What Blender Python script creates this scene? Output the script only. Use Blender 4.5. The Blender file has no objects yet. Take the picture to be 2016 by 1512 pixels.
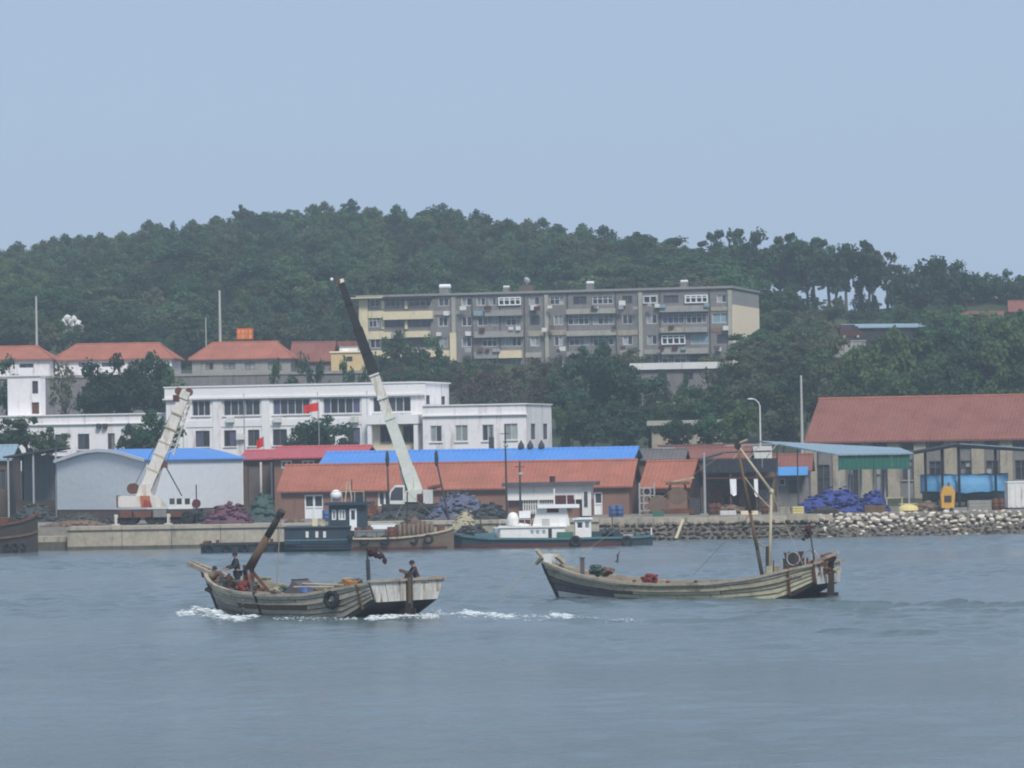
import bpy, bmesh, math, random
import numpy as np
from mathutils import Vector, Matrix

sc = bpy.context.scene
COL = sc.collection
rng = random.Random(7)
R = math.radians

# ------------------------------------------------------------------ camera
F, H, YH, ROLL = 8209.0, 6.7, 893.0, 0.0165
pit = math.atan((YH - 756) / F)
_fw = Vector((0, math.cos(pit), math.sin(pit)))
_u0 = Vector((0, -math.sin(pit), math.cos(pit)))
_r0 = Vector((1, 0, 0))
_rt = _r0 * math.cos(ROLL) - _u0 * math.sin(ROLL)
_up = _u0 * math.cos(ROLL) + _r0 * math.sin(ROLL)
cd = bpy.data.cameras.new('camera')
cam = bpy.data.objects.new('camera', cd)
COL.objects.link(cam)
M = Matrix((_rt, _up, -_fw)).transposed().to_4x4()
M.translation = Vector((0, 0, H))
cam.matrix_world = M
cd.sensor_width = 36.0
cd.lens = 36.0 * F / 2016.0
cd.clip_start, cd.clip_end = 1.0, 8000.0
sc.camera = cam

# ------------------------------------------------------------------ sky, sun, exposure
SUN_EL, SUN_AZ = R(50), R(162)          # azimuth clockwise from +y: behind the camera, a little to the right
w = bpy.data.worlds.new('World')
sc.world = w
w.use_nodes = True
nt = w.node_tree
nt.nodes.clear()
sky = nt.nodes.new('ShaderNodeTexSky')
sky.sky_type = 'NISHITA'
sky.sun_disc = False
sky.sun_elevation, sky.sun_rotation = SUN_EL, SUN_AZ
sky.dust_density, sky.air_density, sky.ozone_density = 2.0, 1.0, 2.0
mixn = nt.nodes.new('ShaderNodeMix')
mixn.data_type = 'RGBA'
mixn.inputs[0].default_value = 0.85          # thin high overcast veils most of the blue
mixn.inputs[7].default_value = (3.82, 4.92, 6.75, 1)
bgn = nt.nodes.new('ShaderNodeBackground')
bgn.inputs[1].default_value = 0.1
outn = nt.nodes.new('ShaderNodeOutputWorld')
nt.links.new(sky.outputs[0], mixn.inputs[6])
nt.links.new(mixn.outputs[2], bgn.inputs[0])
nt.links.new(bgn.outputs[0], outn.inputs[0])

sl = bpy.data.lights.new('sun', 'SUN')
sl.energy, sl.angle, sl.color = 3.3, R(16), (1.0, 0.95, 0.88)
so = bpy.data.objects.new('sun', sl)
COL.objects.link(so)
sdir = Vector((math.sin(SUN_AZ) * math.cos(SUN_EL), math.cos(SUN_AZ) * math.cos(SUN_EL), math.sin(SUN_EL)))
so.rotation_euler = sdir.to_track_quat('Z', 'Y').to_euler()
so.location = sdir * 100

vs = sc.view_settings
vs.view_transform, vs.look, vs.gamma, vs.exposure = 'Standard', 'None', 1.0, 0.1
vs.use_curve_mapping = False
sc.cycles.filter_width = 2.0
sc.cycles.max_bounces = 6
sc.cycles.diffuse_bounces = 3
sc.cycles.glossy_bounces = 3
sc.cycles.volume_bounces = 1
sc.cycles.use_denoising = True

# ------------------------------------------------------------------ pixels to places
CAM = Vector((0, 0, H))
def ray(px, py):
    return _fw * F + _rt * (px - 1008) - _up * (py - 756)
def at(px, py, D):
    d = ray(px, py)
    return CAM + d * (D / d.y)
def on_z(px, py, z):
    d = ray(px, py)
    return CAM + d * ((z - H) / d.z)
def sc_at(D):
    return F / D

class Frame:
    """Local frame of a yawed facade: x along the front, y inward (away from the camera), z up."""
    def __init__(s, px, py, D, yaw=0.0, z=None):
        s.o = at(px, py, D)
        if z is not None:
            s.o.z = z
        s.yaw = yaw
        c, n = math.cos(yaw), math.sin(yaw)
        s.a, s.n = Vector((c, -n, 0)), Vector((n, c, 0))
    def _hit(s, px, py, p0, nrm):
        d = ray(px, py)
        t = (p0 - CAM).dot(nrm) / d.dot(nrm)
        return CAM + d * t - s.o
    def front(s, px, py, dep=0.0):
        p = s._hit(px, py, s.o + s.n * dep, s.n)
        return p.dot(s.a), p.z
    def side(s, px, py, lx):
        p = s._hit(px, py, s.o + s.a * lx, s.a)
        return p.dot(s.n), p.z
    def rect(s, x0, y0, x1, y1, dep=0.0):
        xm, ym = (x0 + x1) / 2, (y0 + y1) / 2
        return (s.front(x0, ym, dep)[0], s.front(x1, ym, dep)[0], s.front(xm, y1, dep)[1], s.front(xm, y0, dep)[1])
    def empty(s, name):
        return empty(name, s.o, -s.yaw)

# ------------------------------------------------------------------ object helpers
def tag(o, label=None, cat=None, group=None, kind=None):
    if label: o['label'] = label
    if cat: o['category'] = cat
    if group: o['group'] = group
    if kind: o['kind'] = kind
    return o
def empty(name, loc, rz=0.0):
    o = bpy.data.objects.new(name, None)
    COL.objects.link(o)
    o.location = loc
    o.rotation_euler = (0, 0, rz)
    o.empty_display_size = 0.3
    return o
def thing(name, label, cat, loc, rz=0.0, group=None):
    return tag(empty(name, loc, rz), label, cat, group)
def copy_tree(o, parent=None):
    c = o.copy()
    COL.objects.link(c)
    c.parent = parent
    for ch in list(o.children):
        copy_tree(ch, c)
    return c

class MB:
    def __init__(s):
        s.v, s.f = [], []
    def add(s, vs_, fs):
        b = len(s.v)
        s.v += [tuple(p) for p in vs_]
        s.f += [tuple(i + b for i in f) for f in fs]
        return s
    def bx(s, x0, x1, y0, y1, z0, z1, rot=None, piv=None):
        p = [(x, y, z) for z in (z0, z1) for y in (y0, y1) for x in (x0, x1)]
        if rot is not None:
            pv = Vector(piv) if piv is not None else Vector(((x0+x1)/2, (y0+y1)/2, (z0+z1)/2))
            p = [pv + rot @ (Vector(q) - pv) for q in p]
        return s.add(p, [(0, 2, 3, 1), (4, 5, 7, 6), (0, 1, 5, 4), (2, 6, 7, 3), (0, 4, 6, 2), (1, 3, 7, 5)])
    def quad(s, a, b, c, d):
        return s.add([a, b, c, d], [(0, 1, 2, 3)])
    def tube(s, p, q, r0, r1=None, n=8, cap=True):
        r1 = r0 if r1 is None else r1
        p, q = Vector(p), Vector(q)
        d = (q - p).normalized()
        u = d.orthogonal().normalized()
        w_ = d.cross(u)
        vv = []
        for c, r in ((p, r0), (q, r1)):
            for i in range(n):
                a = 2 * math.pi * i / n
                vv.append(c + (u * math.cos(a) + w_ * math.sin(a)) * r)
        ff = [(i, (i+1) % n, n + (i+1) % n, n + i) for i in range(n)]
        if cap:
            ff += [tuple(range(n))[::-1], tuple(range(n, 2*n))]
        return s.add(vv, ff)
    def path(s, pts, r, n=6):
        for i in range(len(pts) - 1):
            r0 = r[i] if isinstance(r, (list, tuple)) else r
            r1 = r[i+1] if isinstance(r, (list, tuple)) else r
            s.tube(pts[i], pts[i+1], r0, r1, n)
        return s
    def beam(s, p, q, w_, h, up=(0, 0, 1)):
        """Rectangular bar from p to q, w_ wide and h deep (h along 'up')."""
        p, q = Vector(p), Vector(q)
        d = (q - p).normalized()
        side = d.cross(Vector(up))
        side = side.normalized() if side.length > 1e-4 else d.orthogonal().normalized()
        u = side.cross(d)
        ws = w_ if isinstance(w_, tuple) else (w_, w_)
        hs = h if isinstance(h, tuple) else (h, h)
        vv = []
        for c, a, b in ((p, ws[0], hs[0]), (q, ws[1], hs[1])):
            for i, j in ((-1, -1), (1, -1), (1, 1), (-1, 1)):
                vv.append(c + side * (a/2*i) + u * (b/2*j))
        return s.add(vv, [(3, 2, 1, 0), (4, 5, 6, 7), (0, 1, 5, 4), (1, 2, 6, 5), (2, 3, 7, 6), (3, 0, 4, 7)])
    def prism(s, poly, y0, y1):
        n = len(poly)
        vv = [(x, y0, z) for x, z in poly] + [(x, y1, z) for x, z in poly]
        ff = [tuple(range(n)), tuple(range(2*n-1, n-1, -1))]
        ff += [(i, n+i, n+(i+1) % n, (i+1) % n) for i in range(n)]
        return s.add(vv, ff)
    def ico(s, c, r, sub=1, jit=0.0, seed=0):
        bm = bmesh.new()
        bmesh.ops.create_icosphere(bm, subdivisions=sub, radius=1.0)
        rr = random.Random(seed)
        r = (r, r, r) if isinstance(r, (int, float)) else r
        vv = []
        for v in bm.verts:
            k = 1 + rr.uniform(-jit, jit)
            vv.append((c[0] + v.co.x*r[0]*k, c[1] + v.co.y*r[1]*k, c[2] + v.co.z*r[2]*k))
        ff = [tuple(v.index for v in f.verts) for f in bm.faces]
        bm.free()
        return s.add(vv, ff)
    def lathe(s, c, prof, n=12, axis='z'):
        vv = []
        for r, h in prof:
            for i in range(n):
                a = 2*math.pi*i/n
                o = (r*math.cos(a), r*math.sin(a), h) if axis == 'z' else (h, r*math.cos(a), r*math.sin(a)) if axis == 'x' else (r*math.sin(a), h, r*math.cos(a))
                vv.append((c[0]+o[0], c[1]+o[1], c[2]+o[2]))
        m = len(prof)
        ff = [(j*n+i, j*n+(i+1) % n, (j+1)*n+(i+1) % n, (j+1)*n+i) for j in range(m-1) for i in range(n)]
        ff += [tuple(range(n))[::-1], tuple(range((m-1)*n, m*n))]
        return s.add(vv, ff)
    def torus(s, c, R_, r, axis='y', n=16, m=7):
        vv, ff = [], []
        for i in range(n):
            a = 2*math.pi*i/n
            for j in range(m):
                b = 2*math.pi*j/m
                k = R_ + r*math.cos(b)
                o = (k*math.cos(a), r*math.sin(b), k*math.sin(a)) if axis == 'y' else (k*math.cos(a), k*math.sin(a), r*math.sin(b)) if axis == 'z' else (r*math.sin(b), k*math.cos(a), k*math.sin(a))
                vv.append((c[0]+o[0], c[1]+o[1], c[2]+o[2]))
        for i in range(n):
            for j in range(m):
                ff.append((i*m+j, ((i+1) % n)*m+j, ((i+1) % n)*m+(j+1) % m, i*m+(j+1) % m))
        return s.add(vv, ff)
    def mesh(s, name, m, smooth=False):
        me = bpy.data.meshes.new(name)
        me.from_pydata(s.v, [], s.f)
        me.update()
        if m: me.materials.append(m)
        if smooth:
            me.polygons.foreach_set('use_smooth', [True]*len(me.polygons))
        return me
    def build(s, name, m, parent=None, smooth=False, loc=None, fix=True):
        me = s.mesh(name, m, smooth)
        if fix:
            bm = bmesh.new(); bm.from_mesh(me)
            bmesh.ops.recalc_face_normals(bm, faces=bm.faces)
            bm.to_mesh(me); bm.free()
        return link(name, me, parent, loc)
def link(name, me, parent=None, loc=None):
    o = bpy.data.objects.new(name, me)
    COL.objects.link(o)
    if parent: o.parent = parent
    if loc is not None: o.location = loc
    return o

# ------------------------------------------------------------------ materials
def _n(nt, t, **kw):
    n = nt.nodes.new(t)
    for k, v in kw.items():
        setattr(n, k, v)
    return n
def mat(name, col, rough=0.85, var=0.25, scale=1.2, stain=None, stain_amt=0.0, stain_scale=(1.5, 1.5, 0.25), metal=0.0,
        wave=None, wave_amt=0.3, fine=6.0, rnd=0.0, spec=0.3, island=0.0, bump=0.25, trans=0.0):
    """Weathered surface: base colour, broad and fine mottling, optional streaky stains, optional ribs (wave = axis, period)."""
    m = bpy.data.materials.new(name)
    m.use_nodes = True
    nt = m.node_tree
    L = nt.links.new
    b = nt.nodes['Principled BSDF']
    b.inputs['Roughness'].default_value = rough
    b.inputs['Metallic'].default_value = metal
    b.inputs['Specular IOR Level'].default_value = spec
    tc = _n(nt, 'ShaderNodeTexCoord')
    n1 = _n(nt, 'ShaderNodeTexNoise'); n1.inputs['Scale'].default_value = scale; n1.inputs['Detail'].default_value = 5
    n2 = _n(nt, 'ShaderNodeTexNoise'); n2.inputs['Scale'].default_value = scale*fine; n2.inputs['Detail'].default_value = 3
    L(tc.outputs['Object'], n1.inputs['Vector']); L(tc.outputs['Object'], n2.inputs['Vector'])
    ad = _n(nt, 'ShaderNodeMath', operation='ADD'); L(n1.outputs[0], ad.inputs[0]); L(n2.outputs[0], ad.inputs[1])
    mr = _n(nt, 'ShaderNodeMapRange'); mr.inputs[1].default_value = 0.6; mr.inputs[2].default_value = 1.4
    mr.inputs[3].default_value = 1 - var; mr.inputs[4].default_value = 1 + var*0.7
    L(ad.outputs[0], mr.inputs[0])
    val = mr.outputs[0]
    def mul(a, bsock):
        q = _n(nt, 'ShaderNodeMath', operation='MULTIPLY'); L(a, q.inputs[0]); L(bsock, q.inputs[1]); return q.outputs[0]
    if rnd:
        oi = _n(nt, 'ShaderNodeObjectInfo')
        r2 = _n(nt, 'ShaderNodeMapRange'); r2.inputs[3].default_value = 1-rnd; r2.inputs[4].default_value = 1+rnd*0.8
        L(oi.outputs['Random'], r2.inputs[0]); val = mul(val, r2.outputs[0])
    if island:
        ge = _n(nt, 'ShaderNodeNewGeometry')
        r3 = _n(nt, 'ShaderNodeMapRange'); r3.inputs[3].default_value = 1-island; r3.inputs[4].default_value = 1+island*0.8
        L(ge.outputs['Random Per Island'], r3.inputs[0]); val = mul(val, r3.outputs[0])
    hsv = _n(nt, 'ShaderNodeHueSaturation'); hsv.inputs['Color'].default_value = (*col, 1)
    L(val, hsv.inputs['Value'])
    colsock = hsv.outputs[0]
    if stain is not None:
        mp = _n(nt, 'ShaderNodeMapping'); mp.inputs['Scale'].default_value = stain_scale
        n3 = _n(nt, 'ShaderNodeTexNoise'); n3.inputs['Scale'].default_value = 1.0; n3.inputs['Detail'].default_value = 6; n3.inputs['Roughness'].default_value = 0.7
        L(tc.outputs['Object'], mp.inputs[0]); L(mp.outputs[0], n3.inputs['Vector'])
        m3 = _n(nt, 'ShaderNodeMapRange'); m3.inputs[1].default_value = 0.62 - stain_amt*0.3; m3.inputs[2].default_value = 0.78 - stain_amt*0.2
        L(n3.outputs[0], m3.inputs[0])
        mx = _n(nt, 'ShaderNodeMix', data_type='RGBA'); mx.inputs[7].default_value = (*stain, 1)
        L(m3.outputs[0], mx.inputs[0]); L(colsock, mx.inputs[6]); colsock = mx.outputs[2]
    L(colsock, b.inputs['Base Color'])
    bp = _n(nt, 'ShaderNodeBump'); bp.inputs['Strength'].default_value = bump; bp.inputs['Distance'].default_value = 0.05
    hs = n2.outputs[0]
    if wave:
        sp = _n(nt, 'ShaderNodeSeparateXYZ'); L(tc.outputs['Object'], sp.inputs[0])
        wv = _n(nt, 'ShaderNodeMath', operation='MULTIPLY'); wv.inputs[1].default_value = 2*math.pi/wave[1]
        L(sp.outputs['XYZ'.index(wave[0])], wv.inputs[0])
        si = _n(nt, 'ShaderNodeMath', operation='SINE'); L(wv.outputs[0], si.inputs[0])
        w2 = _n(nt, 'ShaderNodeMath', operation='MULTIPLY_ADD'); w2.inputs[1].default_value = wave_amt
        L(si.outputs[0], w2.inputs[0]); L(n2.outputs[0], w2.inputs[2]); hs = w2.outputs[0]
        bp.inputs['Strength'].default_value = 0.6
    L(hs, bp.inputs['Height']); L(bp.outputs[0], b.inputs['Normal'])
    return m

def leaf_mat(name, col, hue=0.03, val=0.35):
    m = bpy.data.materials.new(name)
    m.use_nodes = True
    nt = m.node_tree; L = nt.links.new
    b = nt.nodes['Principled BSDF']
    b.inputs['Roughness'].default_value = 0.7
    b.inputs['Specular IOR Level'].default_value = 0.2
    oi = _n(nt, 'ShaderNodeObjectInfo'); ge = _n(nt, 'ShaderNodeNewGeometry')
    h = _n(nt, 'ShaderNodeMapRange'); h.inputs[3].default_value = 0.5-hue; h.inputs[4].default_value = 0.5+hue
    L(oi.outputs['Random'], h.inputs[0])
    wn = _n(nt, 'ShaderNodeTexWhiteNoise', noise_dimensions='1D'); L(oi.outputs['Random'], wn.inputs['W'])
    v1 = _n(nt, 'ShaderNodeMapRange'); v1.inputs[3].default_value = 1-val; v1.inputs[4].default_value = 1+val
    L(wn.outputs['Value'], v1.inputs[0])
    v2 = _n(nt, 'ShaderNodeMapRange'); v2.inputs[3].default_value = 0.78; v2.inputs[4].default_value = 1.22
    L(ge.outputs['Random Per Island'], v2.inputs[0])
    mu = _n(nt, 'ShaderNodeMath', operation='MULTIPLY'); L(v1.outputs[0], mu.inputs[0]); L(v2.outputs[0], mu.inputs[1])
    hsv = _n(nt, 'ShaderNodeHueSaturation'); hsv.inputs['Color'].default_value = (*col, 1)
    L(h.outputs[0], hsv.inputs['Hue']); L(mu.outputs[0], hsv.inputs['Value'])
    L(hsv.outputs[0], b.inputs['Base Color'])
    tr = _n(nt, 'ShaderNodeBsdfTranslucent'); L(hsv.outputs[0], tr.inputs['Color'])
    ms = _n(nt, 'ShaderNodeMixShader'); ms.inputs[0].default_value = 0.45
    L(b.outputs[0], ms.inputs[1]); L(tr.outputs[0], ms.inputs[2])
    L(ms.outputs[0], nt.nodes['Material Output'].inputs[0])
    return m

RUST = (0.12, 0.055, 0.035)
GRIME = (0.16, 0.15, 0.14)
MT = dict(
    concrete=mat('concrete', (0.37, 0.33, 0.26), var=0.3, scale=0.5, stain=(0.13, 0.12, 0.10), stain_amt=0.3),
    concrete_wet=mat('tide_stained_concrete', (0.10, 0.095, 0.075), var=0.35, scale=0.8, stain=(0.05, 0.05, 0.035), stain_amt=0.4, rough=0.6),
    paving=mat('quay_paving', (0.23, 0.215, 0.19), var=0.3, scale=0.25, stain=(0.12, 0.11, 0.1), stain_amt=0.3, stain_scale=(0.3, 0.3, 0.3)),
    soil=mat('hill_soil', (0.042, 0.055, 0.027), var=0.4, scale=0.15),
    stone=mat('revetment_stone', (0.15, 0.13, 0.105), var=0.4, scale=1.0, rnd=0.2),
    paleston=mat('pale_rubble_stone', (0.58, 0.52, 0.43), var=0.3, scale=1.2, rnd=0.3, stain=(0.22, 0.17, 0.13), stain_amt=0.15, stain_scale=(1, 1, 1)),
    white=mat('white_render', (0.78, 0.76, 0.76), var=0.08, scale=0.4, stain=(0.45, 0.39, 0.37), stain_amt=0.34, stain_scale=(1.1, 1.1, 0.2)),
    whitetrim=mat('white_trim', (0.76, 0.75, 0.75), var=0.08, scale=0.6, stain=(0.45, 0.40, 0.38), stain_amt=0.1),
    offwhite=mat('off_white_paint', (0.64, 0.64, 0.62), var=0.12, scale=0.8, stain=(0.35, 0.27, 0.2), stain_amt=0.1),
    sheet=mat('white_sheet_cladding', (0.57, 0.60, 0.64), var=0.06, scale=0.3, rough=0.5, wave=('X', 0.3), wave_amt=0.25),
    blueroof=mat('blue_sheet_roof', (0.075, 0.235, 0.60), var=0.10, scale=0.35, rough=0.5, wave=('X', 0.42), wave_amt=0.4, stain=(0.13, 0.27, 0.52), stain_amt=0.3, stain_scale=(0.35, 0.6, 0.6)),
    redsheet=mat('red_sheet_roof', (0.42, 0.085, 0.095), var=0.2, scale=0.4, rough=0.55, wave=('X', 0.42), wave_amt=0.4, stain=(0.30, 0.10, 0.10), stain_amt=0.3, stain_scale=(0.4, 0.7, 0.7)),
    palebluesheet=mat('pale_blue_sheet_roof', (0.22, 0.31, 0.37), var=0.12, scale=0.4, rough=0.5, wave=('X', 0.42), wave_amt=0.5, stain=(0.15, 0.17, 0.18), stain_amt=0.1),
    greensheet=mat('green_sheet_panel', (0.02, 0.12, 0.085), var=0.15, scale=0.5, rough=0.5, wave=('X', 0.35), wave_amt=0.4),
    tile=mat('orange_clay_tiles', (0.34, 0.125, 0.082), var=0.3, scale=0.6, wave=('X', 0.34), wave_amt=0.35, fine=9, stain=(0.25, 0.105, 0.078), stain_amt=0.3, stain_scale=(0.3, 0.8, 0.8)),
    tileold=mat('old_red_clay_tiles', (0.225, 0.09, 0.07), var=0.35, scale=0.5, wave=('X', 0.34), wave_amt=0.35, fine=9, stain=(0.16, 0.085, 0.065), stain_amt=0.2, stain_scale=(0.5, 0.5, 0.5)),
    tilegrey=mat('grey_weathered_tiles', (0.13, 0.115, 0.11), var=0.3, scale=0.6, wave=('X', 0.34), wave_amt=0.8),
    brick=mat('brown_brick', (0.215, 0.125, 0.095), var=0.2, scale=0.7, fine=10, stain=(0.13, 0.09, 0.075), stain_amt=0.15),
    brickdk=mat('dark_brick', (0.12, 0.085, 0.07), var=0.25, scale=0.7, fine=10),
    greywall=mat('grey_cement_render', (0.195, 0.185, 0.18), var=0.25, scale=0.35, stain=(0.12, 0.12, 0.12), stain_amt=0.35),
    greypanel=mat('pale_grey_balcony_render', (0.29, 0.285, 0.265), var=0.18, scale=0.5, stain=(0.16, 0.16, 0.15), stain_amt=0.2, rnd=0.12),
    cream=mat('cream_render', (0.66, 0.58, 0.39), var=0.15, scale=0.5, stain=(0.33, 0.29, 0.2), stain_amt=0.2),
    beige=mat('beige_render', (0.82, 0.69, 0.50), var=0.06, scale=0.4),
    yellowwall=mat('yellow_render', (0.55, 0.42, 0.22), var=0.12, scale=0.5),
    pilaster=mat('pale_pilaster_render', (0.36, 0.35, 0.30), var=0.18, scale=0.6, stain=(0.2, 0.2, 0.18), stain_amt=0.3),
    creambrick=mat('cream_weathered_brick', (0.36, 0.32, 0.245), var=0.3, scale=0.8, stain=(0.17, 0.15, 0.125), stain_amt=0.35),
    shed=mat('grey_shed_cladding', (0.17, 0.19, 0.195), var=0.15, scale=0.4, wave=('X', 0.4), wave_amt=0.4),
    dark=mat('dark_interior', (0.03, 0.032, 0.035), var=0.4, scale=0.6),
    darkmetal=mat('dark_painted_steel', (0.045, 0.047, 0.05), rough=0.6, var=0.3, scale=1.0, stain=RUST, stain_amt=0.1),
    blackpanel=mat('black_sheet_panel', (0.024, 0.028, 0.036), rough=0.6, var=0.3, scale=0.8, wave=('X', 0.5), wave_amt=0.4),
    greysteel=mat('galvanised_steel', (0.33, 0.34, 0.34), rough=0.55, var=0.15, scale=1.0),
    polec=mat('concrete_pole', (0.42, 0.42, 0.40), var=0.15, scale=1.0),
    frame=mat('pale_window_frame', (0.50, 0.51, 0.52), rough=0.6, var=0.12, scale=1.5, rnd=0.25),
    framewhite=mat('white_window_frame', (0.75, 0.77, 0.78), rough=0.5, var=0.06, scale=1.5),
    framedk=mat('brown_window_frame', (0.13, 0.11, 0.105), rough=0.6, var=0.2, scale=1.5),
    glass=mat('dark_window_glass', (0.045, 0.05, 0.06), rough=0.18, var=0.3, scale=0.8, rnd=0.5, spec=0.5, bump=0.03),
    glassblue=mat('blue_film_glass', (0.22, 0.32, 0.36), rough=0.3, var=0.2, scale=0.8, spec=0.5, bump=0.03),
    glassviolet=mat('violet_tinted_glass', (0.10, 0.10, 0.17), rough=0.25, var=0.25, scale=0.8, rnd=0.2, spec=0.5, bump=0.03),
    curtain=mat('curtained_glass', (0.28, 0.30, 0.30), rough=0.35, var=0.35, scale=1.5, rnd=0.4, spec=0.4, bump=0.03),
    rust=mat('rusty_steel', (0.13, 0.055, 0.033), var=0.4, scale=1.5, fine=4, stain=(0.05, 0.03, 0.025), stain_amt=0.3),
    redpaint=mat('worn_red_paint', (0.26, 0.05, 0.035), var=0.25, scale=1.2, stain=RUST, stain_amt=0.2),
    orangered=mat('orange_red_paint', (0.40, 0.13, 0.07), var=0.2, scale=1.2, stain=RUST, stain_amt=0.15),
    cranewhite=mat('crane_white_paint', (0.62, 0.60, 0.55), rough=0.5, var=0.15, scale=0.9, stain=(0.28, 0.20, 0.13), stain_amt=0.38),
    cranegreen=mat('crane_pale_green_paint', (0.55, 0.58, 0.53), rough=0.5, var=0.15, scale=0.9, stain=(0.25, 0.24, 0.19), stain_amt=0.15),
    craneblack=mat('crane_dark_boom_paint', (0.014, 0.012, 0.013), rough=0.6, var=0.3, scale=0.9, stain=(0.03, 0.02, 0.018), stain_amt=0.1),
    rubber=mat('black_rubber', (0.018, 0.018, 0.019), rough=0.75, var=0.3, scale=2),
    rope=mat('faded_rope', (0.30, 0.27, 0.2), var=0.2, scale=3),
    skin=mat('skin', (0.28, 0.15, 0.10), rough=0.6, var=0.05, scale=3),
    hair=mat('black_hair', (0.012, 0.011, 0.010), rough=0.6, var=0.2, scale=6),
    jacket=mat('dark_plum_jacket', (0.05, 0.03, 0.042), var=0.2, scale=3),
    jacketgrey=mat('charcoal_jacket', (0.03, 0.032, 0.038), var=0.2, scale=3),
    jacketbrown=mat('brown_jacket', (0.11, 0.06, 0.045), var=0.2, scale=3),
    trousers=mat('dark_trousers', (0.022, 0.024, 0.032), var=0.2, scale=3),
    woodgrey=mat('weathered_grey_planks', (0.43, 0.40, 0.33), var=0.35, scale=0.9, fine=5, rnd=0.25, stain=(0.12, 0.10, 0.08), stain_amt=0.2, stain_scale=(0.5, 0.5, 3.0)),
    woodgreen=mat('weathered_green_planks', (0.42, 0.40, 0.275), var=0.35, scale=0.9, fine=5, rnd=0.22, stain=(0.17, 0.10, 0.06), stain_amt=0.22, stain_scale=(0.5, 0.5, 3.0)),
    woodgap=mat('dark_tarred_wood', (0.05, 0.043, 0.036), var=0.3, scale=1.2),
    wooddeck=mat('deck_boards', (0.20, 0.175, 0.135), var=0.35, scale=1.0, fine=5),
    woodrail=mat('worn_rail_wood', (0.36, 0.31, 0.24), var=0.35, scale=1.5, stain=(0.10, 0.065, 0.045), stain_amt=0.3),
    woodpale=mat('pale_timber', (0.45, 0.39, 0.28), var=0.2, scale=1.5, stain=(0.2, 0.13, 0.08), stain_amt=0.2),
    woodbrown=mat('brown_timber', (0.145, 0.092, 0.058), var=0.3, scale=1.5, stain=(0.07, 0.035, 0.025), stain_amt=0.3),
    transom=mat('flaking_white_transom', (0.50, 0.49, 0.45), var=0.2, scale=1.2, rnd=0.12, stain=(0.17, 0.11, 0.075), stain_amt=0.3, stain_scale=(3, 3, 0.6)),
    antifoul=mat('dark_red_antifouling', (0.035, 0.018, 0.022), rough=0.7, var=0.3, scale=1.2),
    bowgrey=mat('grey_bow_paint', (0.13, 0.11, 0.115), var=0.3, scale=1.2, stain=(0.13, 0.05, 0.045), stain_amt=0.3, stain_scale=(0.6, 0.6, 2)),
    hullblue=mat('dark_blue_hull_paint', (0.026, 0.043, 0.066), rough=0.55, var=0.3, scale=0.8, stain=(0.05, 0.045, 0.045), stain_amt=0.25),
    hullteal=mat('dark_teal_hull_paint', (0.035, 0.062, 0.072), rough=0.55, var=0.3, scale=0.8, stain=(0.06, 0.05, 0.045), stain_amt=0.25),
    hulltan=mat('tan_rusty_hull_paint', (0.165, 0.125, 0.09), rough=0.65, var=0.25, scale=0.7, stain=(0.13, 0.09, 0.07), stain_amt=0.3),
    tealpaint=mat('turquoise_deck_paint', (0.07, 0.165, 0.195), rough=0.6, var=0.35, scale=0.9, stain=(0.10, 0.10, 0.10), stain_amt=0.3),
    greenpaint=mat('green_deck_paint', (0.045, 0.16, 0.11), rough=0.6, var=0.3, scale=0.9),
    yachtwhite=mat('white_boat_paint', (0.74, 0.73, 0.70), rough=0.4, var=0.08, scale=0.9, stain=(0.42, 0.38, 0.32), stain_amt=0.06),
    maroon=mat('maroon_trim_paint', (0.085, 0.024, 0.024), rough=0.6, var=0.25, scale=1.2),
    netblue=mat('blue_fishing_net', (0.04, 0.055, 0.21), var=0.6, scale=1.5, island=0.9),
    netgreyblue=mat('faded_blue_net_sacks', (0.10, 0.11, 0.165), var=0.5, scale=1.5, island=0.9),
    netmag=mat('magenta_fishing_net', (0.12, 0.055, 0.08), var=0.5, scale=1.5, island=0.9),
    netgreen=mat('green_tarpaulin_net', (0.05, 0.085, 0.075), var=0.35, scale=1.2, island=0.3),
    netbrown=mat('brown_net_heap', (0.15, 0.105, 0.075), var=0.4, scale=1.5, island=0.5),
    netdark=mat('dark_net_heap', (0.05, 0.055, 0.055), var=0.5, scale=1.5, island=0.6),
    netpale=mat('pale_straw_net_heap', (0.36, 0.32, 0.22), var=0.4, scale=1.5, island=0.5),
    flagdark=mat('dark_furled_flag', (0.045, 0.018, 0.022), var=0.3, scale=3),
    blacksteel=mat('black_painted_steel', (0.010, 0.011, 0.013), rough=0.6, var=0.3, scale=1.0),
    bluedrum=mat('blue_plastic_drum', (0.05, 0.10, 0.24), rough=0.5, var=0.2, scale=2),
    tarpboat=mat('pale_blue_boat_cover', (0.10, 0.28, 0.49), rough=0.6, var=0.2, scale=0.7),
    orange=mat('orange_float_plastic', (0.62, 0.20, 0.10), rough=0.5, var=0.15, scale=2, island=0.25),
    amber=mat('amber_oilcloth', (0.33, 0.16, 0.06), rough=0.6, var=0.3, scale=2),
    tarpblue=mat('bright_blue_tarpaulin', (0.07, 0.24, 0.52), rough=0.55, var=0.2, scale=0.8),
    tarpviolet=mat('violet_grey_tarpaulin', (0.095, 0.085, 0.10), rough=0.7, var=0.25, scale=1.2),
    tarpred=mat('faded_red_cloth', (0.20, 0.04, 0.038), rough=0.8, var=0.25, scale=1.5),
    yellow=mat('yellow_machine_paint', (0.60, 0.33, 0.06), rough=0.5, var=0.2, scale=1.0, stain=(0.25, 0.13, 0.05), stain_amt=0.15),
    crate=mat('yellow_plastic_crate', (0.58, 0.50, 0.20), rough=0.6, var=0.2, scale=1.5),
    flag=mat('red_flag_cloth', (0.62, 0.03, 0.02), rough=0.8, var=0.15, scale=2),
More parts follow.
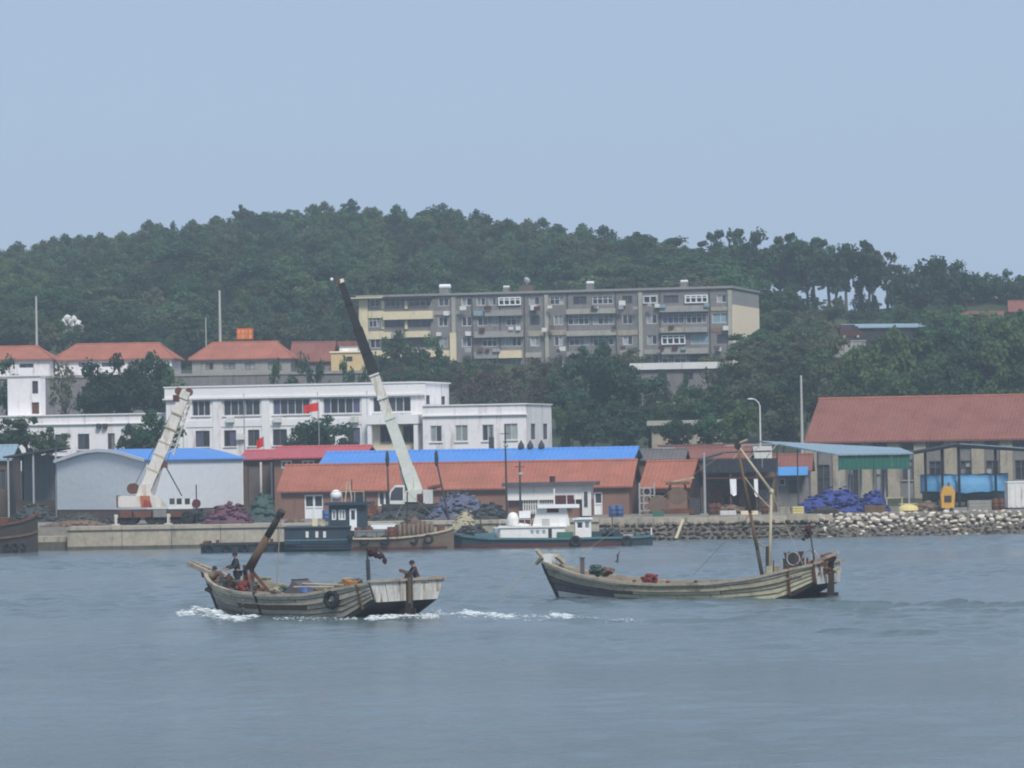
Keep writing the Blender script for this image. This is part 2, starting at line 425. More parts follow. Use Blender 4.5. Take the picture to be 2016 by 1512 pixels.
    signred=mat('orange_red_sign_board', (0.55, 0.09, 0.03), rough=0.6, var=0.1, scale=1),
    signyel=mat('yellow_sign_letter', (0.80, 0.45, 0.12), rough=0.6, var=0.1, scale=2),
    bark=mat('tree_bark', (0.10, 0.085, 0.07), var=0.3, scale=2),
    foam=mat('white_water_foam', (0.68, 0.73, 0.75), rough=0.8, var=0.08, scale=2),
)
LEAF = dict(
    dark=leaf_mat('dark_foliage', (0.042, 0.090, 0.044), hue=0.03, val=0.35),
    mid=leaf_mat('mid_green_foliage', (0.066, 0.126, 0.052), hue=0.035, val=0.35),
    light=leaf_mat('light_green_foliage', (0.098, 0.160, 0.060), hue=0.02, val=0.2),
    olive=leaf_mat('olive_foliage', (0.095, 0.115, 0.058), hue=0.03, val=0.35),
    conifer=leaf_mat('conifer_foliage', (0.022, 0.046, 0.026), hue=0.02, val=0.25),
    brown=leaf_mat('brown_twig_foliage', (0.10, 0.085, 0.06), hue=0.03, val=0.3),
)
# ================================================================== terrain, water, quay
_cp = [0, 200, 470, 700, 900, 1060, 1130, 1250, 1350, 1450, 1550, 1700, 1850, 2016]
_cy = [560, 534, 480, 470, 480, 500, 512, 526, 550, 578, 598, 602, 592, 590]
_Dr = np.interp(_cp, [0, 1000, 1300, 1500, 2016], [740, 730, 680, 615, 600])
_pts = [at(p, y, d) for p, y, d in zip(_cp, _cy, _Dr)]
_RX = np.array([-400, -160] + [p.x for p in _pts] + [140, 400])
_RD = np.array([740, 740] + list(_Dr) + [600, 620])
_RZ = np.array([8, 26] + [p.z for p in _pts] + [24, 10])
_PD = [-400, 320.2, 321.6, 372, 395, 430, 462, 482, 530, 556]
_PZ = [-3, -3, 1.64, 1.8, 5.2, 6.0, 10.0, 14.0, 17.5, 20.0]
def hills(x, y):
    x, y = np.asarray(x, float), np.asarray(y, float)
    dr = np.interp(x, _RX, _RD)
    zr = np.interp(x, _RX, _RZ)
    base = np.interp(y, _PD, _PZ)
    t = np.clip((y - 556) / np.maximum(dr - 556, 20), 0, 1)
    up = 20 + (zr - 20) * (t * 0.8 + 0.2 * np.sin(t * math.pi / 2))
    dn = zr - 0.22 * (y - dr)
    z = np.where(y < 556, base, np.where(y < dr, up, np.maximum(dn, 2.0)))
    # lumps on the slope
    k = np.clip((y - 470) / 60, 0, 1) * np.clip((900 - y) / 100, 0, 1)
    z = z + k * (0.8 * np.sin(x * 0.11 + y * 0.05) + 0.6 * np.sin(x * 0.07 - y * 0.09 + 1.3))
    return z
def gz(x, y):
    return float(hills(np.array([x]), np.array([y]))[0])

def sheet(name, xs, ys, zf, m, smooth=True):
    X, Y = np.meshgrid(xs, ys)
    Z = zf(X, Y)
    v = np.stack([X.ravel(), Y.ravel(), Z.ravel()], 1)
    nx, ny = len(xs), len(ys)
    i = np.arange(nx-1)[None, :] + nx*np.arange(ny-1)[:, None]
    f = np.stack([i, i+1, i+1+nx, i+nx], -1).reshape(-1, 4)
    me = bpy.data.meshes.new(name)
    me.from_pydata(v, [], f)
    me.update()
    if smooth:
        me.polygons.foreach_set('use_smooth', [True]*len(me.polygons))
    me.materials.append(m)
    return link(name, me)

tx = np.concatenate([[-3000, -1200, -600, -350, -220], np.arange(-150, 151, 4.0), [220, 350, 600, 1200, 3000]])
ty = np.concatenate([[-400, -100, 100, 250, 305, 319.5, 320.2, 320.9, 321.6, 325], np.arange(330, 900, 5.0), [950, 1050, 1300, 2000, 3500, 5000]])
tag(sheet('ground', tx, ty, hills, MT['soil']), kind='structure')

# ---- water: one sheet with real ripples where it is seen
def water_material():
    m = bpy.data.materials.new('harbour_water')
    m.use_nodes = True
    nt = m.node_tree; L = nt.links.new
    b = nt.nodes['Principled BSDF']
    b.inputs['Base Color'].default_value = (0.092, 0.132, 0.142, 1)
    b.inputs['Roughness'].default_value = 0.16
    b.inputs['IOR'].default_value = 1.333
    tc = _n(nt, 'ShaderNodeNewGeometry')
    ns = []
    for scale, amt in ((2.2, 1.0), (6.5, 0.5)):
        mp = _n(nt, 'ShaderNodeMapping'); mp.inputs['Scale'].default_value = (0.8, 1.0, 1.0)
        n = _n(nt, 'ShaderNodeTexNoise'); n.inputs['Scale'].default_value = scale; n.inputs['Detail'].default_value = 4
        L(tc.outputs['Position'], mp.inputs[0]); L(mp.outputs[0], n.inputs['Vector'])
        q = _n(nt, 'ShaderNodeMath', operation='MULTIPLY'); q.inputs[1].default_value = amt
        L(n.outputs[0], q.inputs[0]); ns.append(q.outputs[0])
    ad = _n(nt, 'ShaderNodeMath', operation='ADD'); L(ns[0], ad.inputs[0]); L(ns[1], ad.inputs[1])
    # wind patches: broad smooth and ruffled areas
    mp = _n(nt, 'ShaderNodeMapping'); mp.inputs['Scale'].default_value = (0.035, 0.05, 1)
    n = _n(nt, 'ShaderNodeTexNoise'); n.inputs['Scale'].default_value = 1.0; n.inputs['Detail'].default_value = 4
    L(tc.outputs['Position'], mp.inputs[0]); L(mp.outputs[0], n.inputs['Vector'])
    mr = _n(nt, 'ShaderNodeMapRange'); mr.inputs[1].default_value = 0.35; mr.inputs[2].default_value = 0.65
    mr.inputs[3].default_value = 0.3; mr.inputs[4].default_value = 0.8
    L(n.outputs[0], mr.inputs[0])
    bp = _n(nt, 'ShaderNodeBump'); bp.inputs['Distance'].default_value = 0.12
    L(mr.outputs[0], bp.inputs['Strength']); L(ad.outputs[0], bp.inputs['Height']); L(bp.outputs[0], b.inputs['Normal'])
    return m
_wr = np.random.RandomState(3)
_WV = []
for _i in range(46):
    lam = 0.85 * (5.0 / 0.85) ** _wr.rand()
    th = _wr.normal(math.pi * 0.5, 1.0)
    k = 2 * math.pi / lam
    _WV.append((k * math.cos(th), k * math.sin(th), 0.0072 * lam ** 0.8, _wr.rand() * 6.28))
def wake_h(X, Y):
    z = np.zeros_like(X)
    # long swell lines running off to the right of the moving boat: (px0, px1, py0, py1, height, width)
    for px0, px1, py0, py1, a, wd in ((1120, 1470, 1199, 1192, .13, .55), (1500, 2150, 1197, 1192, .17, .55), (1350, 2150, 1207, 1203, .10, .5),
                                      (1150, 1500, 1226, 1221, .06, .5), (1560, 1860, 1250, 1246, .09, .45), (880, 1330, 1225, 1222, .05, .5),
                                      (60, 420, 1246, 1240, .05, .5), (150, 720, 1275, 1266, .04, .5), (1300, 1900, 1216, 1213, .06, .4), (700, 1300, 1262, 1246, .035, .5)):
        p, q = on_z(px0, py0, 0), on_z(px1, py1, 0)
        t = (X - p.x) / (q.x - p.x)
        yl = p.y + (q.y - p.y) * t + 0.22 * np.sin(X * 0.6 + px0) + 0.1 * np.sin(X * 2.1)
        win = np.clip(t * 6, 0, 1) * np.clip((1 - t) * 6, 0, 1)
        d = (Y - yl) / (wd * .62)
        z += 1.8 * a * win * (np.exp(-d * d) - 0.6 * np.exp(-(d - 1.6) ** 2)) * (0.85 + 0.15 * np.sin(X * 2.3 + py0))
    return z
def waves(X, Y):
    z = np.zeros_like(X)
    for kx, ky, a, ph in _WV:
        z += a * np.sin(kx * X + ky * Y + ph)
    patch = 0.55 + 0.45 * np.sin(X * 0.05 + 0.7 * np.sin(Y * 0.06)) * np.sin(Y * 0.09 + 0.5 * np.sin(X * 0.08))
    calm = 0.5 + 0.5 * np.clip((Y - 120) / 50, 0, 1)
    z *= patch * calm
    z += wake_h(X, Y)
    edge = np.clip((X + 62) / 8, 0, 1) * np.clip((62 - X) / 8, 0, 1) * np.clip((Y - 60) / 10, 0, 1) * np.clip((322 - Y) / 6, 0, 1)
    return z * edge
wx = np.concatenate([[-3000, -800, -250, -120, -80], np.arange(-62, 62.1, 0.34), [80, 120, 250, 800, 3000]])
wy = np.concatenate([[-400, -100, 0, 40, 55], np.arange(62, 200, 0.34), np.arange(200, 323, 0.5), [326]])
tag(sheet('sea', wx, wy, waves, water_material()), kind='structure')

# ---- quay apron (paved yard behind the edge)
def gbox(name, x0, x1, y0, y1, z0, z1, m, parent=None):
    return MB().bx(x0, x1, y0, y1, z0, z1).build(name, m, parent)
QZ = 1.72
apr = MB()
xa0, xa1 = -140.0, 140.0
apr.bx(xa0, at(1625, 1040, 316).x, 317.42, 371, 1.2, QZ - 0.012)
apr.bx(at(1625, 1040, 316).x + .002, xa1, 320.4, 371, 1.0, QZ - 0.012)
tag(apr.build('quay_apron', MT['paving']), kind='structure')

# ---- concrete quay wall
QX0, QX1 = at(132, 1060, 313).x, at(1180, 1040, 313).x
quay = thing('quay_wall', 'long concrete quay wall with stained waterline behind the moored boats', 'quay', (0, 313, 0))
body = MB().bx(QX0, QX1, 0.12, 4.4, -2.5, QZ - 0.06)
body.build('core', MT['concrete_wet'], quay)
x = QX0
k = 0
while x < QX1 - 0.5:
    wdt = min(rng.uniform(3.6, 5.2), QX1 - x)
    if QX1 - x - wdt < 1.5: wdt = QX1 - x
    j = rng.uniform(-0.015, 0.02)
    MB().bx(x + 0.02, x + wdt - 0.02, 0.0 + j, 0.2, 0.26, QZ - 0.24).build('wall_panel', MT['concrete'], quay)
    MB().bx(x + 0.02, x + wdt - 0.02, -0.05 + j, 0.2, -1.5, 0.258).build('tide_panel', MT['concrete_wet'], quay)
    MB().bx(x + 0.012, x + wdt - 0.012, -0.14 + j, 4.38, QZ - 0.24, QZ + rng.uniform(-0.01, 0.02)).build('cope_slab', MT['concrete'], quay)
    x += wdt
    k += 1
# low landing step at the left end of the quay
stp = thing('landing_step', 'low pale concrete landing step at the end of the quay', 'step', (0, 313.4, 0))
sx0 = at(70, 1060, 313).x
gbox('lower_slab', sx0, QX0 - 0.03, 0.3, 4, -2, 0.62, MT['concrete_wet'], stp)
gbox('upper_slab', sx0 - 0.2, QX0 - 0.03, 0.6, 4, 0.62, 1.02, MT['concrete'], stp)
gbox('bank_slab', sx0 - 30, QX0 - 0.03, 3.4, 6, 0.2, QZ - 0.1, MT['paving'], stp)

# ---- stone revetment and rubble bank to the right of the quay
stone_meshes = []
for sdd in range(6):
    stone_meshes.append(MB().ico((0, 0, 0), (1, 0.8, 0.72), 1, 0.28, sdd).mesh('stone', None))
def stone_set(m):
    out = []
    for q in stone_meshes:
        c = q.copy(); c.materials.append(m); out.append(c)
    return out
ST_D, ST_P = stone_set(MT['stone']), stone_set(MT['paleston'])
def put_stone(meshes, parent, p, s):
    o = link('stone', rng.choice(meshes), parent, p)
    o.scale = (s * rng.uniform(0.8, 1.35), s * rng.uniform(0.7, 1.1), s * rng.uniform(0.6, 1.0))
    o.rotation_euler = (rng.uniform(-.4, .4), rng.uniform(-.3, .3), rng.uniform(0, 6.3))
    return o
RX0, RX1 = QX1 + 0.05, at(1640, 1040, 316).x
rev = thing('stone_revetment', 'dark sloping stone revetment under a pale concrete kerb', 'sea wall', (0, 313, 0))
MB().prism([(0, 0)], 0, 0) if False else None
rb = MB()
rb.add([(RX0, 0.2, -1.2), (RX1, 0.6, -1.2), (RX1, 3.6, 1.38), (RX0, 3.2, 1.38), (RX0, 4.6, 1.38), (RX1, 4.6, 1.38), (RX0, 4.6, -1.2), (RX1, 4.6, -1.2)],
       [(0, 1, 2, 3), (3, 2, 5, 4), (0, 3, 4, 6), (1, 7, 5, 2), (4, 5, 7, 6), (0, 6, 7, 1)])
rb.build('bank_core', MT['stone'], rev)
x = RX0
while x < RX1 - 0.3:
    wdt = min(rng.uniform(2.2, 3.4), RX1 - x)
    MB().bx(x + 0.015, x + wdt - 0.015, 2.95 + rng.uniform(-.05, .05), 4.5, 1.12, 1.66 + rng.uniform(-.03, .03)).build('kerb_slab', MT['concrete'], rev)
    x += wdt
for row in range(5):
    z = -0.15 + row * 0.34
    x = RX0 + rng.uniform(0, .4)
    while x < RX1:
        s = rng.uniform(0.22, 0.36)
        st_ = put_stone(ST_D, rev, (x, 0.75 + (z + 0.6) * 1.05 + rng.uniform(-.05, .05) + 0.1, z + rng.uniform(-.06, .06)), s)
        st_.scale.z *= .7
        x += s * rng.uniform(1.7, 2.3)
BX0, BX1 = RX1 - 1.0, at(2016, 1040, 318).x + 2.5
rub = thing('rubble_bank', 'bank of pale tumbled rubble stones beside the stone revetment', 'rubble bank', (0, 313, 0))
rb = MB()
rb.add([(BX0 + 1, 0.6, -1.2), (BX1, 3.4, -1.2), (BX1, 6.2, 1.45), (BX0 + 1, 3.8, 1.45), (BX0 + 1, 8, 1.45), (BX1, 8, 1.45), (BX0 + 1, 8, -1.2), (BX1, 8, -1.2)],
       [(0, 1, 2, 3), (3, 2, 5, 4), (0, 3, 4, 6), (1, 7, 5, 2), (4, 5, 7, 6), (0, 6, 7, 1)])
rb.build('bank_core', MT['stone'], rub)
cnt = 0
for row in range(7):
    z = -0.1 + row * 0.29
    x = BX0 + rng.uniform(0, .4)
    while x < BX1 and cnt < 290:
        t = (x - BX0) / (BX1 - BX0)
        s = rng.uniform(0.15, 0.26) if row < 4 else rng.uniform(0.17, 0.36)
        pale = row >= 3 or rng.random() < 0.15
        y = 1.1 + (z + 0.6) * 1.1 + t * 2.6 + rng.uniform(-.2, .2)
        put_stone(ST_P if pale else ST_D, rub, (x, y - 0.2, z + rng.uniform(-.1, .12)), s)
        x += s * rng.uniform(1.9, 2.7)
        cnt += 1
# ================================================================== trees
def leaf_quads(centres, radii, per, size, nr, flat=0.75, shell=0.5):
    V, Fc = [], []
    tot = 0
    for (c, r) in zip(centres, radii):
        n = per
        d = nr.normal(size=(n, 3)); d /= np.linalg.norm(d, axis=1)[:, None]
        rad = r * nr.rand(n) ** shell
        p = np.array(c) + d * rad[:, None] * np.array([1, 1, flat])
        nrm = d + nr.normal(size=(n, 3)) * 0.7 + np.array([0, 0, 0.35])
        nrm /= np.linalg.norm(nrm, axis=1)[:, None]
        t = np.cross(nrm, nr.normal(size=(n, 3))); t /= np.linalg.norm(t, axis=1)[:, None]
        b = np.cross(nrm, t)
        s = size * nr.uniform(0.6, 1.3, n)[:, None]
        q = np.stack([p - t*s, p - b*s*0.7 + nrm*s*0.15, p + t*s, p + b*s*0.7 - nrm*s*0.15], 1)
        V.append(q.reshape(-1, 3))
        Fc.append(np.arange(tot, tot + 4*n).reshape(-1, 4)); tot += 4*n
    return np.concatenate(V), np.concatenate(Fc)
def np_mesh(name, V, Fc, m):
    me = bpy.data.meshes.new(name)
    me.from_pydata(V, [], Fc); me.update(); me.materials.append(m)
    return me
def make_tree(kind, seed, leafm):
    """Crown and trunk meshes for a tree about 6 m tall and 5 m wide."""
    nr = np.random.RandomState(seed); rr = random.Random(seed)
    mb = MB()
    if kind in ('broad', 'loose'):
        loose = kind == 'loose'
        n = 24 if loose else 26
        cz, rx, rz_ = (3.95, 2.25, 1.75) if loose else (3.55, 2.1, 1.85)
        cs, rs = [], []
        for i in range(n):
            d = nr.normal(size=3); d /= np.linalg.norm(d)
            k = nr.rand() ** 0.45
            lump = 1 + 0.22 * math.sin(3 * math.atan2(d[1], d[0]) + seed) + nr.uniform(-.12, .18)
            cs.append((d[0]*rx*k*lump, d[1]*rx*k*lump, cz + d[2]*rz_*k*lump))
            rs.append(rr.uniform(0.4, 0.8) if loose else rr.uniform(0.6, 1.0))
        V, Fc = leaf_quads(cs, rs, 84 if loose else 108, 0.165, nr)
        top = Vector((rr.uniform(-.3, .3), rr.uniform(-.3, .3), cz))
        mid = Vector((rr.uniform(-.15, .15), rr.uniform(-.15, .15), cz*0.45))
        mb.path([Vector((0, 0, -0.3)), mid, top], [0.19, 0.14, 0.06], 6)
        for i in range(0, n, 2):
            c = Vector(cs[i]); s = mid.lerp(top, rr.uniform(0.0, 0.8))
            m_ = s.lerp(c, 0.5) + Vector((0, 0, 0.2))
            mb.path([s, m_, c], [0.07, 0.045, 0.015], 5)
    elif kind == 'shrub':
        cs, rs = [], []
        for i in range(16):
            a, k = nr.rand()*6.28, nr.rand()**0.5
            cs.append((math.cos(a)*k*2.2, math.sin(a)*k*2.2, 0.7 + nr.rand()*4.2*(1-k*k*0.8)))
            rs.append(rr.uniform(0.6, 1.0))
        V, Fc = leaf_quads(cs, rs, 95, 0.17, nr)
        for i in range(6):
            mb.path([Vector((rr.uniform(-.2, .2), rr.uniform(-.2, .2), -0.3)), Vector(cs[i])*0.5, Vector(cs[i])], [0.07, 0.05, 0.015], 5)
    elif kind == 'conifer':
        cs, rs = [], []
        for i in range(34):
            t = i/33.0
            a = i*2.4 + nr.rand()
            k = (1-t)**0.8*1.25
            cs.append((math.cos(a)*k*0.75, math.sin(a)*k*0.75, 0.7 + t*5.1)); rs.append(0.30 + 0.45*(1-t))
        V, Fc = leaf_quads(cs, rs, 34, 0.16, nr, 0.9)
        mb.path([Vector((0, 0, -0.3)), Vector((0.05, 0, 3)), Vector((0, 0, 5.6))], [0.16, 0.1, 0.02], 6)
    else:  # twiggy: half bare tree
        cs, rs = [], []
        for i in range(16):
            d = nr.normal(size=3); d /= np.linalg.norm(d); k = nr.rand()**0.4
            cs.append((d[0]*2.0*k, d[1]*2.0*k, 3.6 + d[2]*1.9*k)); rs.append(rr.uniform(0.5, 0.9))
        V, Fc = leaf_quads(cs, rs, 34, 0.15, nr)
        base = Vector((0, 0, -0.3)); mid = Vector((0.1, 0, 1.6))
        mb.path([base, mid], [0.15, 0.11], 6)
        for c in cs:
            c = Vector(c); m_ = mid.lerp(c, 0.5) + Vector((rr.uniform(-.3, .3), rr.uniform(-.3, .3), 0.25))
            mb.path([mid, m_, c], [0.06, 0.035, 0.012], 5)
            for q in range(3):
                e = c + Vector((rr.uniform(-.8, .8), rr.uniform(-.8, .8), rr.uniform(-.1, .9)))
                mb.path([m_.lerp(c, rr.uniform(.3, 1)), e], [0.02, 0.006], 4)
    cr = np_mesh('crown', V, Fc, LEAF[leafm])
    tr = mb.mesh('trunk', MT['bark'])
    hh = float(np.percentile(V[:, 2], 99)); ww = float(np.percentile(np.abs(V[:, :2]), 97.5))*2
    return cr, tr, hh, ww
TREES = {}
_sd = 11
for kind, leafs, nvar in (('broad', ('dark', 'mid', 'light', 'olive'), 3), ('loose', ('dark', 'mid', 'olive'), 3), ('shrub', ('dark', 'mid', 'olive'), 2),
                          ('conifer', ('conifer',), 2), ('twig', ('brown', 'olive'), 2)):
    shapes = []
    for q in range(nvar):
        for lf in leafs:
            if not shapes or len(shapes) <= q:
                shapes.append(make_tree(kind, _sd, lf)); _sd += 1
                TREES.setdefault((kind, lf), []).append(shapes[q])
            else:
                c2 = shapes[q][0].copy(); c2.materials[0] = LEAF[lf]
                TREES.setdefault((kind, lf), []).append((c2,) + shapes[q][1:])
def tree_at(kind, lf, x, y, h, wid, name, label, group=None, cat='tree', z=None):
    z0 = (gz(x, y) if z is None else z) - 0.05
    t = thing(name, label, cat, (x, y, z0), rng.uniform(0, 6.28), group)
    cr, tr, ph_, pw_ = rng.choice(TREES[(kind, lf)])
    s = h / ph_
    sw = (wid / pw_) if wid else s
    t.scale = (sw, sw, s)
    link('crown', cr, t)
    link('trunk', tr, t)
    return t
def tree_px(kind, lf, px, D, top, wpx, name, label, group=None, cat='tree'):
    p = at(px, top, D)
    z0 = gz(p.x, D)
    return tree_at(kind, lf, p.x, D, max(p.z - z0, 0.8), wpx / sc_at(D) if wpx else None, name, label, group, cat)
def hit(px, py, d0=470, d1=780, lift=0.0):
    d = ray(px, py)
    for D in np.arange(d0, d1, 2.0):
        p = CAM + d * (D / d.y)
        if gz(p.x, D) + lift >= p.z:
            return p
    return CAM + d * (d1 / d.y)

# --- trees one can pick out
HUE = dict(dark='dark green', mid='mid green', light='light green', olive='olive', conifer='blackish', brown='brown')
SHP = dict(broad='dense round tree', loose='loose open tree', shrub='low bushy tree', twig='thin half bare tree', conifer='conifer')
G1 = 'dark trees behind the low white wing with the tower'
for px, top, wd, lf in ((190, 716, 95, 'dark'), (236, 706, 100, 'dark'), (288, 702, 105, 'dark'), (338, 718, 90, 'mid')):
    tree_px('broad', lf, px, 440, top, wd, 'broadleaf_tree', 'dark bushy tree behind the low white wing beside the tower', G1)
tree_px('broad', 'dark', 28, 446, 708, 80, 'broadleaf_tree', 'dark tree standing behind the small white tower')
tree_px('twig', 'olive', 128, 452, 716, 62, 'small_tree', 'thin olive tree between the white tower and the dark trees')
tree_px('broad', 'mid', 300, 398, 812, 92, 'broadleaf_tree', 'green tree growing against the white wing behind the white and red crane')
tree_px('broad', 'mid', 262, 400, 838, 60, 'small_tree', 'small green tree beside the white wing, half behind the blue warehouse roof')
G2 = 'loose trees before the left end of the low white wing'
for px, top, wd in ((4, 826, 90), (52, 822, 90), (96, 842, 70)):
    tree_px('loose', 'mid', px, 398, top, wd, 'small_tree', 'loose leafy tree in front of the low white wing below the tower', G2)
G3 = 'round trees before the white office'
for px, top, wd in ((598, 836, 78), (640, 822, 92), (678, 848, 55)):
    tree_px('broad', 'dark', px, 397, top, wd, 'round_tree', 'dense round tree in front of the two storey white office', G3)
G4 = 'tall dark trees beside the white office wing'
for px, D, top, wd, lf in ((1118, 424, 796, 62, 'mid'), (1148, 430, 770, 100, 'dark'), (1186, 444, 684, 125, 'dark'), (1238, 444, 728, 125, 'dark'),
                           (1168, 425, 790, 110, 'dark'), (1222, 420, 806, 115, 'dark'), (1278, 424, 802, 80, 'dark'), (1105, 452, 742, 90, 'dark')):
    tree_px('broad', lf, px, D, top, wd, 'broadleaf_tree', ('tall dark' if lf == 'dark' else 'lower mid green') + ' tree in the clump beside the end of the white office wing', G4)
tree_px('broad', 'light', 1455, 398, 794, 72, 'round_tree', 'fresh light green round tree beside the street lamp')
G5 = 'grey half bare shrubs below the apartment block'
for px, top, wd in ((893, 738, 80), (935, 728, 90), (985, 738, 95), (1035, 728, 95), (1075, 742, 70)):
    tree_px('twig', 'brown', px, 452, top, wd, 'bare_shrub', 'grey half bare shrub below the grey apartment block', G5, 'shrub')
G6 = 'bushes in front of the cream end of the apartment block'
for px, top, wd in ((760, 668, 70), (800, 655, 75), (842, 664, 75), (875, 690, 50)):
    tree_px('shrub', 'mid', px, 516, top, wd, 'bush', 'bush screening the ground floor of the cream apartment section', G6, 'bush')
G7 = 'shrubs on the terrace wall'
for px, top, wd in ((548, 712, 50), (590, 702, 60), (632, 716, 45), (690, 712, 60), (728, 722, 50)):
    tree_px('shrub', 'dark', px, 462, top, wd, 'shrub', 'dark shrub on the terrace wall behind the white office', G7, 'shrub')
G8 = 'trees on the slope right of the apartment block'
for px, D, top, wd, lf, kd in ((1322, 470, 716, 95, 'mid', 'broad'), (1372, 476, 738, 100, 'dark', 'broad'), (1425, 474, 700, 110, 'olive', 'loose'), (1340, 440, 780, 100, 'mid', 'broad'),
                               (1405, 436, 760, 100, 'dark', 'loose'), (1475, 470, 690, 105, 'olive', 'loose'), (1530, 475, 672, 115, 'olive', 'loose'), (1500, 440, 742, 110, 'olive', 'broad'),
                               (1560, 440, 732, 110, 'dark', 'loose'), (1612, 436, 728, 110, 'olive', 'broad'), (1655, 440, 735, 100, 'dark', 'broad'), (1630, 480, 690, 100, 'mid', 'loose'),
                               (1540, 415, 800, 90, 'olive', 'broad'), (1395, 412, 800, 80, 'mid', 'broad'), (1330, 410, 806, 70, 'dark', 'broad')):
    tree_px(kd, lf, px, D, top, wd, 'broadleaf_tree', HUE[lf] + ' ' + SHP[kd] + ' on the slope between apartment block and red roofed hall', G8 + ': ' + lf + ' ' + kd)
tree_px('twig', 'olive', 1588, 500, 612, 120, 'broadleaf_tree', 'pale olive see-through tree right of the beige apartment end wall')
G17 = 'bushes before the low grey house'
for px, top, wd, lf in ((1262, 738, 60, 'olive'), (1300, 732, 60, 'mid'), (1388, 730, 70, 'olive'), (1420, 722, 60, 'mid'), (1350, 745, 50, 'dark')):
    tree_px('shrub', lf, px, 460, top, wd, 'bush', HUE[lf] + ' bush growing against the low grey house with white roof edge', G17 + ': ' + lf, 'bush')
G9 = 'trees behind the red roofed hall'
for px, D, top, wd, lf in ((1700, 452, 690, 110, 'light'), (1742, 456, 652, 115, 'light'), (1790, 455, 700, 105, 'light'), (1836, 458, 672, 120, 'mid'), (1885, 456, 690, 120, 'dark'),
                           (1932, 458, 664, 120, 'dark'), (1985, 456, 645, 130, 'light'), (2040, 456, 640, 130, 'mid'), (1720, 436, 735, 100, 'mid'), (1775, 436, 742, 100, 'light'),
                           (1825, 436, 735, 110, 'mid'), (1910, 434, 738, 120, 'dark'), (1965, 436, 730, 110, 'mid'), (2020, 436, 728, 120, 'dark'), (1865, 438, 730, 100, 'dark'), (2080, 440, 700, 120, 'dark'), (1672, 462, 668, 100, 'olive'), (1765, 470, 660, 100, 'mid'), (1815, 470, 652, 110, 'dark'), (1868, 468, 655, 120, 'dark'), (1955, 474, 625, 110, 'mid'), (2005, 472, 618, 120, 'mid'), (1910, 470, 648, 100, 'dark')):
    tree_px('broad', lf, px, D, top, wd, 'broadleaf_tree', HUE[lf] + ' full leafy tree in the row behind the long red roofed hall', G9 + ': ' + lf)
G15 = 'light bushes above the cream end of the apartment block'
for px, top, wd in ((712, 572, 50), (745, 564, 60), (782, 566, 60)):
    tree_px('shrub', 'mid' if px == 782 else 'olive', px, 556, top, wd, 'bush', ('mid green' if px == 782 else 'olive') + ' bush rising behind the cream end of the apartment roof', G15, 'bush')
# --- conifers on the hillside
for (px, base, top, wd, lab) in ((213, 598, 556, 24, 'left'), (243, 598, 560, 24, 'right')):
    p = hit(px, base)
    tree_at('conifer', 'conifer', p.x, p.y, (base - top) / sc_at(p.y), wd / sc_at(p.y), 'conifer', 'slim dark conifer of the pair low on the hillside above the orange roofs', 'conifer pair low on the hillside', 'conifer')
for (px, base, top, wd) in ((640, 488, 446, 30), (673, 488, 444, 30)):
    p = hit(px, base)
    tree_at('conifer', 'conifer', p.x, p.y, (base - top) / sc_at(p.y), wd / sc_at(p.y), 'conifer', 'dark blunt conifer of the pair just under the hilltop', 'conifer pair under the hilltop', 'conifer')
for (px, base, top, wd) in ((1600, 612, 562, 24), (1655, 612, 570, 22), (1692, 612, 545, 40), (1722, 610, 560, 24)):
    x = at(px, base, 585).x
    tree_at('conifer', 'conifer', x, 585, (base - top) / sc_at(585), wd / sc_at(585), 'conifer', 'small dark conifer below the tall trees on the low ridge', 'conifers below the ridge trees', 'conifer')
p = at(203, 470, 738)
tree_at('broad', 'dark', p.x, 738, 5.2, 3.0, 'round_tree', 'lone dark round tree standing up on the left shoulder of the hill')
# --- tall see-through trees along the low right ridge
G10 = 'tall open trees along the low ridge'
for px, D, top, wd in ((1330, 672, 484, 80), (1358, 660, 492, 80), (1392, 652, 476, 85), (1428, 645, 456, 90), (1456, 640, 452, 90), (1486, 625, 466, 85), (1512, 615, 492, 70), (1536, 612, 468, 95), (1566, 608, 462, 95), (1600, 606, 470, 95),
                       (1632, 606, 474, 90), (1664, 604, 482, 85), (1692, 604, 476, 85), (1718, 603, 484, 80), (1746, 602, 498, 70), (1770, 604, 524, 50), (1552, 622, 482, 90), (1590, 620, 480, 90), (1648, 618, 486, 90), (1708, 616, 492, 80)):
    tree_px('loose', rng.choice(['dark', 'dark', 'mid', 'olive']), px, D, top, wd, 'ridge_tree', 'tall open tree on the low ridge with sky showing under its crown', G10)
G16 = 'taller trees breaking the hill skyline'
for px, top, wd, kd in ((108, 470, 60, 'broad'), (300, 436, 56, 'broad'), (352, 440, 40, 'shrub'), (474, 404, 44, 'loose'), (640, 408, 40, 'broad'), (690, 394, 46, 'loose'), (868, 404, 70, 'broad'), (936, 416, 46, 'broad'), (1060, 432, 70, 'broad'), (1150, 444, 70, 'broad'), (1195, 448, 80, 'broad'), (1250, 458, 70, 'loose')):
    p_ = at(px, top, float(np.interp(px, _cp, _Dr)) - 3)
    tree_px(kd, 'dark', px, p_.y, top, wd, 'ridge_tree', dict(broad='broad dark', loose='open airy', shrub='squat dark')[kd] + ' tree standing above its neighbours on the hill skyline', G16 + ': ' + kd)
G11 = 'dense trees at the end of the ridge'
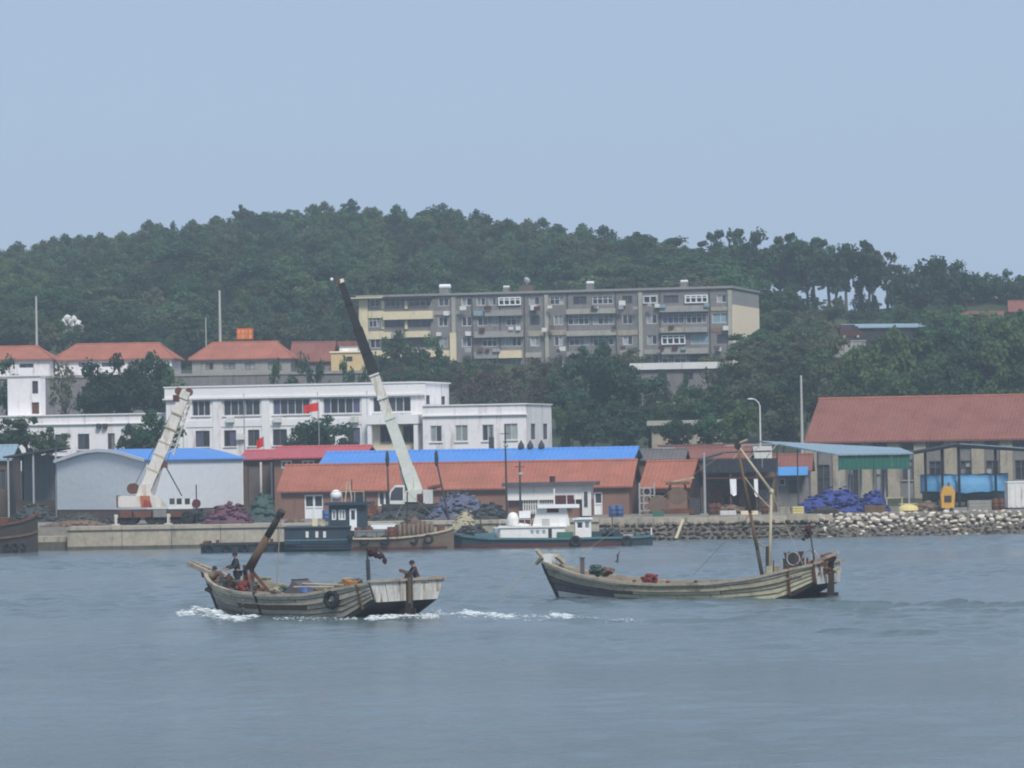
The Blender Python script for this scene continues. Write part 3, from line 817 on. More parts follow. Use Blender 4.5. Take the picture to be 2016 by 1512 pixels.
for px, top, wd in ((1785, 540, 70), (1815, 516, 100), (1862, 512, 110), (1905, 536, 90), (1940, 548, 80), (1985, 545, 80), (1800, 526, 90), (1838, 508, 110), (1884, 516, 100), (1925, 540, 70), (1962, 534, 80), (2005, 544, 80), (2050, 540, 90), (1775, 560, 60), (1870, 560, 90)):
    tree_px('shrub', 'dark', px, 600 + rng.uniform(-6, 4), top, wd, 'ridge_tree', 'dense dark tree at the far end of the low ridge', G11)
G12 = 'trees below the low ridge'
for px, top, wd, lf in ((1512, 556, 90, 'dark'), (1550, 562, 90, 'dark'), (1535, 600, 90, 'dark'), (1515, 580, 70, 'dark'), (1545, 570, 70, 'mid'), (1572, 590, 60, 'dark'), (1640, 588, 50, 'olive'), (1770, 600, 60, 'mid'), (1850, 590, 60, 'mid')):
    tree_px('broad', lf, px, 572, top, wd, 'hillside_tree', 'tree below the low ridge beside the beige end wall', G12)

# --- slope between the ridge and the hall, and scrub under the apartment block
_sr = random.Random(5)
G13 = 'trees on the bare slope below the ridge'
y = 484.0
while y < 590:
    x = at(1500, 650, y).x
    x1 = at(2090, 650, y).x
    while x < x1:
        px = 1008 + x * F / y
        if not ((1640 < px < 1840 and 486 < y < 552) or (1630 < px < 1715 and y < 506) or (1885 < px < 2080 and 528 < y < 556)):
            if _sr.random() < .85:
                kd, lf = _sr.choice([('broad', 'mid'), ('broad', 'olive'), ('broad', 'dark'), ('loose', 'mid'), ('shrub', 'olive'), ('twig', 'olive'), ('shrub', 'mid')])
                h = _sr.uniform(3.0, 5.6) if y < 556 else _sr.uniform(1.8, 2.8)
                tree_at(kd, lf, x + _sr.uniform(-1.5, 1.5), y + _sr.uniform(-2, 2), h, h * _sr.uniform(1.0, 1.4), 'slope_tree', dict(dark='dark green', mid='mid green', olive='olive')[lf] + ' ' + dict(broad='round tree', loose='open tree', shrub='bush', twig='thin bare tree')[kd] + ' on the slope below the low ridge', G13 + ': ' + lf + ' ' + kd)
        x += 4.6
    y += 6.5
G14 = 'scrub along the foot of the apartment block'
y = 470.0
while y < 522:
    x, x1 = at(735, 720, y).x, at(1260, 720, y).x
    while x < x1:
        kd, lf = _sr.choice([('shrub', 'dark'), ('twig', 'brown'), ('shrub', 'olive'), ('twig', 'olive'), ('shrub', 'mid')])
        h = _sr.uniform(1.6, 3.0)
        if _sr.random() < .8:
            tree_at(kd, lf, x + _sr.uniform(-1, 1), y + _sr.uniform(-2, 2), h, h * _sr.uniform(1.2, 1.7), 'scrub_bush', dict(dark='dark', mid='green', olive='olive', brown='brown')[lf] + ' ' + dict(shrub='leafy scrub bush', twig='twiggy scrub bush')[kd] + ' on the slope below the apartment block', G14 + ': ' + lf + ' ' + kd, 'bush')
        x += 3.6
    y += 8.0

# --- the wood on the hill: the trees that show largest as things, the rest as one mass
APX0, APX1 = at(690, 650, 530).x, at(1510, 650, 530).x
ROCKS = [(140, 632, 34, 22)]
_rk = [hit(a, b, lift=3.6) for a, b, _, _ in ROCKS]
cand = []
_hr = random.Random(21)
yy = 548.0
while yy < 748:
    xx = -125.0
    while xx < 85:
        x, y = xx + _hr.uniform(-1.6, 1.6), yy + _hr.uniform(-1.6, 1.6)
        dr = float(np.interp(x, _RX, _RD))
        px = 1008 + x * F / y
        if any(abs(x - q.x * y / q.y) < 4.2 and -16 < y - q.y < 4.5 for q in _rk):
            xx += 4.6
            continue
        if y < dr + 5 and -60 < px < 1500 and not (APX0 - 2 < x < APX1 + 3 and y < 560):
            tall = 1.0 if px < 1080 else 1.0 + (px - 1080) / 420 * 0.2
            h = _hr.uniform(3.8, 7.0) * tall
            if y > dr - 5: h *= _hr.uniform(0.6, 0.95)
            cand.append((x, y, h, y > dr - 7))
        xx += 4.6
    yy += 5.0
ridge = [c for c in cand if c[3]]
rest = sorted([c for c in cand if not c[3]], key=lambda c: -c[2] / c[1])
n_ind = 170
ind = ridge[:110] + rest[:max(0, n_ind - min(len(ridge), 110))]
oth = ridge[110:] + rest[max(0, n_ind - min(len(ridge), 110)):]
# the wood goes on beyond the edges of the view
for x0, x1, y0, y1 in ((84, 200, 396, 640), (-210, -126, 520, 760)):
    y = y0
    while y < y1:
        x = x0
        while x < x1:
            if not (x < 78 * y / 600 and y > 560) and abs(x) * F / y > 1110:
                oth.append((x + _hr.uniform(-2, 2), y + _hr.uniform(-2, 2), _hr.uniform(3.8, 6.5), False))
            x += 5.0
        y += 5.5
MIX = [('broad', 'dark')] * 6 + [('broad', 'mid')] * 5 + [('broad', 'olive')] * 2 + [('loose', 'mid'), ('loose', 'dark'), ('twig', 'olive'), ('broad', 'light'), ('broad', 'olive')]
for x, y, h, rd in ind:
    kd, lf = rng.choice(MIX) if not rd else rng.choice([('broad', 'dark'), ('broad', 'mid'), ('loose', 'dark'), ('loose', 'mid'), ('loose', 'olive'), ('shrub', 'dark')])
    tree_at(kd, lf, x, y, h, h * rng.uniform(1.0, 1.4), 'hillside_tree',
            (HUE[lf] + ' ' + SHP[kd] + (' standing on the skyline of the wooded hill' if rd else ' in the wood covering the hillside')),
            ('%s %ss along the hill skyline' if rd else '%s %ss in the hillside wood') % (HUE[lf], SHP[kd]))
# geometry-node wood for the remainder
pc = bpy.data.collections.new('woodland_parts')
pk = [('broad', 'dark'), ('broad', 'mid'), ('broad', 'olive'), ('loose', 'mid'), ('shrub', 'dark'), ('broad', 'light')]
for i, k_ in enumerate(pk):
    for j, (cr, tr, *_) in enumerate(TREES[k_][:2]):
        o = bpy.data.objects.new('wood_%02d_%d' % (i, j), cr)
        pc.objects.link(o)
me = bpy.data.meshes.new('woodland')
me.from_pydata([(x, y, gz(x, y) - 0.4) for x, y, h, rd in oth], [], [])
for nm, vals, tp in (('sc', [h / 6.0 * 1.12 for _, _, h, _ in oth], 'FLOAT'), ('rz', [_hr.uniform(0, 6.28) for _ in oth], 'FLOAT'),
                     ('pick', [_hr.choice([0, 0, 1, 1, 2, 2, 3, 3, 2, 4, 5, 4, 6, 7, 8, 9, 10, 11, 10]) for _ in oth], 'INT')):
    at_ = me.attributes.new(nm, tp, 'POINT')
    at_.data.foreach_set('value', vals)
wood = link('woodland', me)
tag(wood, 'mass of dark green trees covering the slopes of the hill', 'wood', kind='stuff')
ng = bpy.data.node_groups.new('woodland_scatter', 'GeometryNodeTree')
ng.interface.new_socket('Geometry', in_out='INPUT', socket_type='NodeSocketGeometry')
ng.interface.new_socket('Geometry', in_out='OUTPUT', socket_type='NodeSocketGeometry')
gi, go = ng.nodes.new('NodeGroupInput'), ng.nodes.new('NodeGroupOutput')
ip = ng.nodes.new('GeometryNodeInstanceOnPoints')
ci = ng.nodes.new('GeometryNodeCollectionInfo')
ci.inputs['Collection'].default_value = pc
ci.inputs['Separate Children'].default_value = True
ci.inputs['Reset Children'].default_value = True
def nattr(nm, tp):
    a = ng.nodes.new('GeometryNodeInputNamedAttribute'); a.data_type = tp; a.inputs['Name'].default_value = nm
    return next(o for o in a.outputs if o.enabled and o.name == 'Attribute')
cx = ng.nodes.new('ShaderNodeCombineXYZ')
ng.links.new(nattr('rz', 'FLOAT'), cx.inputs[2])
ng.links.new(gi.outputs[0], ip.inputs['Points'])
ng.links.new(ci.outputs[0], ip.inputs['Instance'])
ip.inputs['Pick Instance'].default_value = True
ng.links.new(nattr('pick', 'INT'), ip.inputs['Instance Index'])
ng.links.new(cx.outputs[0], ip.inputs['Rotation'])
ng.links.new(nattr('sc', 'FLOAT'), ip.inputs['Scale'])
ng.links.new(ip.outputs[0], go.inputs[0])
md = wood.modifiers.new('scatter', 'NODES')
md.node_group = ng
print('TREES individual', len(ind), 'mass', len(oth))
# ================================================================== building helpers
def F_front(y0=0.0):
    return lambda u, d, z: (u, y0 + d, z)
def F_right(lx):
    return lambda u, d, z: (lx - d, u, z)
def F_left(lx):
    return lambda u, d, z: (lx + d, u, z)
def mbx(mb, fn, u0, u1, d0, d1, z0, z1):
    p = [fn(u, d, z) for z in (z0, z1) for d in (d0, d1) for u in (u0, u1)]
    mb.add(p, [(0, 2, 3, 1), (4, 5, 7, 6), (0, 1, 5, 4), (2, 6, 7, 3), (0, 4, 6, 2), (1, 3, 7, 5)])
def skin(mb, fn, u0, u1, z0, z1, holes, d=0.22):
    us = sorted({u0, u1} | {min(max(v, u0), u1) for h in holes for v in h[:2]})
    zs = sorted({z0, z1} | {min(max(v, z0), z1) for h in holes for v in h[2:]})
    for i in range(len(us)-1):
        for j in range(len(zs)-1):
            uc, zc = (us[i]+us[i+1])/2, (zs[j]+zs[j+1])/2
            if any(h[0] < uc < h[1] and h[2] < zc < h[3] for h in holes): continue
            mb.quad(fn(us[i], 0, zs[j]), fn(us[i+1], 0, zs[j]), fn(us[i+1], 0, zs[j+1]), fn(us[i], 0, zs[j+1]))
    for a, b, c, e in holes:
        mb.quad(fn(a, 0, c), fn(b, 0, c), fn(b, d, c), fn(a, d, c))
        mb.quad(fn(a, 0, e), fn(a, d, e), fn(b, d, e), fn(b, 0, e))
        mb.quad(fn(a, 0, c), fn(a, d, c), fn(a, d, e), fn(a, 0, e))
        mb.quad(fn(b, 0, c), fn(b, 0, e), fn(b, d, e), fn(b, d, c))
        mb.quad(fn(a, d, c), fn(b, d, c), fn(b, d, e), fn(a, d, e))
def window(parent, fn, r, nx=2, nz=1, fm='frame', gm='glass', ft=0.07, d=0.22, proud=-0.06, name='window', split=None, sill=None):
    u0, u1, z0, z1 = r
    m = MB()
    e = 0.004
    u0 += e; u1 -= e; z0 += e; z1 -= e
    db = d - 0.012
    for a, b in ((u0, u0+ft), (u1-ft, u1)):
        mbx(m, fn, a, b, -proud, db, z0, z1)
    for a, b in ((z0, z0+ft), (z1-ft, z1)):
        mbx(m, fn, u0+ft, u1-ft, -proud, db, a, b)
    us = [u0 + (u1-u0)*i/nx for i in range(nx+1)]
    zs = [z0, z1] if nz == 1 else ([z0, z0+(z1-z0)*(split or 0.68), z1] if nz == 2 else [z0+(z1-z0)*i/nz for i in range(nz+1)])
    for u in us[1:-1]:
        mbx(m, fn, u-ft*.5, u+ft*.5, -proud+0.01, db, z0+ft, z1-ft)
    for z in zs[1:-1]:
        mbx(m, fn, u0+ft, u1-ft, -proud+0.013, db, z-ft*.4, z+ft*.4)
    fr_ = m.build(name, MT[fm], parent)
    for i in range(nx):
        for j in range(len(zs)-1):
            g = MB()
            mbx(g, fn, us[i]+ft*.5, us[i+1]-ft*.5, d*0.62, d*0.62+0.02, zs[j]+ft*.4, zs[j+1]-ft*.4)
            gm_ = gm if isinstance(gm, str) else rng.choice(gm)
            g.build('pane', MT[gm_], fr_)
    if sill:
        m = MB(); mbx(m, fn, u0-0.08, u1+0.08, -0.12, 0.05, z0-0.10, z0-0.01)
        m.build('sill', MT[sill], fr_)
    return fr_
def walls(w, dep, z0, z1, fholes=(), rholes=(), lholes=(), d=0.22, top=True):
    m = MB()
    skin(m, F_front(0), 0, w, z0, z1, list(fholes), d)
    skin(m, F_right(w), 0, dep, z0, z1, list(rholes), d)
    skin(m, F_left(0), 0, dep, z0, z1, list(lholes), d)
    m.quad((0, dep, z0), (w, dep, z0), (w, dep, z1), (0, dep, z1))
    if top: m.quad((0, 0, z1), (w, 0, z1), (w, dep, z1), (0, dep, z1))
    return m
def gable_roof(parent, w, dep, ze, rise, mt, oh=0.35, th=0.12, ridge=True, wallm=None, name='roof', seg=1, capm=None):
    prof = []
    for i in range(2*seg+1):
        t = i/(2*seg)
        if seg == 1: zz = rise*(1-abs(2*t-1))
        else: zz = rise*math.sin(math.pi*t)**1.15
        prof.append((t*dep, ze + zz))
    # overhang at the eaves
    s0 = (prof[1][1]-prof[0][1])/(prof[1][0]-prof[0][0])
    prof[0] = (-oh, ze - s0*oh); prof[-1] = (dep+oh, ze - s0*oh)
    m = MB()
    n = len(prof)
    vv = [(-oh, y, z) for y, z in prof] + [(w+oh, y, z) for y, z in prof] + [(-oh, y, z+th) for y, z in prof] + [(w+oh, y, z+th) for y, z in prof]
    ff = []
    for i in range(n-1):
        ff += [(i, i+1, n+i+1, n+i), (2*n+i, 3*n+i, 3*n+i+1, 2*n+i+1), (i, 2*n+i, 2*n+i+1, i+1), (n+i, n+i+1, 3*n+i+1, 3*n+i)]
    ff += [(0, n, 3*n, 2*n), (n-1, 3*n-1, 4*n-1, 2*n-1)]
    m.add(vv, ff)
    ro = m.build(name, MT[mt], parent)
    if ridge:
        MB().tube((-oh-.02, dep/2, ze+rise+th*0.9), (w+oh+.02, dep/2, ze+rise+th*0.9), 0.13, None, 8).build('ridge_cap', MT[capm or mt], ro)
    if wallm:
        for x0, x1 in ((0.0, 0.2), (w-0.2, w)):
            g = MB()
            pr = [(y, z) for y, z in ([(0, ze)] + prof[1:-1] + [(dep, ze)])]
            k = len(pr)
            g.add([(x0, y, z-0.003) for y, z in pr] + [(x1, y, z-0.003) for y, z in pr], [tuple(range(k)), tuple(range(2*k-1, k-1, -1))] + [(i, k+i, k+(i+1) % k, (i+1) % k) for i in range(k)])
            g.build('gable', MT[wallm], parent)
    return ro
def hip_roof(parent, w, dep, ze, rise, mt, oh=0.4, th=0.14, ins=1.9):
    m = MB()
    h = dep/2; g_ = min(ins, w/2-.3)
    a = [(-oh, -oh), (w+oh, -oh), (w+oh, dep+oh), (-oh, dep+oh)]
    vv = [(x, y, ze) for x, y in a] + [(x, y, ze+th) for x, y in a] + [(g_, h, ze+rise), (w-g_, h, ze+rise)]
    m.add(vv, [(3, 2, 1, 0), (0, 1, 5, 4), (1, 2, 6, 5), (2, 3, 7, 6), (3, 0, 4, 7), (4, 5, 9, 8), (5, 6, 9), (6, 7, 8, 9), (7, 4, 8)])
    ro = m.build('roof', MT[mt], parent)
    c = MB()
    c.tube((g_, h, ze+rise), (w-g_, h, ze+rise), 0.12)
    for p, q in (((-oh, -oh), (g_, h)), ((w+oh, -oh), (w-g_, h))):
        c.tube((p[0], p[1], ze+th), (q[0], q[1], ze+rise), 0.10)
    c.build('ridge_cap', MT[mt], ro)
    return ro
def door(parent, fn, r, fm='framewhite', gm='glass', nx=2, d=0.2):
    u0, u1, z0, z1 = r
    m = MB()
    zm = z0 + (z1-z0)*0.48
    mbx(m, fn, u0, u1, d*.55, d*.8, z0, z1)
    for a, b in ((u0, u0+.07), (u1-.07, u1)): mbx(m, fn, a, b, 0.02, d*.55, z0, z1)
    mbx(m, fn, u0+.07, u1-.07, 0.02, d*.55, z1-.1, z1)
    mbx(m, fn, u0+.07, u1-.07, 0.05, d*.55, zm-.06, zm+.06)
    for i in range(1, nx):
        u = u0 + (u1-u0)*i/nx
        mbx(m, fn, u-.06, u+.06, 0.04, d*.55, z0, zm-.06); mbx(m, fn, u-.06, u+.06, 0.04, d*.55, zm+.06, z1-.1)
    o = m.build('door', MT[fm], parent)
    for i in range(nx):
        a, b = u0+(u1-u0)*i/nx+.1, u0+(u1-u0)*(i+1)/nx-.1
        g = MB(); mbx(g, fn, a, b, d*.48, d*.55-.004, zm+.08, z1-.12); g.build('pane', MT[gm], o)
    return o
YAW = R(14)

# ================================================================== white two storey office
f = Frame(328, 880, 414, YAW, z=5.2)
off = f.empty('white_office')
tag(off, 'two storey white office with banded windows and flat parapet', 'office building')
W = f.front(836, 800)[0]
ZT = f.front(328, 764)[1]
DEP = f.side(884, 780, W)[0]
upper = [f.rect(*r) for r in ((378, 789, 414, 819), (440, 787, 512, 818), (537, 785, 610, 816), (636, 783, 709, 814), (734, 781, 809, 811))]
lower = [f.rect(*r) for r in ((385, 848, 413, 880), (441, 847, 465, 879), (488, 846, 511, 878), (537, 845, 565, 877), (585, 844, 610, 876), (636, 843, 660, 875), (684, 842, 709, 874))]
porch = f.rect(738, 836, 822, 892)
sideh = []
for px, y0, y1 in ((843, 778, 796), (873, 780, 797)):
    a, b = f.side(px-4, 790, W)[0], f.side(px+4, 790, W)[0]
    sideh.append((a, b, f.side(px, y1, W)[1], f.side(px, y0, W)[1]))
wl = MB()
skin(wl, F_front(0), 0, W, -1.5, ZT, upper + lower, 0.25)
# the porch is a deeper recess
skin(wl, F_right(W), 0, DEP, -1.5, ZT, sideh, 0.25)
wl.quad((0, 0, -1.5), (0, DEP, -1.5), (0, DEP, ZT), (0, 0, ZT)); wl.quad((0, DEP, -1.5), (W, DEP, -1.5), (W, DEP, ZT), (0, DEP, ZT)); wl.quad((0, 0, ZT), (W, 0, ZT), (W, DEP, ZT), (0, DEP, ZT))
wl.build('wall', MT['white'], off)
zc = f.front(560, 780)[1]
MB().bx(-0.18, W+0.18, -0.2, DEP+0.1, ZT-0.02, ZT+0.12).build('parapet_cap', MT['whitetrim'], off)
MB().bx(-0.1, W+0.1, -0.12, 0.0, zc, ZT-0.06).build('parapet_band', MT['whitetrim'], off)
MB().bx(-0.25, W+0.3, -0.34, 0.0, zc-0.16, zc-0.02).build('cornice', MT['whitetrim'], off)
zm = f.front(560, 831)[1]
MB().bx(0.0, W-4.3, -0.07, 0.0, zm-0.35, zm+0.3).build('string_course', MT['whitetrim'], off)
for px in (358, 428, 524, 623, 721):
    u = f.front(px, 830)[0]
    MB().bx(u-.42, u+.42, -0.14, 0.0, -1.5, zc-0.17).build('pilaster', MT['whitetrim'], off)
for r in upper:
    window(off, F_front(0), r, nx=5 if r[1]-r[0] > 3 else 3, fm='frame', gm=['glass', 'glass', 'glass', 'glassviolet'], d=0.25, ft=0.07, sill='whitetrim')
for r in lower:
    window(off, F_front(0), r, nx=2, fm='framedk', gm=['glass', 'glass', 'glassviolet'], d=0.25, sill='whitetrim')
for r in sideh:
    window(off, F_right(W), r, nx=1, fm='framedk', d=0.25)
# porch: canopy slab on two posts with windows behind
u0, u1, z0, z1 = porch
MB().bx(u0-.4, u1+.5, -1.5, -0.005, z1+0.05, z1+0.95).build('porch_canopy', MT['whitetrim'], off)
for u in (u0-.15, u1+.2):
    MB().bx(u-.2, u+.2, -1.4, -1.0, -1.5, z1+0.04).build('porch_post', MT['whitetrim'], off)
for pr in ((750, 838, 772, 871), (795, 838, 818, 871)):
    r = f.rect(*pr)
    window(off, F_front(-0.25), r, nx=2, fm='framedk', d=0.25, proud=0.0)
g = MB(); g.bx(u0-.1, u1+.15, -0.06, -0.004, -1.4, z1).build('porch_wall', MT['beige'], off)
for px in (350, 470, 615, 712):
    u = f.front(px, 820)[0]; MB().tube((u+.6, -.1, -1), (u+.6, -.1, ZT-.7), .055, None, 6).build('drainpipe', MT['greysteel'], off)
for px, py in ((455, 826), (548, 826), (700, 826), (648, 858), (475, 860)):
    u, z = f.front(px, py); MB().bx(u-.4, u+.4, -.42, -.16, z-.28, z+.28).build('air_conditioner', MT['offwhite'], off)
# flat roof, small vents
MB().bx(1, W-1, 1, DEP-1, ZT+0.13, ZT+0.2).build('roof', MT['greywall'], off)

f2 = Frame(833, 880, 405.6, YAW, z=5.2)
wg = f2.empty('white_office_wing')
tag(wg, 'single storey white wing with square windows beside the two storey office', 'office wing')
W2 = f2.front(1036, 830)[0]; ZT2 = f2.front(833, 800)[1]; DEP2 = f2.side(1086, 830, W2)[0]
hw = [f2.rect(*r) for r in ((847, 838, 870, 870), (896, 837, 921, 869), (949, 836, 972, 868), (993, 834, 1019, 866))]
hs = []
for px in (1050, 1074):
    a, b = f2.side(px-4.5, 850, W2)[0], f2.side(px+4.5, 850, W2)[0]
    hs.append((a, b, f2.side(px, 865, W2)[1], f2.side(px, 834, W2)[1]))
walls(W2, DEP2, -1.5, ZT2, hw, hs).build('wall', MT['white'], wg)
zc = f2.front(930, 816)[1]
MB().bx(-0.05, W2+0.12, -0.14, DEP2+.1, ZT2, ZT2+0.12).build('parapet_cap', MT['whitetrim'], wg)
MB().bx(-0.05, W2+0.2, -0.22, 0.0, zc-.12, zc).build('cornice', MT['whitetrim'], wg)
for r in hw: window(wg, F_front(0), r, nx=2, fm='frame', gm=['glass', 'curtain'], sill='whitetrim')
for r in hs: window(wg, F_right(W2), r, nx=1, fm='framedk', gm='glassviolet')

f3 = Frame(-60, 890, 421, YAW, z=5.0)
lw = f3.empty('white_low_wing')
tag(lw, 'long low stained white wing with a stair tower on its roof', 'office wing')
W3 = f3.front(345, 850)[0]; ZT3 = f3.front(200, 817)[1]
hw = [f3.rect(*r) for r in ((10, 857, 30, 888), (58, 856, 80, 887), (108, 855, 131, 886), (153, 854, 176, 885), (212, 853, 226, 885), (258, 852, 282, 884))]
walls(W3, 9, -1.5, ZT3, hw).build('wall', MT['white'], lw)
zc = f3.front(200, 833)[1]
MB().bx(-0.1, W3, -0.16, 9.1, ZT3, ZT3+.12).build('parapet_cap', MT['whitetrim'], lw)
MB().bx(-0.1, W3, -0.2, 0, zc-.1, zc).build('cornice', MT['whitetrim'], lw)
for r in hw: window(lw, F_front(0), r, nx=2, fm='framedk', gm=['glass', 'curtain', 'glass'], sill='whitetrim')
for px in (196, 208):
    r = f3.rect(px-4, 834, px+4, 843)
    MB().bx(r[0], r[1], -.4, -.02, r[2], r[3]).build('air_conditioner', MT['darkmetal'], lw)
# tower
r = f3.rect(15, 741, 80, 817, 1.5)
tw = MB()
tf = f3.rect(63, 750, 75, 775, 1.5); td = f3.rect(62, 792, 77, 815, 1.5)
skin(tw, F_front(1.5), r[0], r[1], ZT3+.13, r[3], [tf, td], 0.3)
tw.quad((r[1], 1.5, ZT3+.13), (r[1], 2.9, ZT3+.13), (r[1], 2.9, r[3]), (r[1], 1.5, r[3])); tw.quad((r[0], 1.5, ZT3+.13), (r[0], 2.9, ZT3+.13), (r[0], 2.9, r[3]), (r[0], 1.5, r[3]))
tw.quad((r[0], 2.9, ZT3+.13), (r[1], 2.9, ZT3+.13), (r[1], 2.9, r[3]), (r[0], 2.9, r[3])); tw.quad((r[0], 1.5, r[3]), (r[1], 1.5, r[3]), (r[1], 2.9, r[3]), (r[0], 2.9, r[3]))
t_ = tw.build('stair_tower', MT['white'], lw)
MB().bx(r[0]-.12, r[1]+.12, 1.35, 3.0, r[3]+.002, r[3]+.14).build('tower_cap', MT['whitetrim'], t_)
window(t_, F_front(1.5), tf, nx=1, fm='framedk', d=0.3)
MB().bx(td[0]+.05, td[1]-.05, 1.62, 1.7, td[2], td[3]-.05).build('rusty_door', MT['rust'], t_)

# flags hung before the office
def flag(px, py0, py1, D, wpx, hpx, lab, pole_bot):
    a = at(px, py0, D)
    zb = max(gz(a.x, D), 1.72)
    t = thing('flagpole', lab, 'flag', (a.x, D, zb))
    MB().tube((0, 0, 0), (0, 0, a.z-zb), 0.05, 0.03).build('pole', MT['greysteel'], t)
    w_, h_ = wpx/sc_at(D), hpx/sc_at(D)
    m = MB(); n = 8
    for i in range(n):
        for j in (0, 1):
            pass
    vv = []; ff = []
    for s in (0, 0.02):
        for i in range(n+1):
            x = -w_*i/n; y = 0.12*math.sin(i*1.1) + s; sag = 0.45*h_*(i/n)**1.2
            vv += [(x-.04, y, a.z-zb-.1-sag*0.8), (x-.04, y*0.7, a.z-zb-.1-h_-sag*.55)]
    b = 2*(n+1)
    for i in range(n):
        ff += [(2*i, 2*i+1, 2*i+3, 2*i+2), (b+2*i, b+2*i+2, b+2*i+3, b+2*i+1), (2*i, 2*i+2, b+2*i+2, b+2*i), (2*i+1, b+2*i+1, b+2*i+3, 2*i+3)]
    ff += [(0, b, b+1, 1), (2*n, 2*n+1, b+2*n+1, b+2*n)]
    m.add(vv, ff).build('cloth', MT['flag'], t)
    return t
flag(627, 790, 812, 390, 28, 17, 'red flag on a thin pole before the upper office windows', 890)
flag(519, 858, 880, 372, 13, 19, 'small red flag drooping above the red sheet roof', 890)

# ================================================================== terrace with orange roofed houses
ter = thing('terrace_wall', 'grey stone terrace wall under the orange roofed houses', 'retaining wall', (0, 466, 0))
TX0, TX1 = at(-80, 730, 466).x, at(735, 730, 466).x
TZ = at(450, 733, 466).z
MB().bx(TX0, TX1, 0.25, 36, 6, TZ-.2).build('core', MT['greywall'], ter)
x = TX0
while x < TX1 - .3:
    wd = min(rng.uniform(2.6, 4.2), TX1-x)
    zz = TZ
    MB().bx(x+.02, x+wd-.02, rng.uniform(-.04, .04), 0.3, 6, zz-.35).build('wall_panel', MT['greywall'], ter)
    MB().bx(x+.01, x+wd-.01, -.12, .5, zz-.35, zz-.05+rng.uniform(-.05, .05)).build('cope_slab', MT['greypanel'], ter)
    x += wd
def house(px0, px1, yw0, ye, yr, D, dep, label, roofm, wallm, wins, sgn=0, hip=True):
    f = Frame(px0, ye, D, R(3), z=TZ-.1)
    h = f.empty('hillside_house'); tag(h, label, 'house')
    w = f.front(px1, ye)[0]; ze = f.front((px0+px1)/2, ye)[1]; rise = f.front((px0+px1)/2, yr, dep/2)[1]-ze
    holes = [f.rect(*r) for r in wins]
    walls(w, dep, -0.3, ze, holes).build('wall', MT[wallm], h)
    for r in holes: window(h, F_front(0), r, nx=2, fm='framedk', gm=['glass', 'curtain'])
    (hip_roof if hip else gable_roof)(h, w, dep, ze, rise, roofm)
    return h, f, w, ze, rise
house(-110, 98, 738, 710, 683, 478, 7, 'orange roofed white house at the end of the terrace row', 'tile', 'white', ((38, 716, 66, 724), (2, 716, 20, 728)))
house(108, 338, 738, 709, 677, 480, 8, 'long orange hip roofed house half hidden by the dark trees', 'tile', 'white', ((155, 714, 172, 722), (200, 714, 225, 722), (252, 713, 270, 722)))
hC, fC, wC, zeC, riC = house(378, 572, 738, 708, 674, 478, 8, 'orange hip roofed house with a red rooftop sign', 'tile', 'greypanel', ((405, 714, 420, 728), (440, 713, 463, 727), (482, 713, 502, 728), (528, 713, 548, 728)))
hD, *_ = house(574, 650, 738, 710, 676, 483, 8, 'grey roofed house between the signed house and the yellow house', 'tileold', 'greywall', ((590, 714, 606, 728), (618, 714, 632, 726)), hip=False)
# rooftop sign
p0, p1 = at(466, 672, 486), at(498, 646, 486)
sg = thing('rooftop_sign', 'orange red sign board with two rows of yellow lettering on the roof', 'sign', (p0.x, 486, p0.z-.5))
wS, hS = p1.x-p0.x, p1.z-p0.z+.5
MB().bx(0, wS, 0, .12, hS*.36, hS).build('board', MT['signred'], sg)
for u in (.1, wS-.18): MB().bx(u, u+.08, .13, .21, -1.5, hS*.9).build('post', MT['darkmetal'], sg)
MB().bx(-.2, wS+.3, -.25, .35, -.1, hS*.3).build('base_box', MT['maroon'], sg)
for row in range(2):
    for c in range(4):
        x0 = .12 + c*(wS-.2)/4; z0 = hS*.42 + row*hS*.28; cw, ch = (wS-.2)/4*.82, hS*.22
        m = MB(); rr = random.Random(row*7+c)
        for k in range(3): m.bx(x0, x0+cw, -.03, -.002, z0+ch*k/2.6, z0+ch*k/2.6+.055)
        for k in range(2): q = x0+cw*rr.uniform(.1, .85); m.bx(q, q+.055, -.034, -.002, z0, z0+ch)
        m.build('letter', MT['signyel'], sg)
# yellow house
f = Frame(652, 725, 476, R(3), z=TZ-.1)
yh = f.empty('yellow_house'); tag(yh, 'small yellow flat roofed house with a white rooftop room', 'house')
w = f.front(716, 710)[0]; ze = f.front(690, 694)[1]
r1 = f.rect(682, 702, 694, 712)
walls(w, 6, -.3, ze, [r1]).build('wall', MT['yellowwall'], yh)
window(yh, F_front(0), r1, nx=1, fm='framedk')
r = f.rect(668, 681, 704, 694, 1.0)
MB().bx(r[0], r[1], 1, 4, ze+.01, r[3]).build('rooftop_room', MT['offwhite'], yh)
MB().bx(r[0]-.2, r[1]+.3, .8, 4.2, r[3]+.002, r[3]+.55).build('roof', MT['tileold'], yh)
MB().bx(-.15, w+.15, -.15, 6.1, ze+.002, ze+.16).build('parapet_cap', MT['beige'], yh)
MB().bx(r[0]+.3, r[0]+1.1, .93, 1.0, ze+.05, r[3]-.25).build('door', MT['framewhite'], yh)

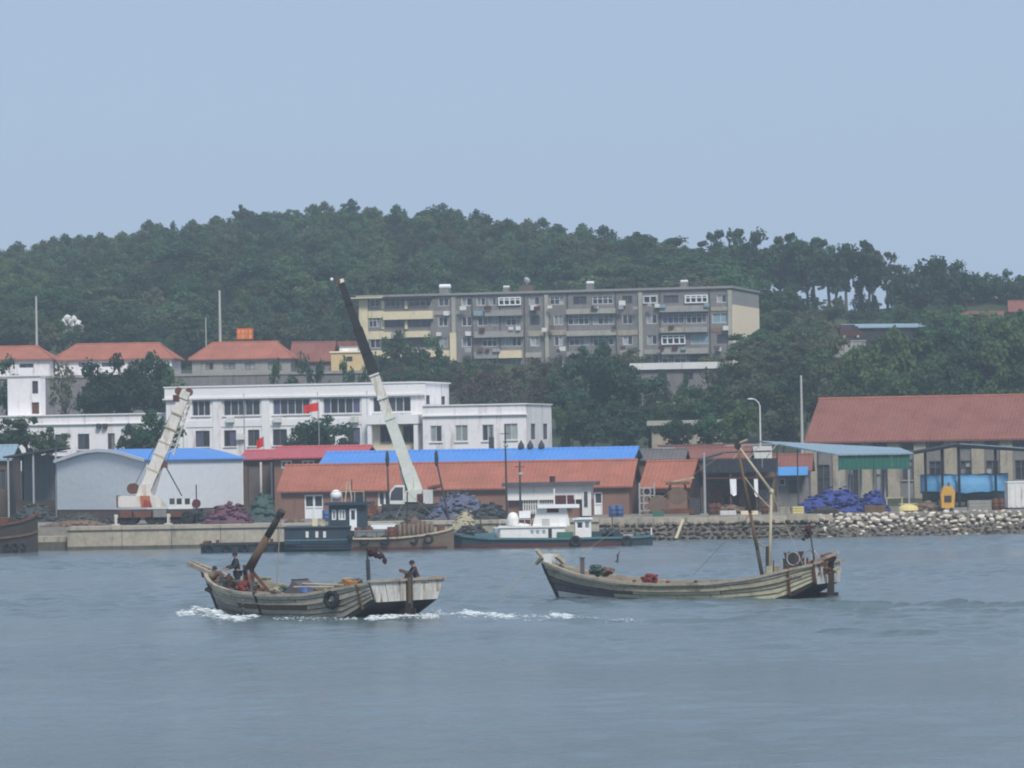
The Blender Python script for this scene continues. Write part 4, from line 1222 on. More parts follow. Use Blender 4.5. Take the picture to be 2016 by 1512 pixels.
# ================================================================== apartment block
f = Frame(707, 700, 537, YAW, z=13.5)
ap = f.empty('apartment_block'); tag(ap, 'long four storey grey apartment block with cream left end', 'apartment block')
W = f.front(1441, 640)[0]; ZT = f.front(1100, 576)[1]; DEP = f.side(1494, 640, W)[0]
rows = [
 (600, 16, [(728, 748), (759, 797), (804, 849), (863, 884), (908, 929), (938, 956), (962, 977), (982, 1026, 'w'), (1041, 1063), (1082, 1111), (1128, 1155, 'd'), (1166, 1207), (1225, 1245, 'd'), (1266, 1295, 'f'), (1306, 1336, 'd'), (1349, 1394, 'w'), (1411, 1431)]),
 (640, 19, [(726, 749), (759, 797, 'b'), (804, 847, 'b'), (863, 882), (909, 929), (940, 961), (967, 981, 'c'), (996, 1027), (1043, 1063, 'd'), (1090, 1109), (1118, 1160), (1167, 1209), (1225, 1246), (1273, 1294), (1304, 1347, 'v'), (1351, 1392), (1402, 1435, 'c')]),
 (681, 19, [(863, 882), (909, 929), (949, 979), (985, 1005, 'c'), (1007, 1027), (1044, 1063), (1091, 1109), (1120, 1162), (1167, 1209), (1226, 1246), (1274, 1294), (1303, 1350, 'w'), (1360, 1396, 'c'), (1411, 1436, 'd'), (728, 749), (759, 797, 'd'), (804, 847, 'd')]),
 (722, 20, [(863, 882), (909, 929), (950, 979), (1007, 1027), (1044, 1063), (1091, 1109), (1167, 1209), (1226, 1246), (1274, 1296, 'd'), (1303, 1352), (1359, 1397, 'm')]),
]
hl, spec = [], []
for yb, hh, ws in rows:
    for q in ws:
        px0, px1 = q[0], q[1]; fl = q[2] if len(q) > 2 else ''
        dy = -(px0 - 1080) * 0.0125      # rows climb to the right as in the photograph
        zb = f.front((px0+px1)/2, yb + dy*1.0)[1]; zt = f.front((px0+px1)/2, yb + dy*1.0 - hh)[1]
        hl.append((f.front(px0, yb)[0], f.front(px1, yb)[0], zb, zt)); spec.append(fl)
m = MB()
skin(m, F_front(0), 0, W, -1, ZT, hl, 0.3)
m.quad((0, 0, -1), (0, DEP, -1), (0, DEP, ZT), (0, 0, ZT)); m.quad((W, 0, -1), (W, DEP, -1), (W, DEP, ZT), (W, 0, ZT)); m.quad((0, DEP, -1), (W, DEP, -1), (W, DEP, ZT), (0, DEP, ZT)); m.quad((0, 0, ZT), (W, 0, ZT), (W, DEP, ZT), (0, DEP, ZT))
m.build('wall', MT['greywall'], ap)
for r, fl in zip(hl, spec):
    nx = max(2, round((r[1]-r[0])/0.62))
    if fl == 'w': window(ap, F_front(0), r, nx=4, nz=2, fm='framewhite', gm='glass', ft=0.13, d=0.3, proud=0.25)
    elif fl == 'd': window(ap, F_front(0), r, nx=2, fm='framedk', gm='glass', d=0.3)
    elif fl == 'b': window(ap, F_front(0), r, nx=3, fm='framedk', gm='glassviolet', d=0.3, ft=0.05)
    elif fl == 'c': window(ap, F_front(0), r, nx=2, fm='frame', gm='glassblue', d=0.3)
    elif fl == 'v': window(ap, F_front(0), r, nx=4, nz=2, fm='frame', gm='glassviolet', d=0.3)
    elif fl == 'm': window(ap, F_front(0), r, nx=3, fm='maroon', gm='glass', d=0.3)
    elif fl == 'f': window(ap, F_front(0), r, nx=2, fm='frame', gm=['glass', 'curtain'], ft=0.16, d=0.3, proud=0.15)
    else: window(ap, F_front(0), r, nx=min(nx, 4), nz=2 if r[1]-r[0] > 1.5 else 1, fm='frame', gm=['glass', 'glass', 'curtain'], ft=0.09, d=0.3)
# cream end cladding: panels set proud of the wall, between the windows
def panel(px0, y0, px1, y1, mt, pr=0.1, name='balcony_panel'):
    r = f.rect(px0, y0, px1, y1)
    return MB().bx(r[0], r[1], -pr, -0.004, r[2], r[3]).build(name, MT[mt], ap)
for a in ((708, 590, 725, 735, 'cream', .12), (725, 612, 756, 626, 'cream', .08), (757, 613, 854, 629, 'cream', .8), (725, 652, 756, 668, 'cream', .08), (757, 654, 772, 667, 'cream', .7),
          (801, 652, 848, 664, 'cream', .7), (772, 655, 800, 666, 'greypanel', .7), (751, 592, 757, 608, 'cream', .1), (798, 592, 803, 608, 'cream', .3), (751, 631, 757, 648, 'cream', .1), (798, 631, 803, 648, 'cream', .3),
          (850, 612, 905, 620, 'greypanel', .12), (850, 690, 890, 702, 'cream', .12), (934, 612, 955, 622, 'glassblue', .4), (957, 611, 1030, 622, 'greypanel', .7), (936, 652, 1032, 664, 'greypanel', .7), (1040, 651, 1070, 662, 'creambrick', .1),
          (984, 690, 1029, 705, 'cream', .7), (936, 692, 982, 706, 'greypanel', .7), (1034, 694, 1066, 704, 'pilaster', .1),
          (1117, 608, 1213, 618, 'pilaster', .7), (1118, 651, 1214, 661, 'pilaster', .7), (1118, 692, 1160, 702, 'greypanel', .7), (1216, 650, 1256, 660, 'creambrick', .1), (1084, 650, 1114, 660, 'creambrick', .1),
          (1301, 602, 1395, 614, 'greypanel', .7), (1301, 645, 1349, 655, 'creambrick', .7), (1350, 644, 1394, 654, 'greypanel', .7), (1304, 686, 1396, 697, 'greypanel', .7), (1400, 604, 1436, 612, 'creambrick', .1), (1400, 645, 1432, 654, 'brick', .06), (1220, 690, 1256, 700, 'creambrick', .1), (1268, 688, 1300, 697, 'greypanel', .1)):
    panel(*a)
for px in (894, 1077, 1262, 1438):
    u = f.front(px, 640)[0]
    MB().bx(u-.24, u+.24, -0.3, -0.003, -1, ZT-.25).build('pilaster', MT['pilaster'], ap)
panel(887, 655, 899, 715, 'cream', .34, 'pilaster_facing')
# end wall
z1 = f.side(1470, 604, W)[1]
MB().bx(W+.003, W+.1, 0.35, DEP-.1, -1, z1).build('end_wall_panel', MT['beige'], ap)
MB().bx(W+.003, W+.06, 0.2, DEP, z1+.01, ZT-.3).build('end_wall_band', MT['greypanel'], ap)
# roof slab and edges
MB().bx(-.2, W+.2, -0.3, DEP+.2, ZT, ZT+.28).build('roof_slab', MT['greypanel'], ap)
u1_ = f.front(756, 585)[0]
MB().bx(-.9, u1_, -1.1, 1.5, ZT-.14, ZT-.005).build('eave_slab', MT['cream'], ap)
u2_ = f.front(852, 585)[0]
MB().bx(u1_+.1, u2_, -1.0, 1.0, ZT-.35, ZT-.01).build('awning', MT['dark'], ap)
for px, py, s in ((880, 617, .35), (923, 657, .35), (865, 658, .3), (1226, 597, .4), (1430, 646, .35), (1295, 602, .3), (1416, 688, .3), (1052, 606, .4)):
    u, z = f.front(px, py)
    MB().bx(u-s, u+s, -.5, -.02, z-s*.8, z+s*.8).build('air_conditioner', MT['offwhite'], ap)
for a in ((725, 690, 756, 735, 'cream', .08), (757, 690, 854, 704, 'cream', .6)): panel(*a)
_ar = random.Random(8)
for k_ in range(30):      # air conditioners, washing and boxes hung on the balconies
    px, py = _ar.uniform(905, 1430), _ar.choice([606, 648, 689]) - (0) + _ar.uniform(-3, 3)
    u, z = f.front(px, py - (px - 1080) * .0125)
    s_ = _ar.uniform(.22, .42)
    nm, mm = _ar.choice([('air_conditioner', 'offwhite'), ('flower_box', 'brickdk'), ('washing', 'glassblue'), ('washing', 'maroon'), ('shutter', 'greysteel'), ('window_grille', 'darkmetal')])
    MB().bx(u-s_, u+s_*_ar.uniform(.6, 1.6), -.95, -.72, z-s_*.7, z+s_*.7).build(nm, MT[mm], ap)
for px in (930, 985, 1033, 1118, 1213, 1300, 1398):
    u = f.front(px, 640)[0]
    MB().tube((u, -.08, -1), (u, -.08, ZT-.1), .06, None, 6).build('drainpipe', MT['darkmetal'], ap)
u0_, u3_ = f.front(1250, 705)[0], f.front(1440, 705)[0]
za = f.front(1340, 700)[1]
# rooftop tanks
for px, y0, y1, wpx, lab, col in ((876, 562, 582, 22, 'white topped water tank on the apartment roof above the cream section', 'framewhite'), (997, 562, 577, 12, 'small pale roof tank on the apartment roof above the first grey bay', 'offwhite'),
                                 (1162, 552, 572, 14, 'bright white roof tank on a brick stack on the apartment roof', 'framewhite'), (1347, 551, 570, 14, 'pale roof tank on a dark stack near the right of the apartment roof', 'offwhite')):
    u, zt = f.front(px, y0, 3.0); zb = ZT+.28
    hw_ = wpx/15.4/2
    o = f.o + f.a*u + f.n*3.0
    t = thing('roof_tank', lab, 'water tank', (o.x, o.y, f.o.z+zb), -YAW)
    hh = zt-zb
    MB().bx(-hw_*.85, hw_*.85, -.6, .6, 0, hh*.62).build('stack', MT['greywall'], t)
    MB().lathe((0, 0, hh*.62+hw_*.42), [(hw_*.3, -hw_*1.05), (hw_*.42, -hw_*.95), (hw_*.42, hw_*.95), (hw_*.3, hw_*1.05)], 12, 'x').build('tank', MT[col], t)
u, zt = f.front(1036, 543, 3.5)
o = f.o + f.a*u + f.n*3.5
t = thing('satellite_dish', 'weathered white dish leaning on a stack on the apartment roof', 'dish', (o.x, o.y, f.o.z+ZT+.28), -YAW)
MB().bx(-.9, .9, -.4, .8, 0, .9).build('stack', MT['brickdk'], t)
MB().tube((0, 0, .9), (.1, 0, 1.4), .06).build('mast', MT['greysteel'], t)
rot = Matrix.Rotation(R(-60), 3, 'X') @ Matrix.Rotation(R(20), 3, 'Y')
m = MB(); prof = [(.04, -.12), (.4, -.08), (.72, .1), (.74, .12), (.42, -.05), (.04, -.09)]
m.lathe((0, 0, 0), prof, 14); m.v = [tuple(rot @ (Vector(v)*.62) + Vector((.1, -.15, 1.5))) for v in m.v]
m.build('reflector', MT['offwhite'], t)

# ================================================================== low buildings on the slope right of the block
f = Frame(1246, 740, 468, R(8), z=9.5)
sh = f.empty('flat_roofed_house'); tag(sh, 'low grey house with a white roof edge below the apartment block', 'house')
w = f.front(1408, 735)[0]; ze = f.front(1320, 727)[1]
r1 = f.rect(1345, 733, 1365, 748)
walls(w, 6, -2, ze, [r1]).build('wall', MT['greywall'], sh)
window(sh, F_front(0), r1, fm='framedk')
zt = f.front(1320, 714)[1]
MB().bx(-.3, w+.3, -.4, 6.3, ze+.002, zt).build('roof_edge', MT['offwhite'], sh)
f = Frame(1283, 850, 418, R(10), z=4.6)
lh = f.empty('low_cream_house'); tag(lh, 'low cream house with a stained flat roof beside the light green tree', 'house')
w = f.front(1424, 840)[0]; ze = f.front(1350, 837)[1]
hs_ = [f.rect(1305, 845, 1318, 868), f.rect(1345, 842, 1362, 858), f.rect(1385, 842, 1402, 858)]
walls(w, 7, -1, ze, hs_).build('wall', MT['creambrick'], lh)
for r in hs_: window(lh, F_front(0), r, fm='framedk')
MB().bx(-.4, w+.4, -.6, 7.3, ze+.002, ze+.5).build('roof_slab', MT['pilaster'], lh)
r = f.rect(1312, 842, 1340, 876)
MB().bx(r[0], r[1], -.06, -.003, r[2], r[3]).build('wall_patch', MT['yellowwall'], lh)
f = Frame(1296, 890, 384, R(8), z=3.5)
lg = f.empty('white_yard_wall'); tag(lg, 'long low white wall behind the tiled sheds and street lamp', 'wall')
w = f.front(1520, 880)[0]; zt = f.front(1400, 874)[1]
for i in range(6):
    MB().bx(w*i/6+.02, w*(i+1)/6-.02, 0, .25, -2, zt-.15).build('wall_panel', MT['offwhite'], lg)
MB().bx(-.1, w+.1, -.1, .35, zt-.15, zt).build('cope', MT['tileold'], lg)
# long pale roofed shed on the hill, red parked lorry, walls, far brown houses
f = Frame(1672, 660, 545, R(-12), z=17.5)
ls = f.empty('long_shed'); tag(ls, 'long thin pale roofed shed on the hillside above the red roofed hall', 'shed')
w = f.front(1822, 650)[0]; ze = f.front(1740, 645)[1]
walls(w, 5, -2, ze).build('wall', MT['dark'], ls)
gable_roof(ls, w, 5, ze, .35, 'palebluesheet', ridge=True, wallm='brickdk')
f = Frame(1640, 690, 500, R(5), z=14.0)
gw = f.empty('grey_yard_wall'); tag(gw, 'short grey yard wall below the parked dark red van', 'wall')
w = f.front(1705, 680)[0]; zt = f.front(1670, 672)[1]
for i in range(3): MB().bx(w*i/3+.02, w*(i+1)/3-.02, 0, .3, -3, zt).build('wall_panel', MT['greypanel'], gw)
MB().bx(-.05, w+.05, -.08, .38, zt, zt+.12).build('cope', MT['pilaster'], gw)
def van(px, pybase, D, wpx, lab, body_m):
    p = at(px, pybase, D)
    t = thing('parked_van', lab, 'van', (p.x, D, p.z))
    L_ = wpx/sc_at(D); hh = 1.75
    prof = [(-L_/2, .35), (L_/2, .35), (L_/2, .95), (L_/2-.5, 1.05), (L_/2-.95, hh), (-L_/2+.15, hh), (-L_/2, 1.5)]
    b = MB().prism(prof, -.85, .85).build('body', MT[body_m], t)
    for x in (-L_*.25, 0.0, L_*.2): MB().bx(x-.35, x+.3, -.87, -.851, 1.05, 1.55).build('window', MT['glass'], b)
    for x in (-L_*.3, L_*.3):
        for y in (-.78, .78):
            wh = MB().lathe((x, y, .32), [(.2, -.1), (.32, -.1), (.32, .1), (.2, .1)], 12, 'y').build('wheel', MT['rubber'], t)
            MB().lathe((x, y, .32), [(.05, -.11), (.18, -.11), (.18, .11), (.05, .11)], 10, 'y').build('rim', MT['greysteel'], wh)
    return t
van(1675, 668, 502, 44, 'dark red van parked above the grey yard wall', 'maroon')
for px0, px1, ye, yr, D, lab in ((1892, 1972, 632, 616, 540, 'brown roofed house low on the ridge behind the trees'), (1990, 2070, 612, 594, 545, 'brown roofed house at the end of the ridge road')):
    f = Frame(px0, ye, D, R(6)); f.o.z = gz(f.o.x, D)
    h = f.empty('brown_house'); tag(h, lab, 'house')
    w = f.front(px1, ye)[0]; ze = f.front((px0+px1)/2, ye)[1]; ri = f.front((px0+px1)/2, yr, 3)[1]-ze
    r1 = (w*.3, w*.45, ze-1.6, ze-.5)
    walls(w, 6, -2, ze, [r1]).build('wall', MT['brick'], h)
    window(h, F_front(0), r1, fm='frame')
    gable_roof(h, w, 6, ze, ri, 'tileold', wallm='brick')
# pale crags rising above the hill trees
for (px, py, sx_, sy_), p, lab in zip(ROCKS, _rk, ('white crag among the hillside trees above the orange roofs', 'small pale crag among the trees above the apartment roof', 'pale crag on the wooded slope beyond the end house')):
    k = sc_at(p.y); g0 = gz(p.x, p.y)
    b = thing('rock_crag', lab, 'rock', (p.x, p.y, g0))
    for i in range(4):
        o = link('boulder', MB().ico((0, 0, 0), 1, 1, .3, 30+i).mesh('boulder', MT['greywall']), b, (rng.uniform(-.5, .5), rng.uniform(-.3, .3), (p.z - g0) * i / 4.5))
        o.scale = (1.5, 1.3, 1.0)
    for i, (u, v, r_) in enumerate(((-.42, -.1, .24), (-.2, .22, .3), (.02, -.12, .3), (.2, .16, .26), (.4, -.22, .26), (.12, -.4, .25), (-.3, -.4, .2))):
        o = link('boulder', MB().ico((0, 0, 0), 1, 1, .4, 40+i).mesh('boulder', MT['offwhite']), b, (u*sx_/k, -.9 + rng.uniform(-.2, .2), p.z - g0 + v*sy_/k))
        o.scale = (r_*sx_/k*.75, r_*sx_/k*.6, r_*sy_/k*1.1)
# ================================================================== warehouses and sheds on the quay
GZ = 1.71
def bframe(px, D, yaw, py=1000):
    return Frame(px, py, D, yaw, z=GZ)
# --- white sheet-clad warehouse with blue roof, corner towards the water
f = bframe(290, 342, -R(44))
wh = f.empty('sheet_warehouse'); tag(wh, 'pale sheet clad warehouse with a low blue roof behind the white and red crane', 'warehouse')
W = f.front(478, 950)[0]; DEP = f.side(112, 950, 0)[0]
ZE = f.front(290, 906)[1]; ZP = f.front(290, 1003)[1]
rise = f.side(196, 887, 0)[1] - ZE
m = MB(); m.bx(0, W, 0, DEP, ZP, ZE); m.build('cladding', MT['sheet'], wh)
MB().bx(.05, W-.05, .05, DEP-.05, 0, ZP-.002).build('plinth', MT['brickdk'], wh)
gable_roof(wh, W, DEP, ZE, rise, 'blueroof', oh=0.25, th=.1, wallm='sheet', seg=4, ridge=False)
vg = MB()
zf = lambda y: ZE + rise*math.sin(math.pi*min(max(y/DEP, 0), 1))**1.15
for i in range(8):
    y0, y1 = DEP*i/8, DEP*(i+1)/8
    vg.beam((-.29, y0, zf(y0)+.02), (-.29, y1, zf(y1)+.02), .06, .26)
vg.build('verge_trim', MT['sheet'], wh)
MB().bx(-.03, .1, -.03, .1, ZP, ZE).build('corner_trim', MT['offwhite'], wh)
MB().bx(W-.1, W+.03, -.03, .1, ZP, ZE).build('corner_trim', MT['offwhite'], wh)
# --- dark open lean-to left of it
f = bframe(20, 352, R(0))
ls = f.empty('open_shed'); tag(ls, 'dark open sided shed beside the pale sheet warehouse', 'shed')
W = f.front(118, 950)[0]
zl, zr = f.front(20, 902)[1], f.front(118, 884)[1]
MB().prism([(-.4, zl), (W, zr), (W, zr+.16), (-.4, zl+.16)], -1.2, 9).build('roof', MT['darkmetal'], ls)
for u in (0, W*.5, W*.95): MB().bx(u-.07, u+.07, -1.0, -.86, 0, zl+(zr-zl)*u/W-.01).build('post', MT['greysteel'], ls)
MB().bx(.6, W*.76, 5.0, 5.2, 1.6, zl+.2).build('back_panel', MT['shed'], ls)
MB().bx(.2, W, 7, 7.2, 0, zl+.1).build('rear_wall', MT['dark'], ls)
MB().bx(.2, W*.95, 2.4, 2.7, 0, 1.7).build('dwarf_wall', MT['brickdk'], ls)
f = bframe(-90, 360, R(2))
ls = f.empty('grey_store'); tag(ls, 'grey roofed store at the quay edge behind the rusty boat', 'shed')
W = f.front(17, 950)[0]; ze = f.front(0, 905)[1]
hs_ = [f.rect(-10, 925, 12, 965)]
walls(W, 7, 0, ze, hs_).build('wall', MT['brickdk'], ls)
window(ls, F_front(0), hs_[0], fm='framedk')
gable_roof(ls, W, 7, ze, 1.1, 'palebluesheet', wallm='brickdk')
# --- red roofed brick stores
f = bframe(480, 356, R(6))
rs = f.empty('red_roofed_store'); tag(rs, 'brick store with a low red sheet roof next to the sheet warehouse', 'shed')
W = f.front(538, 920)[0]; ze = f.front(510, 904)[1]; ri = f.front(510, 890, 3)[1]-ze
h1 = f.rect(488, 915, 515, 995)
walls(W, 6, 0, ze, [h1]).build('wall', MT['brickdk'], rs)
MB().bx(h1[0]+.05, h1[1]-.05, .12, .2, h1[2], h1[3]).build('door', MT['framedk'], rs)
gable_roof(rs, W, 6, ze, ri, 'redsheet', wallm='brickdk')
for px in (520, 541):
    u = f.front(px, 950)[0]; MB().bx(u-.08, u+.08, -1.6, -1.44, 0, ze-.25).build('post', MT['offwhite'], rs)
f = bframe(541, 352, R(8))
rs = f.empty('red_roofed_store'); tag(rs, 'larger brick store with bright red sheet roof and white framed windows', 'shed')
W = f.front(708, 920)[0]; ze = f.front(625, 900)[1]; ri = f.front(625, 882, 3.5)[1]-ze
hs_ = [f.rect(553, 906, 575, 922), f.rect(594, 906, 619, 922), f.rect(640, 905, 660, 920)]
walls(W, 7, 0, ze, hs_).build('wall', MT['brick'], rs)
for r in hs_: window(rs, F_front(0), r, fm='framewhite', ft=.14)
gable_roof(rs, W, 7, ze, ri, 'redsheet', wallm='brickdk', oh=.5)
# --- long blue roofed shed behind the orange roof
f = bframe(632, 346, R(8))
bs = f.empty('blue_roofed_shed'); tag(bs, 'very long shed with bright blue sheet roof behind the orange tiled roof', 'shed')
W = f.front(1236, 915)[0]; ze = f.front(930, 919)[1]; ri = f.front(930, 889, 5)[1]-ze
walls(W, 10, 0, ze).build('wall', MT['brick'], bs)
gable_roof(bs, W, 10, ze, ri, 'blueroof', wallm='brick', oh=.4)
# three small dark cowls on the ridge
for px in (1026, 1044, 1066):
    u, z = f.front(px, 884, 5)
    o = f.o + f.a*u + f.n*5.0
    t = thing('roof_cowl', 'small dark cone shaped cowl on the blue ridge', 'cowl', (o.x, o.y, GZ+ze+ri+.12), -f.yaw, 'cowls on the blue ridge')
    MB().lathe((0, 0, 0), [(.16, 0), (.28, .12), (.26, .35), (.12, .6)], 10).build('hood', MT['darkmetal'], t)
    MB().lathe((0, 0, .6), [(.1, 0), (.04, .15)], 8).build('tip', MT['rust'], t)
# --- orange tiled brick building
f = bframe(554, 336, R(8))
ob = f.empty('tiled_brick_building'); tag(ob, 'long single storey brick building with an orange tiled roof', 'building')
W = f.front(1238, 960)[0]; ze = f.front(900, 960)[1]; DEP = 7.0; ri = f.front(900, 914, DEP/2)[1]-ze
dh = [f.rect(600, 974, 636, 1029), f.rect(1170, 969, 1186, 1022)]
dh = [(a, b, 0.02, d_) for a, b, c, d_ in dh]
whl = [f.rect(744, 966, 770, 996), f.rect(880, 966, 905, 994)]
walls(W, DEP, 0, ze, dh + whl, (), (), top=False).build('wall', MT['brick'], ob)
door(ob, F_front(0), dh[0]); door(ob, F_front(0), dh[1], nx=1)
for r in whl: window(ob, F_front(0), r, fm='framewhite', ft=.13)
gable_roof(ob, W, DEP, ze, ri, 'tile', wallm='brickdk', oh=.35)
MB().bx(0, W, -.3, -.18, ze-.32, ze-.2).build('gutter', MT['darkmetal'], ob)
f = bframe(1268, 333, R(12))
ob2 = f.empty('tiled_brick_shed'); tag(ob2, 'short brick shed with an orange tiled roof beside the rusty machinery', 'shed')
W = f.front(1352, 960)[0]; ze = f.front(1310, 957)[1]; DEP = 7.0; ri = f.front(1310, 911, DEP/2)[1]-ze
hb = [(W*.1, W*.55, 0.02, ze-.5)]
walls(W, DEP, 0, ze, hb, d=.6, top=False).build('wall', MT['brick'], ob2)
MB().bx(W*.12, W*.53, .5, .58, .03, ze-.55).build('door', MT['dark'], ob2)
gable_roof(ob2, W, DEP, ze, ri, 'tile', wallm='brick', oh=.35)
# --- weathered roofs behind it
for px0, px1, ye, yr, D, mt_, lab in ((1252, 1342, 905, 888, 350, 'tilegrey', 'low shed with a grey weathered roof between the blue and orange roofs'), (1335, 1470, 902, 884, 356, 'tileold', 'rusty red roofed shed behind the short brick shed')):
    f = bframe(px0, D, R(6)); t = f.empty('weathered_shed'); tag(t, lab, 'shed')
    w = f.front(px1, ye)[0]; ze = f.front((px0+px1)/2, ye)[1]; ri = f.front((px0+px1)/2, yr, 3)[1]-ze
    walls(w, 6, 0, ze).build('wall', MT['brickdk'], t)
    gable_roof(t, w, 6, ze, ri, mt_, wallm='brickdk')
# --- white hut with dark roof on the quay
f = bframe(997, 322, R(4))
hut = f.empty('white_hut'); tag(hut, 'white quayside hut with a dark flat roof and picket railing', 'hut')
W = f.front(1163, 970)[0]; ze = f.front(1080, 957)[1]; zm = f.front(1080, 984)[1]
dr_ = f.rect(1150, 972, 1162, 1000)
MB().bx(0, W, 0, 4.2, zm, ze).build('upper_wall', MT['yachtwhite'], hut)
MB().bx(.1, W-.1, .5, 4.1, 0, zm-.003).build('lower_wall', MT['brick'], hut)
MB().bx(-.3, W+.5, -.5, 4.6, ze+.003, ze+.3).build('roof', MT['tarpviolet'], hut)
r = f.rect(1092, 975, 1130, 992); MB().bx(r[0], r[1], -.08, -.01, r[2], r[3]).build('red_panel', MT['maroon'], hut)
for i in range(16):
    u = W*.2 + i*(W*.42)/15; MB().bx(u-.05, u+.05, .2, .26, .3, zm-.02).build('picket', MT['offwhite'], hut)
for z in (.5, zm-.35): MB().bx(W*.19, W*.63, .262, .3, z, z+.09).build('rail', MT['offwhite'], hut)
r = f.rect(1146, 962, 1164, 1002); MB().bx(r[0], r[1], -.06, -.012, .1, r[3]).build('side_door', MT['offwhite'], hut)
r = f.rect(1150, 968, 1157, 998); MB().bx(r[0], r[1], -.1, -.065, r[2], r[3]).build('door_pane', MT['glass'], hut)
MB().tube((W*.54, 1, ze+.3), (W*.54, 1, ze+.75), .22).build('chimney', MT['maroon'], hut)
# --- dark open workshop
f = bframe(1388, 330, R(0))
wk = f.empty('open_workshop'); tag(wk, 'open fronted workshop under a black sheet fascia', 'workshop')
W = f.front(1530, 960)[0]; zt, zb = f.front(1460, 903)[1], f.front(1460, 930)[1]
for i in range(5): MB().bx(W*i/5+.015, W*(i+1)/5-.015, 0, .08, zb, zt).build('fascia_panel', MT['blackpanel'], wk)
MB().prism([(-.2, zt-.1), (W*.3, zt+.45), (W+.1, zt+.5), (W+.1, zt+.62), (W*.3, zt+.57), (-.2, zt+.05)], .1, 7).build('roof', MT['darkmetal'], wk)
for u in (W*.4, W*.62, W*.85):
    MB().tube((u, .05, zt), (u+.9, .05, zt+1.1), .04).build('brace', MT['greysteel'], wk)
MB().beam((W*.3, .05, zt+1.05), (W*1.15, .05, zt+1.15), .07, .07).build('truss_rail', MT['greysteel'], wk)
MB().bx(0, W, 3.6, 3.9, 0, zb+.3).build('rear_wall', MT['stone'], wk)
MB().bx(0, W, .05, 3.5, zb-.5, zb-.38).build('shelf', MT['maroon'], wk)
for u in (0.05, W*.36, W*.72, W-.1): MB().bx(u-.07, u+.07, .09, .23, 0, zb).build('post', MT['rust'], wk)
MB().bx(W*.15, W*.34, 2.6, 3.5, 0, 1.1).build('bench', MT['woodgap'], wk)
for i, px in enumerate((1418, 1470, 1510)):
    u = f.front(px, 990)[0]; MB().bx(u-.5, u+.45, 2.4, 3.2, 0, rng.uniform(.9, 1.9)).build('cabinet', MT[('rust', 'brickdk', 'greywall')[i]], wk)
for px, y0, y1, w_, nm in ((1443, 943, 974, 13, 'white sheet hung to dry at the workshop front'), (1488, 943, 976, 8, 'narrow white cloth hung beside the workshop post')):
    a, b = f.front(px, y0), f.front(px, y1)
    o = f.o + f.a*a[0]
    c = MB(); w2 = w_/25/2
    c.add([(-w2, 0, 0), (w2, .05, 0), (w2, .0, b[1]-a[1]), (w2*.1, -.06, (b[1]-a[1])*1.08), (-w2*.8, .04, (b[1]-a[1])*.9), (-w2, .03, 0), (w2, .08, 0), (w2, .03, b[1]-a[1]), (w2*.1, -.03, (b[1]-a[1])*1.08), (-w2*.8, .07, (b[1]-a[1])*.9)],
          [(0, 1, 2, 3, 4), (9, 8, 7, 6, 5), (0, 5, 6, 1), (1, 6, 7, 2), (2, 7, 8, 3), (3, 8, 9, 4), (4, 9, 5, 0)])
    t = c.build('hung_cloth', MT['framewhite'], loc=(o.x, o.y-.12, GZ+a[1])); tag(t, nm, 'cloth')
# --- small house with blue awning
f = bframe(1528, 346, R(6))
sh = f.empty('awning_house'); tag(sh, 'small tiled house with a bright blue awning beside the workshop', 'house')
W = f.front(1592, 960)[0]; ze = f.front(1560, 926)[1]; ri = f.front(1560, 898, 3)[1]-ze
hs_ = [f.rect(1553, 945, 1572, 972), f.rect(1534, 942, 1546, 956)]
walls(W, 6, 0, ze, hs_).build('wall', MT['greywall'], sh)
window(sh, F_front(0), hs_[0], fm='framedk'); window(sh, F_front(0), hs_[1], nx=1, fm='framewhite')
gable_roof(sh, W, 6, ze, ri, 'tileold', wallm='greywall')
za, zb = f.front(1560, 919)[1], f.front(1560, 935)[1]
MB().add([(0, -.35, za), (W, -.35, za), (W, -1.3, zb), (0, -1.3, zb), (0, -.35, za-.05), (W, -.35, za-.05), (W, -1.3, zb-.05), (0, -1.3, zb-.05)],
         [(0, 1, 2, 3), (7, 6, 5, 4), (0, 4, 5, 1), (1, 5, 6, 2), (2, 6, 7, 3), (3, 7, 4, 0)]).build('awning', MT['tarpblue'], sh)
# --- long hall with red tiled roof
f = bframe(1598, 376, R(15))
hall = f.empty('red_roofed_hall'); tag(hall, 'long tall hall with cream brick piers and a big red tiled roof', 'hall')
W = f.front(2160, 900)[0]; ze = f.front(1800, 864)[1]; DEP = 14; ri = f.front(1800, 785, DEP/2)[1]-ze
lo = [(1608, 915, 1634, 992), (1668, 910, 1690, 985), (1724, 910, 1746, 985), (1776, 905, 1797, 945), (1829, 908, 1853, 945), (1890, 907, 1912, 945), (1941, 907, 1966, 945), (1998, 906, 2022, 945), (2052, 906, 2076, 945)]
hi = [(1720, 873, 1746, 887), (1776, 873, 1800, 887), (1829, 872, 1855, 886), (1889, 872, 1912, 885), (1940, 871, 1965, 884), (1996, 870, 2020, 883)]
LO, HI = [f.rect(*r) for r in lo], [f.rect(*r) for r in hi]
walls(W, DEP, 0, ze, LO+HI, top=False, d=.3).build('wall', MT['greywall'], hall)
for r in LO: window(hall, F_front(0), r, nx=2, nz=2, fm='framedk', gm=['glass', 'glass', 'curtain'], d=.3, sill='pilaster')
for i, r in enumerate(HI): window(hall, F_front(0), r, nx=2, fm='maroon' if i == 0 else 'framedk', d=.3)
for px in (1597, 1652, 1706, 1760, 1812, 1872, 1926, 1982, 2036, 2090):
    u = f.front(px, 930)[0]; MB().bx(u-.55, u+.55, -.16, -.003, 0, ze-.25).build('pier', MT['creambrick'], hall)
MB().bx(-.2, W, -.3, -.01, ze-.24, ze-.02).build('cornice', MT['pilaster'], hall)
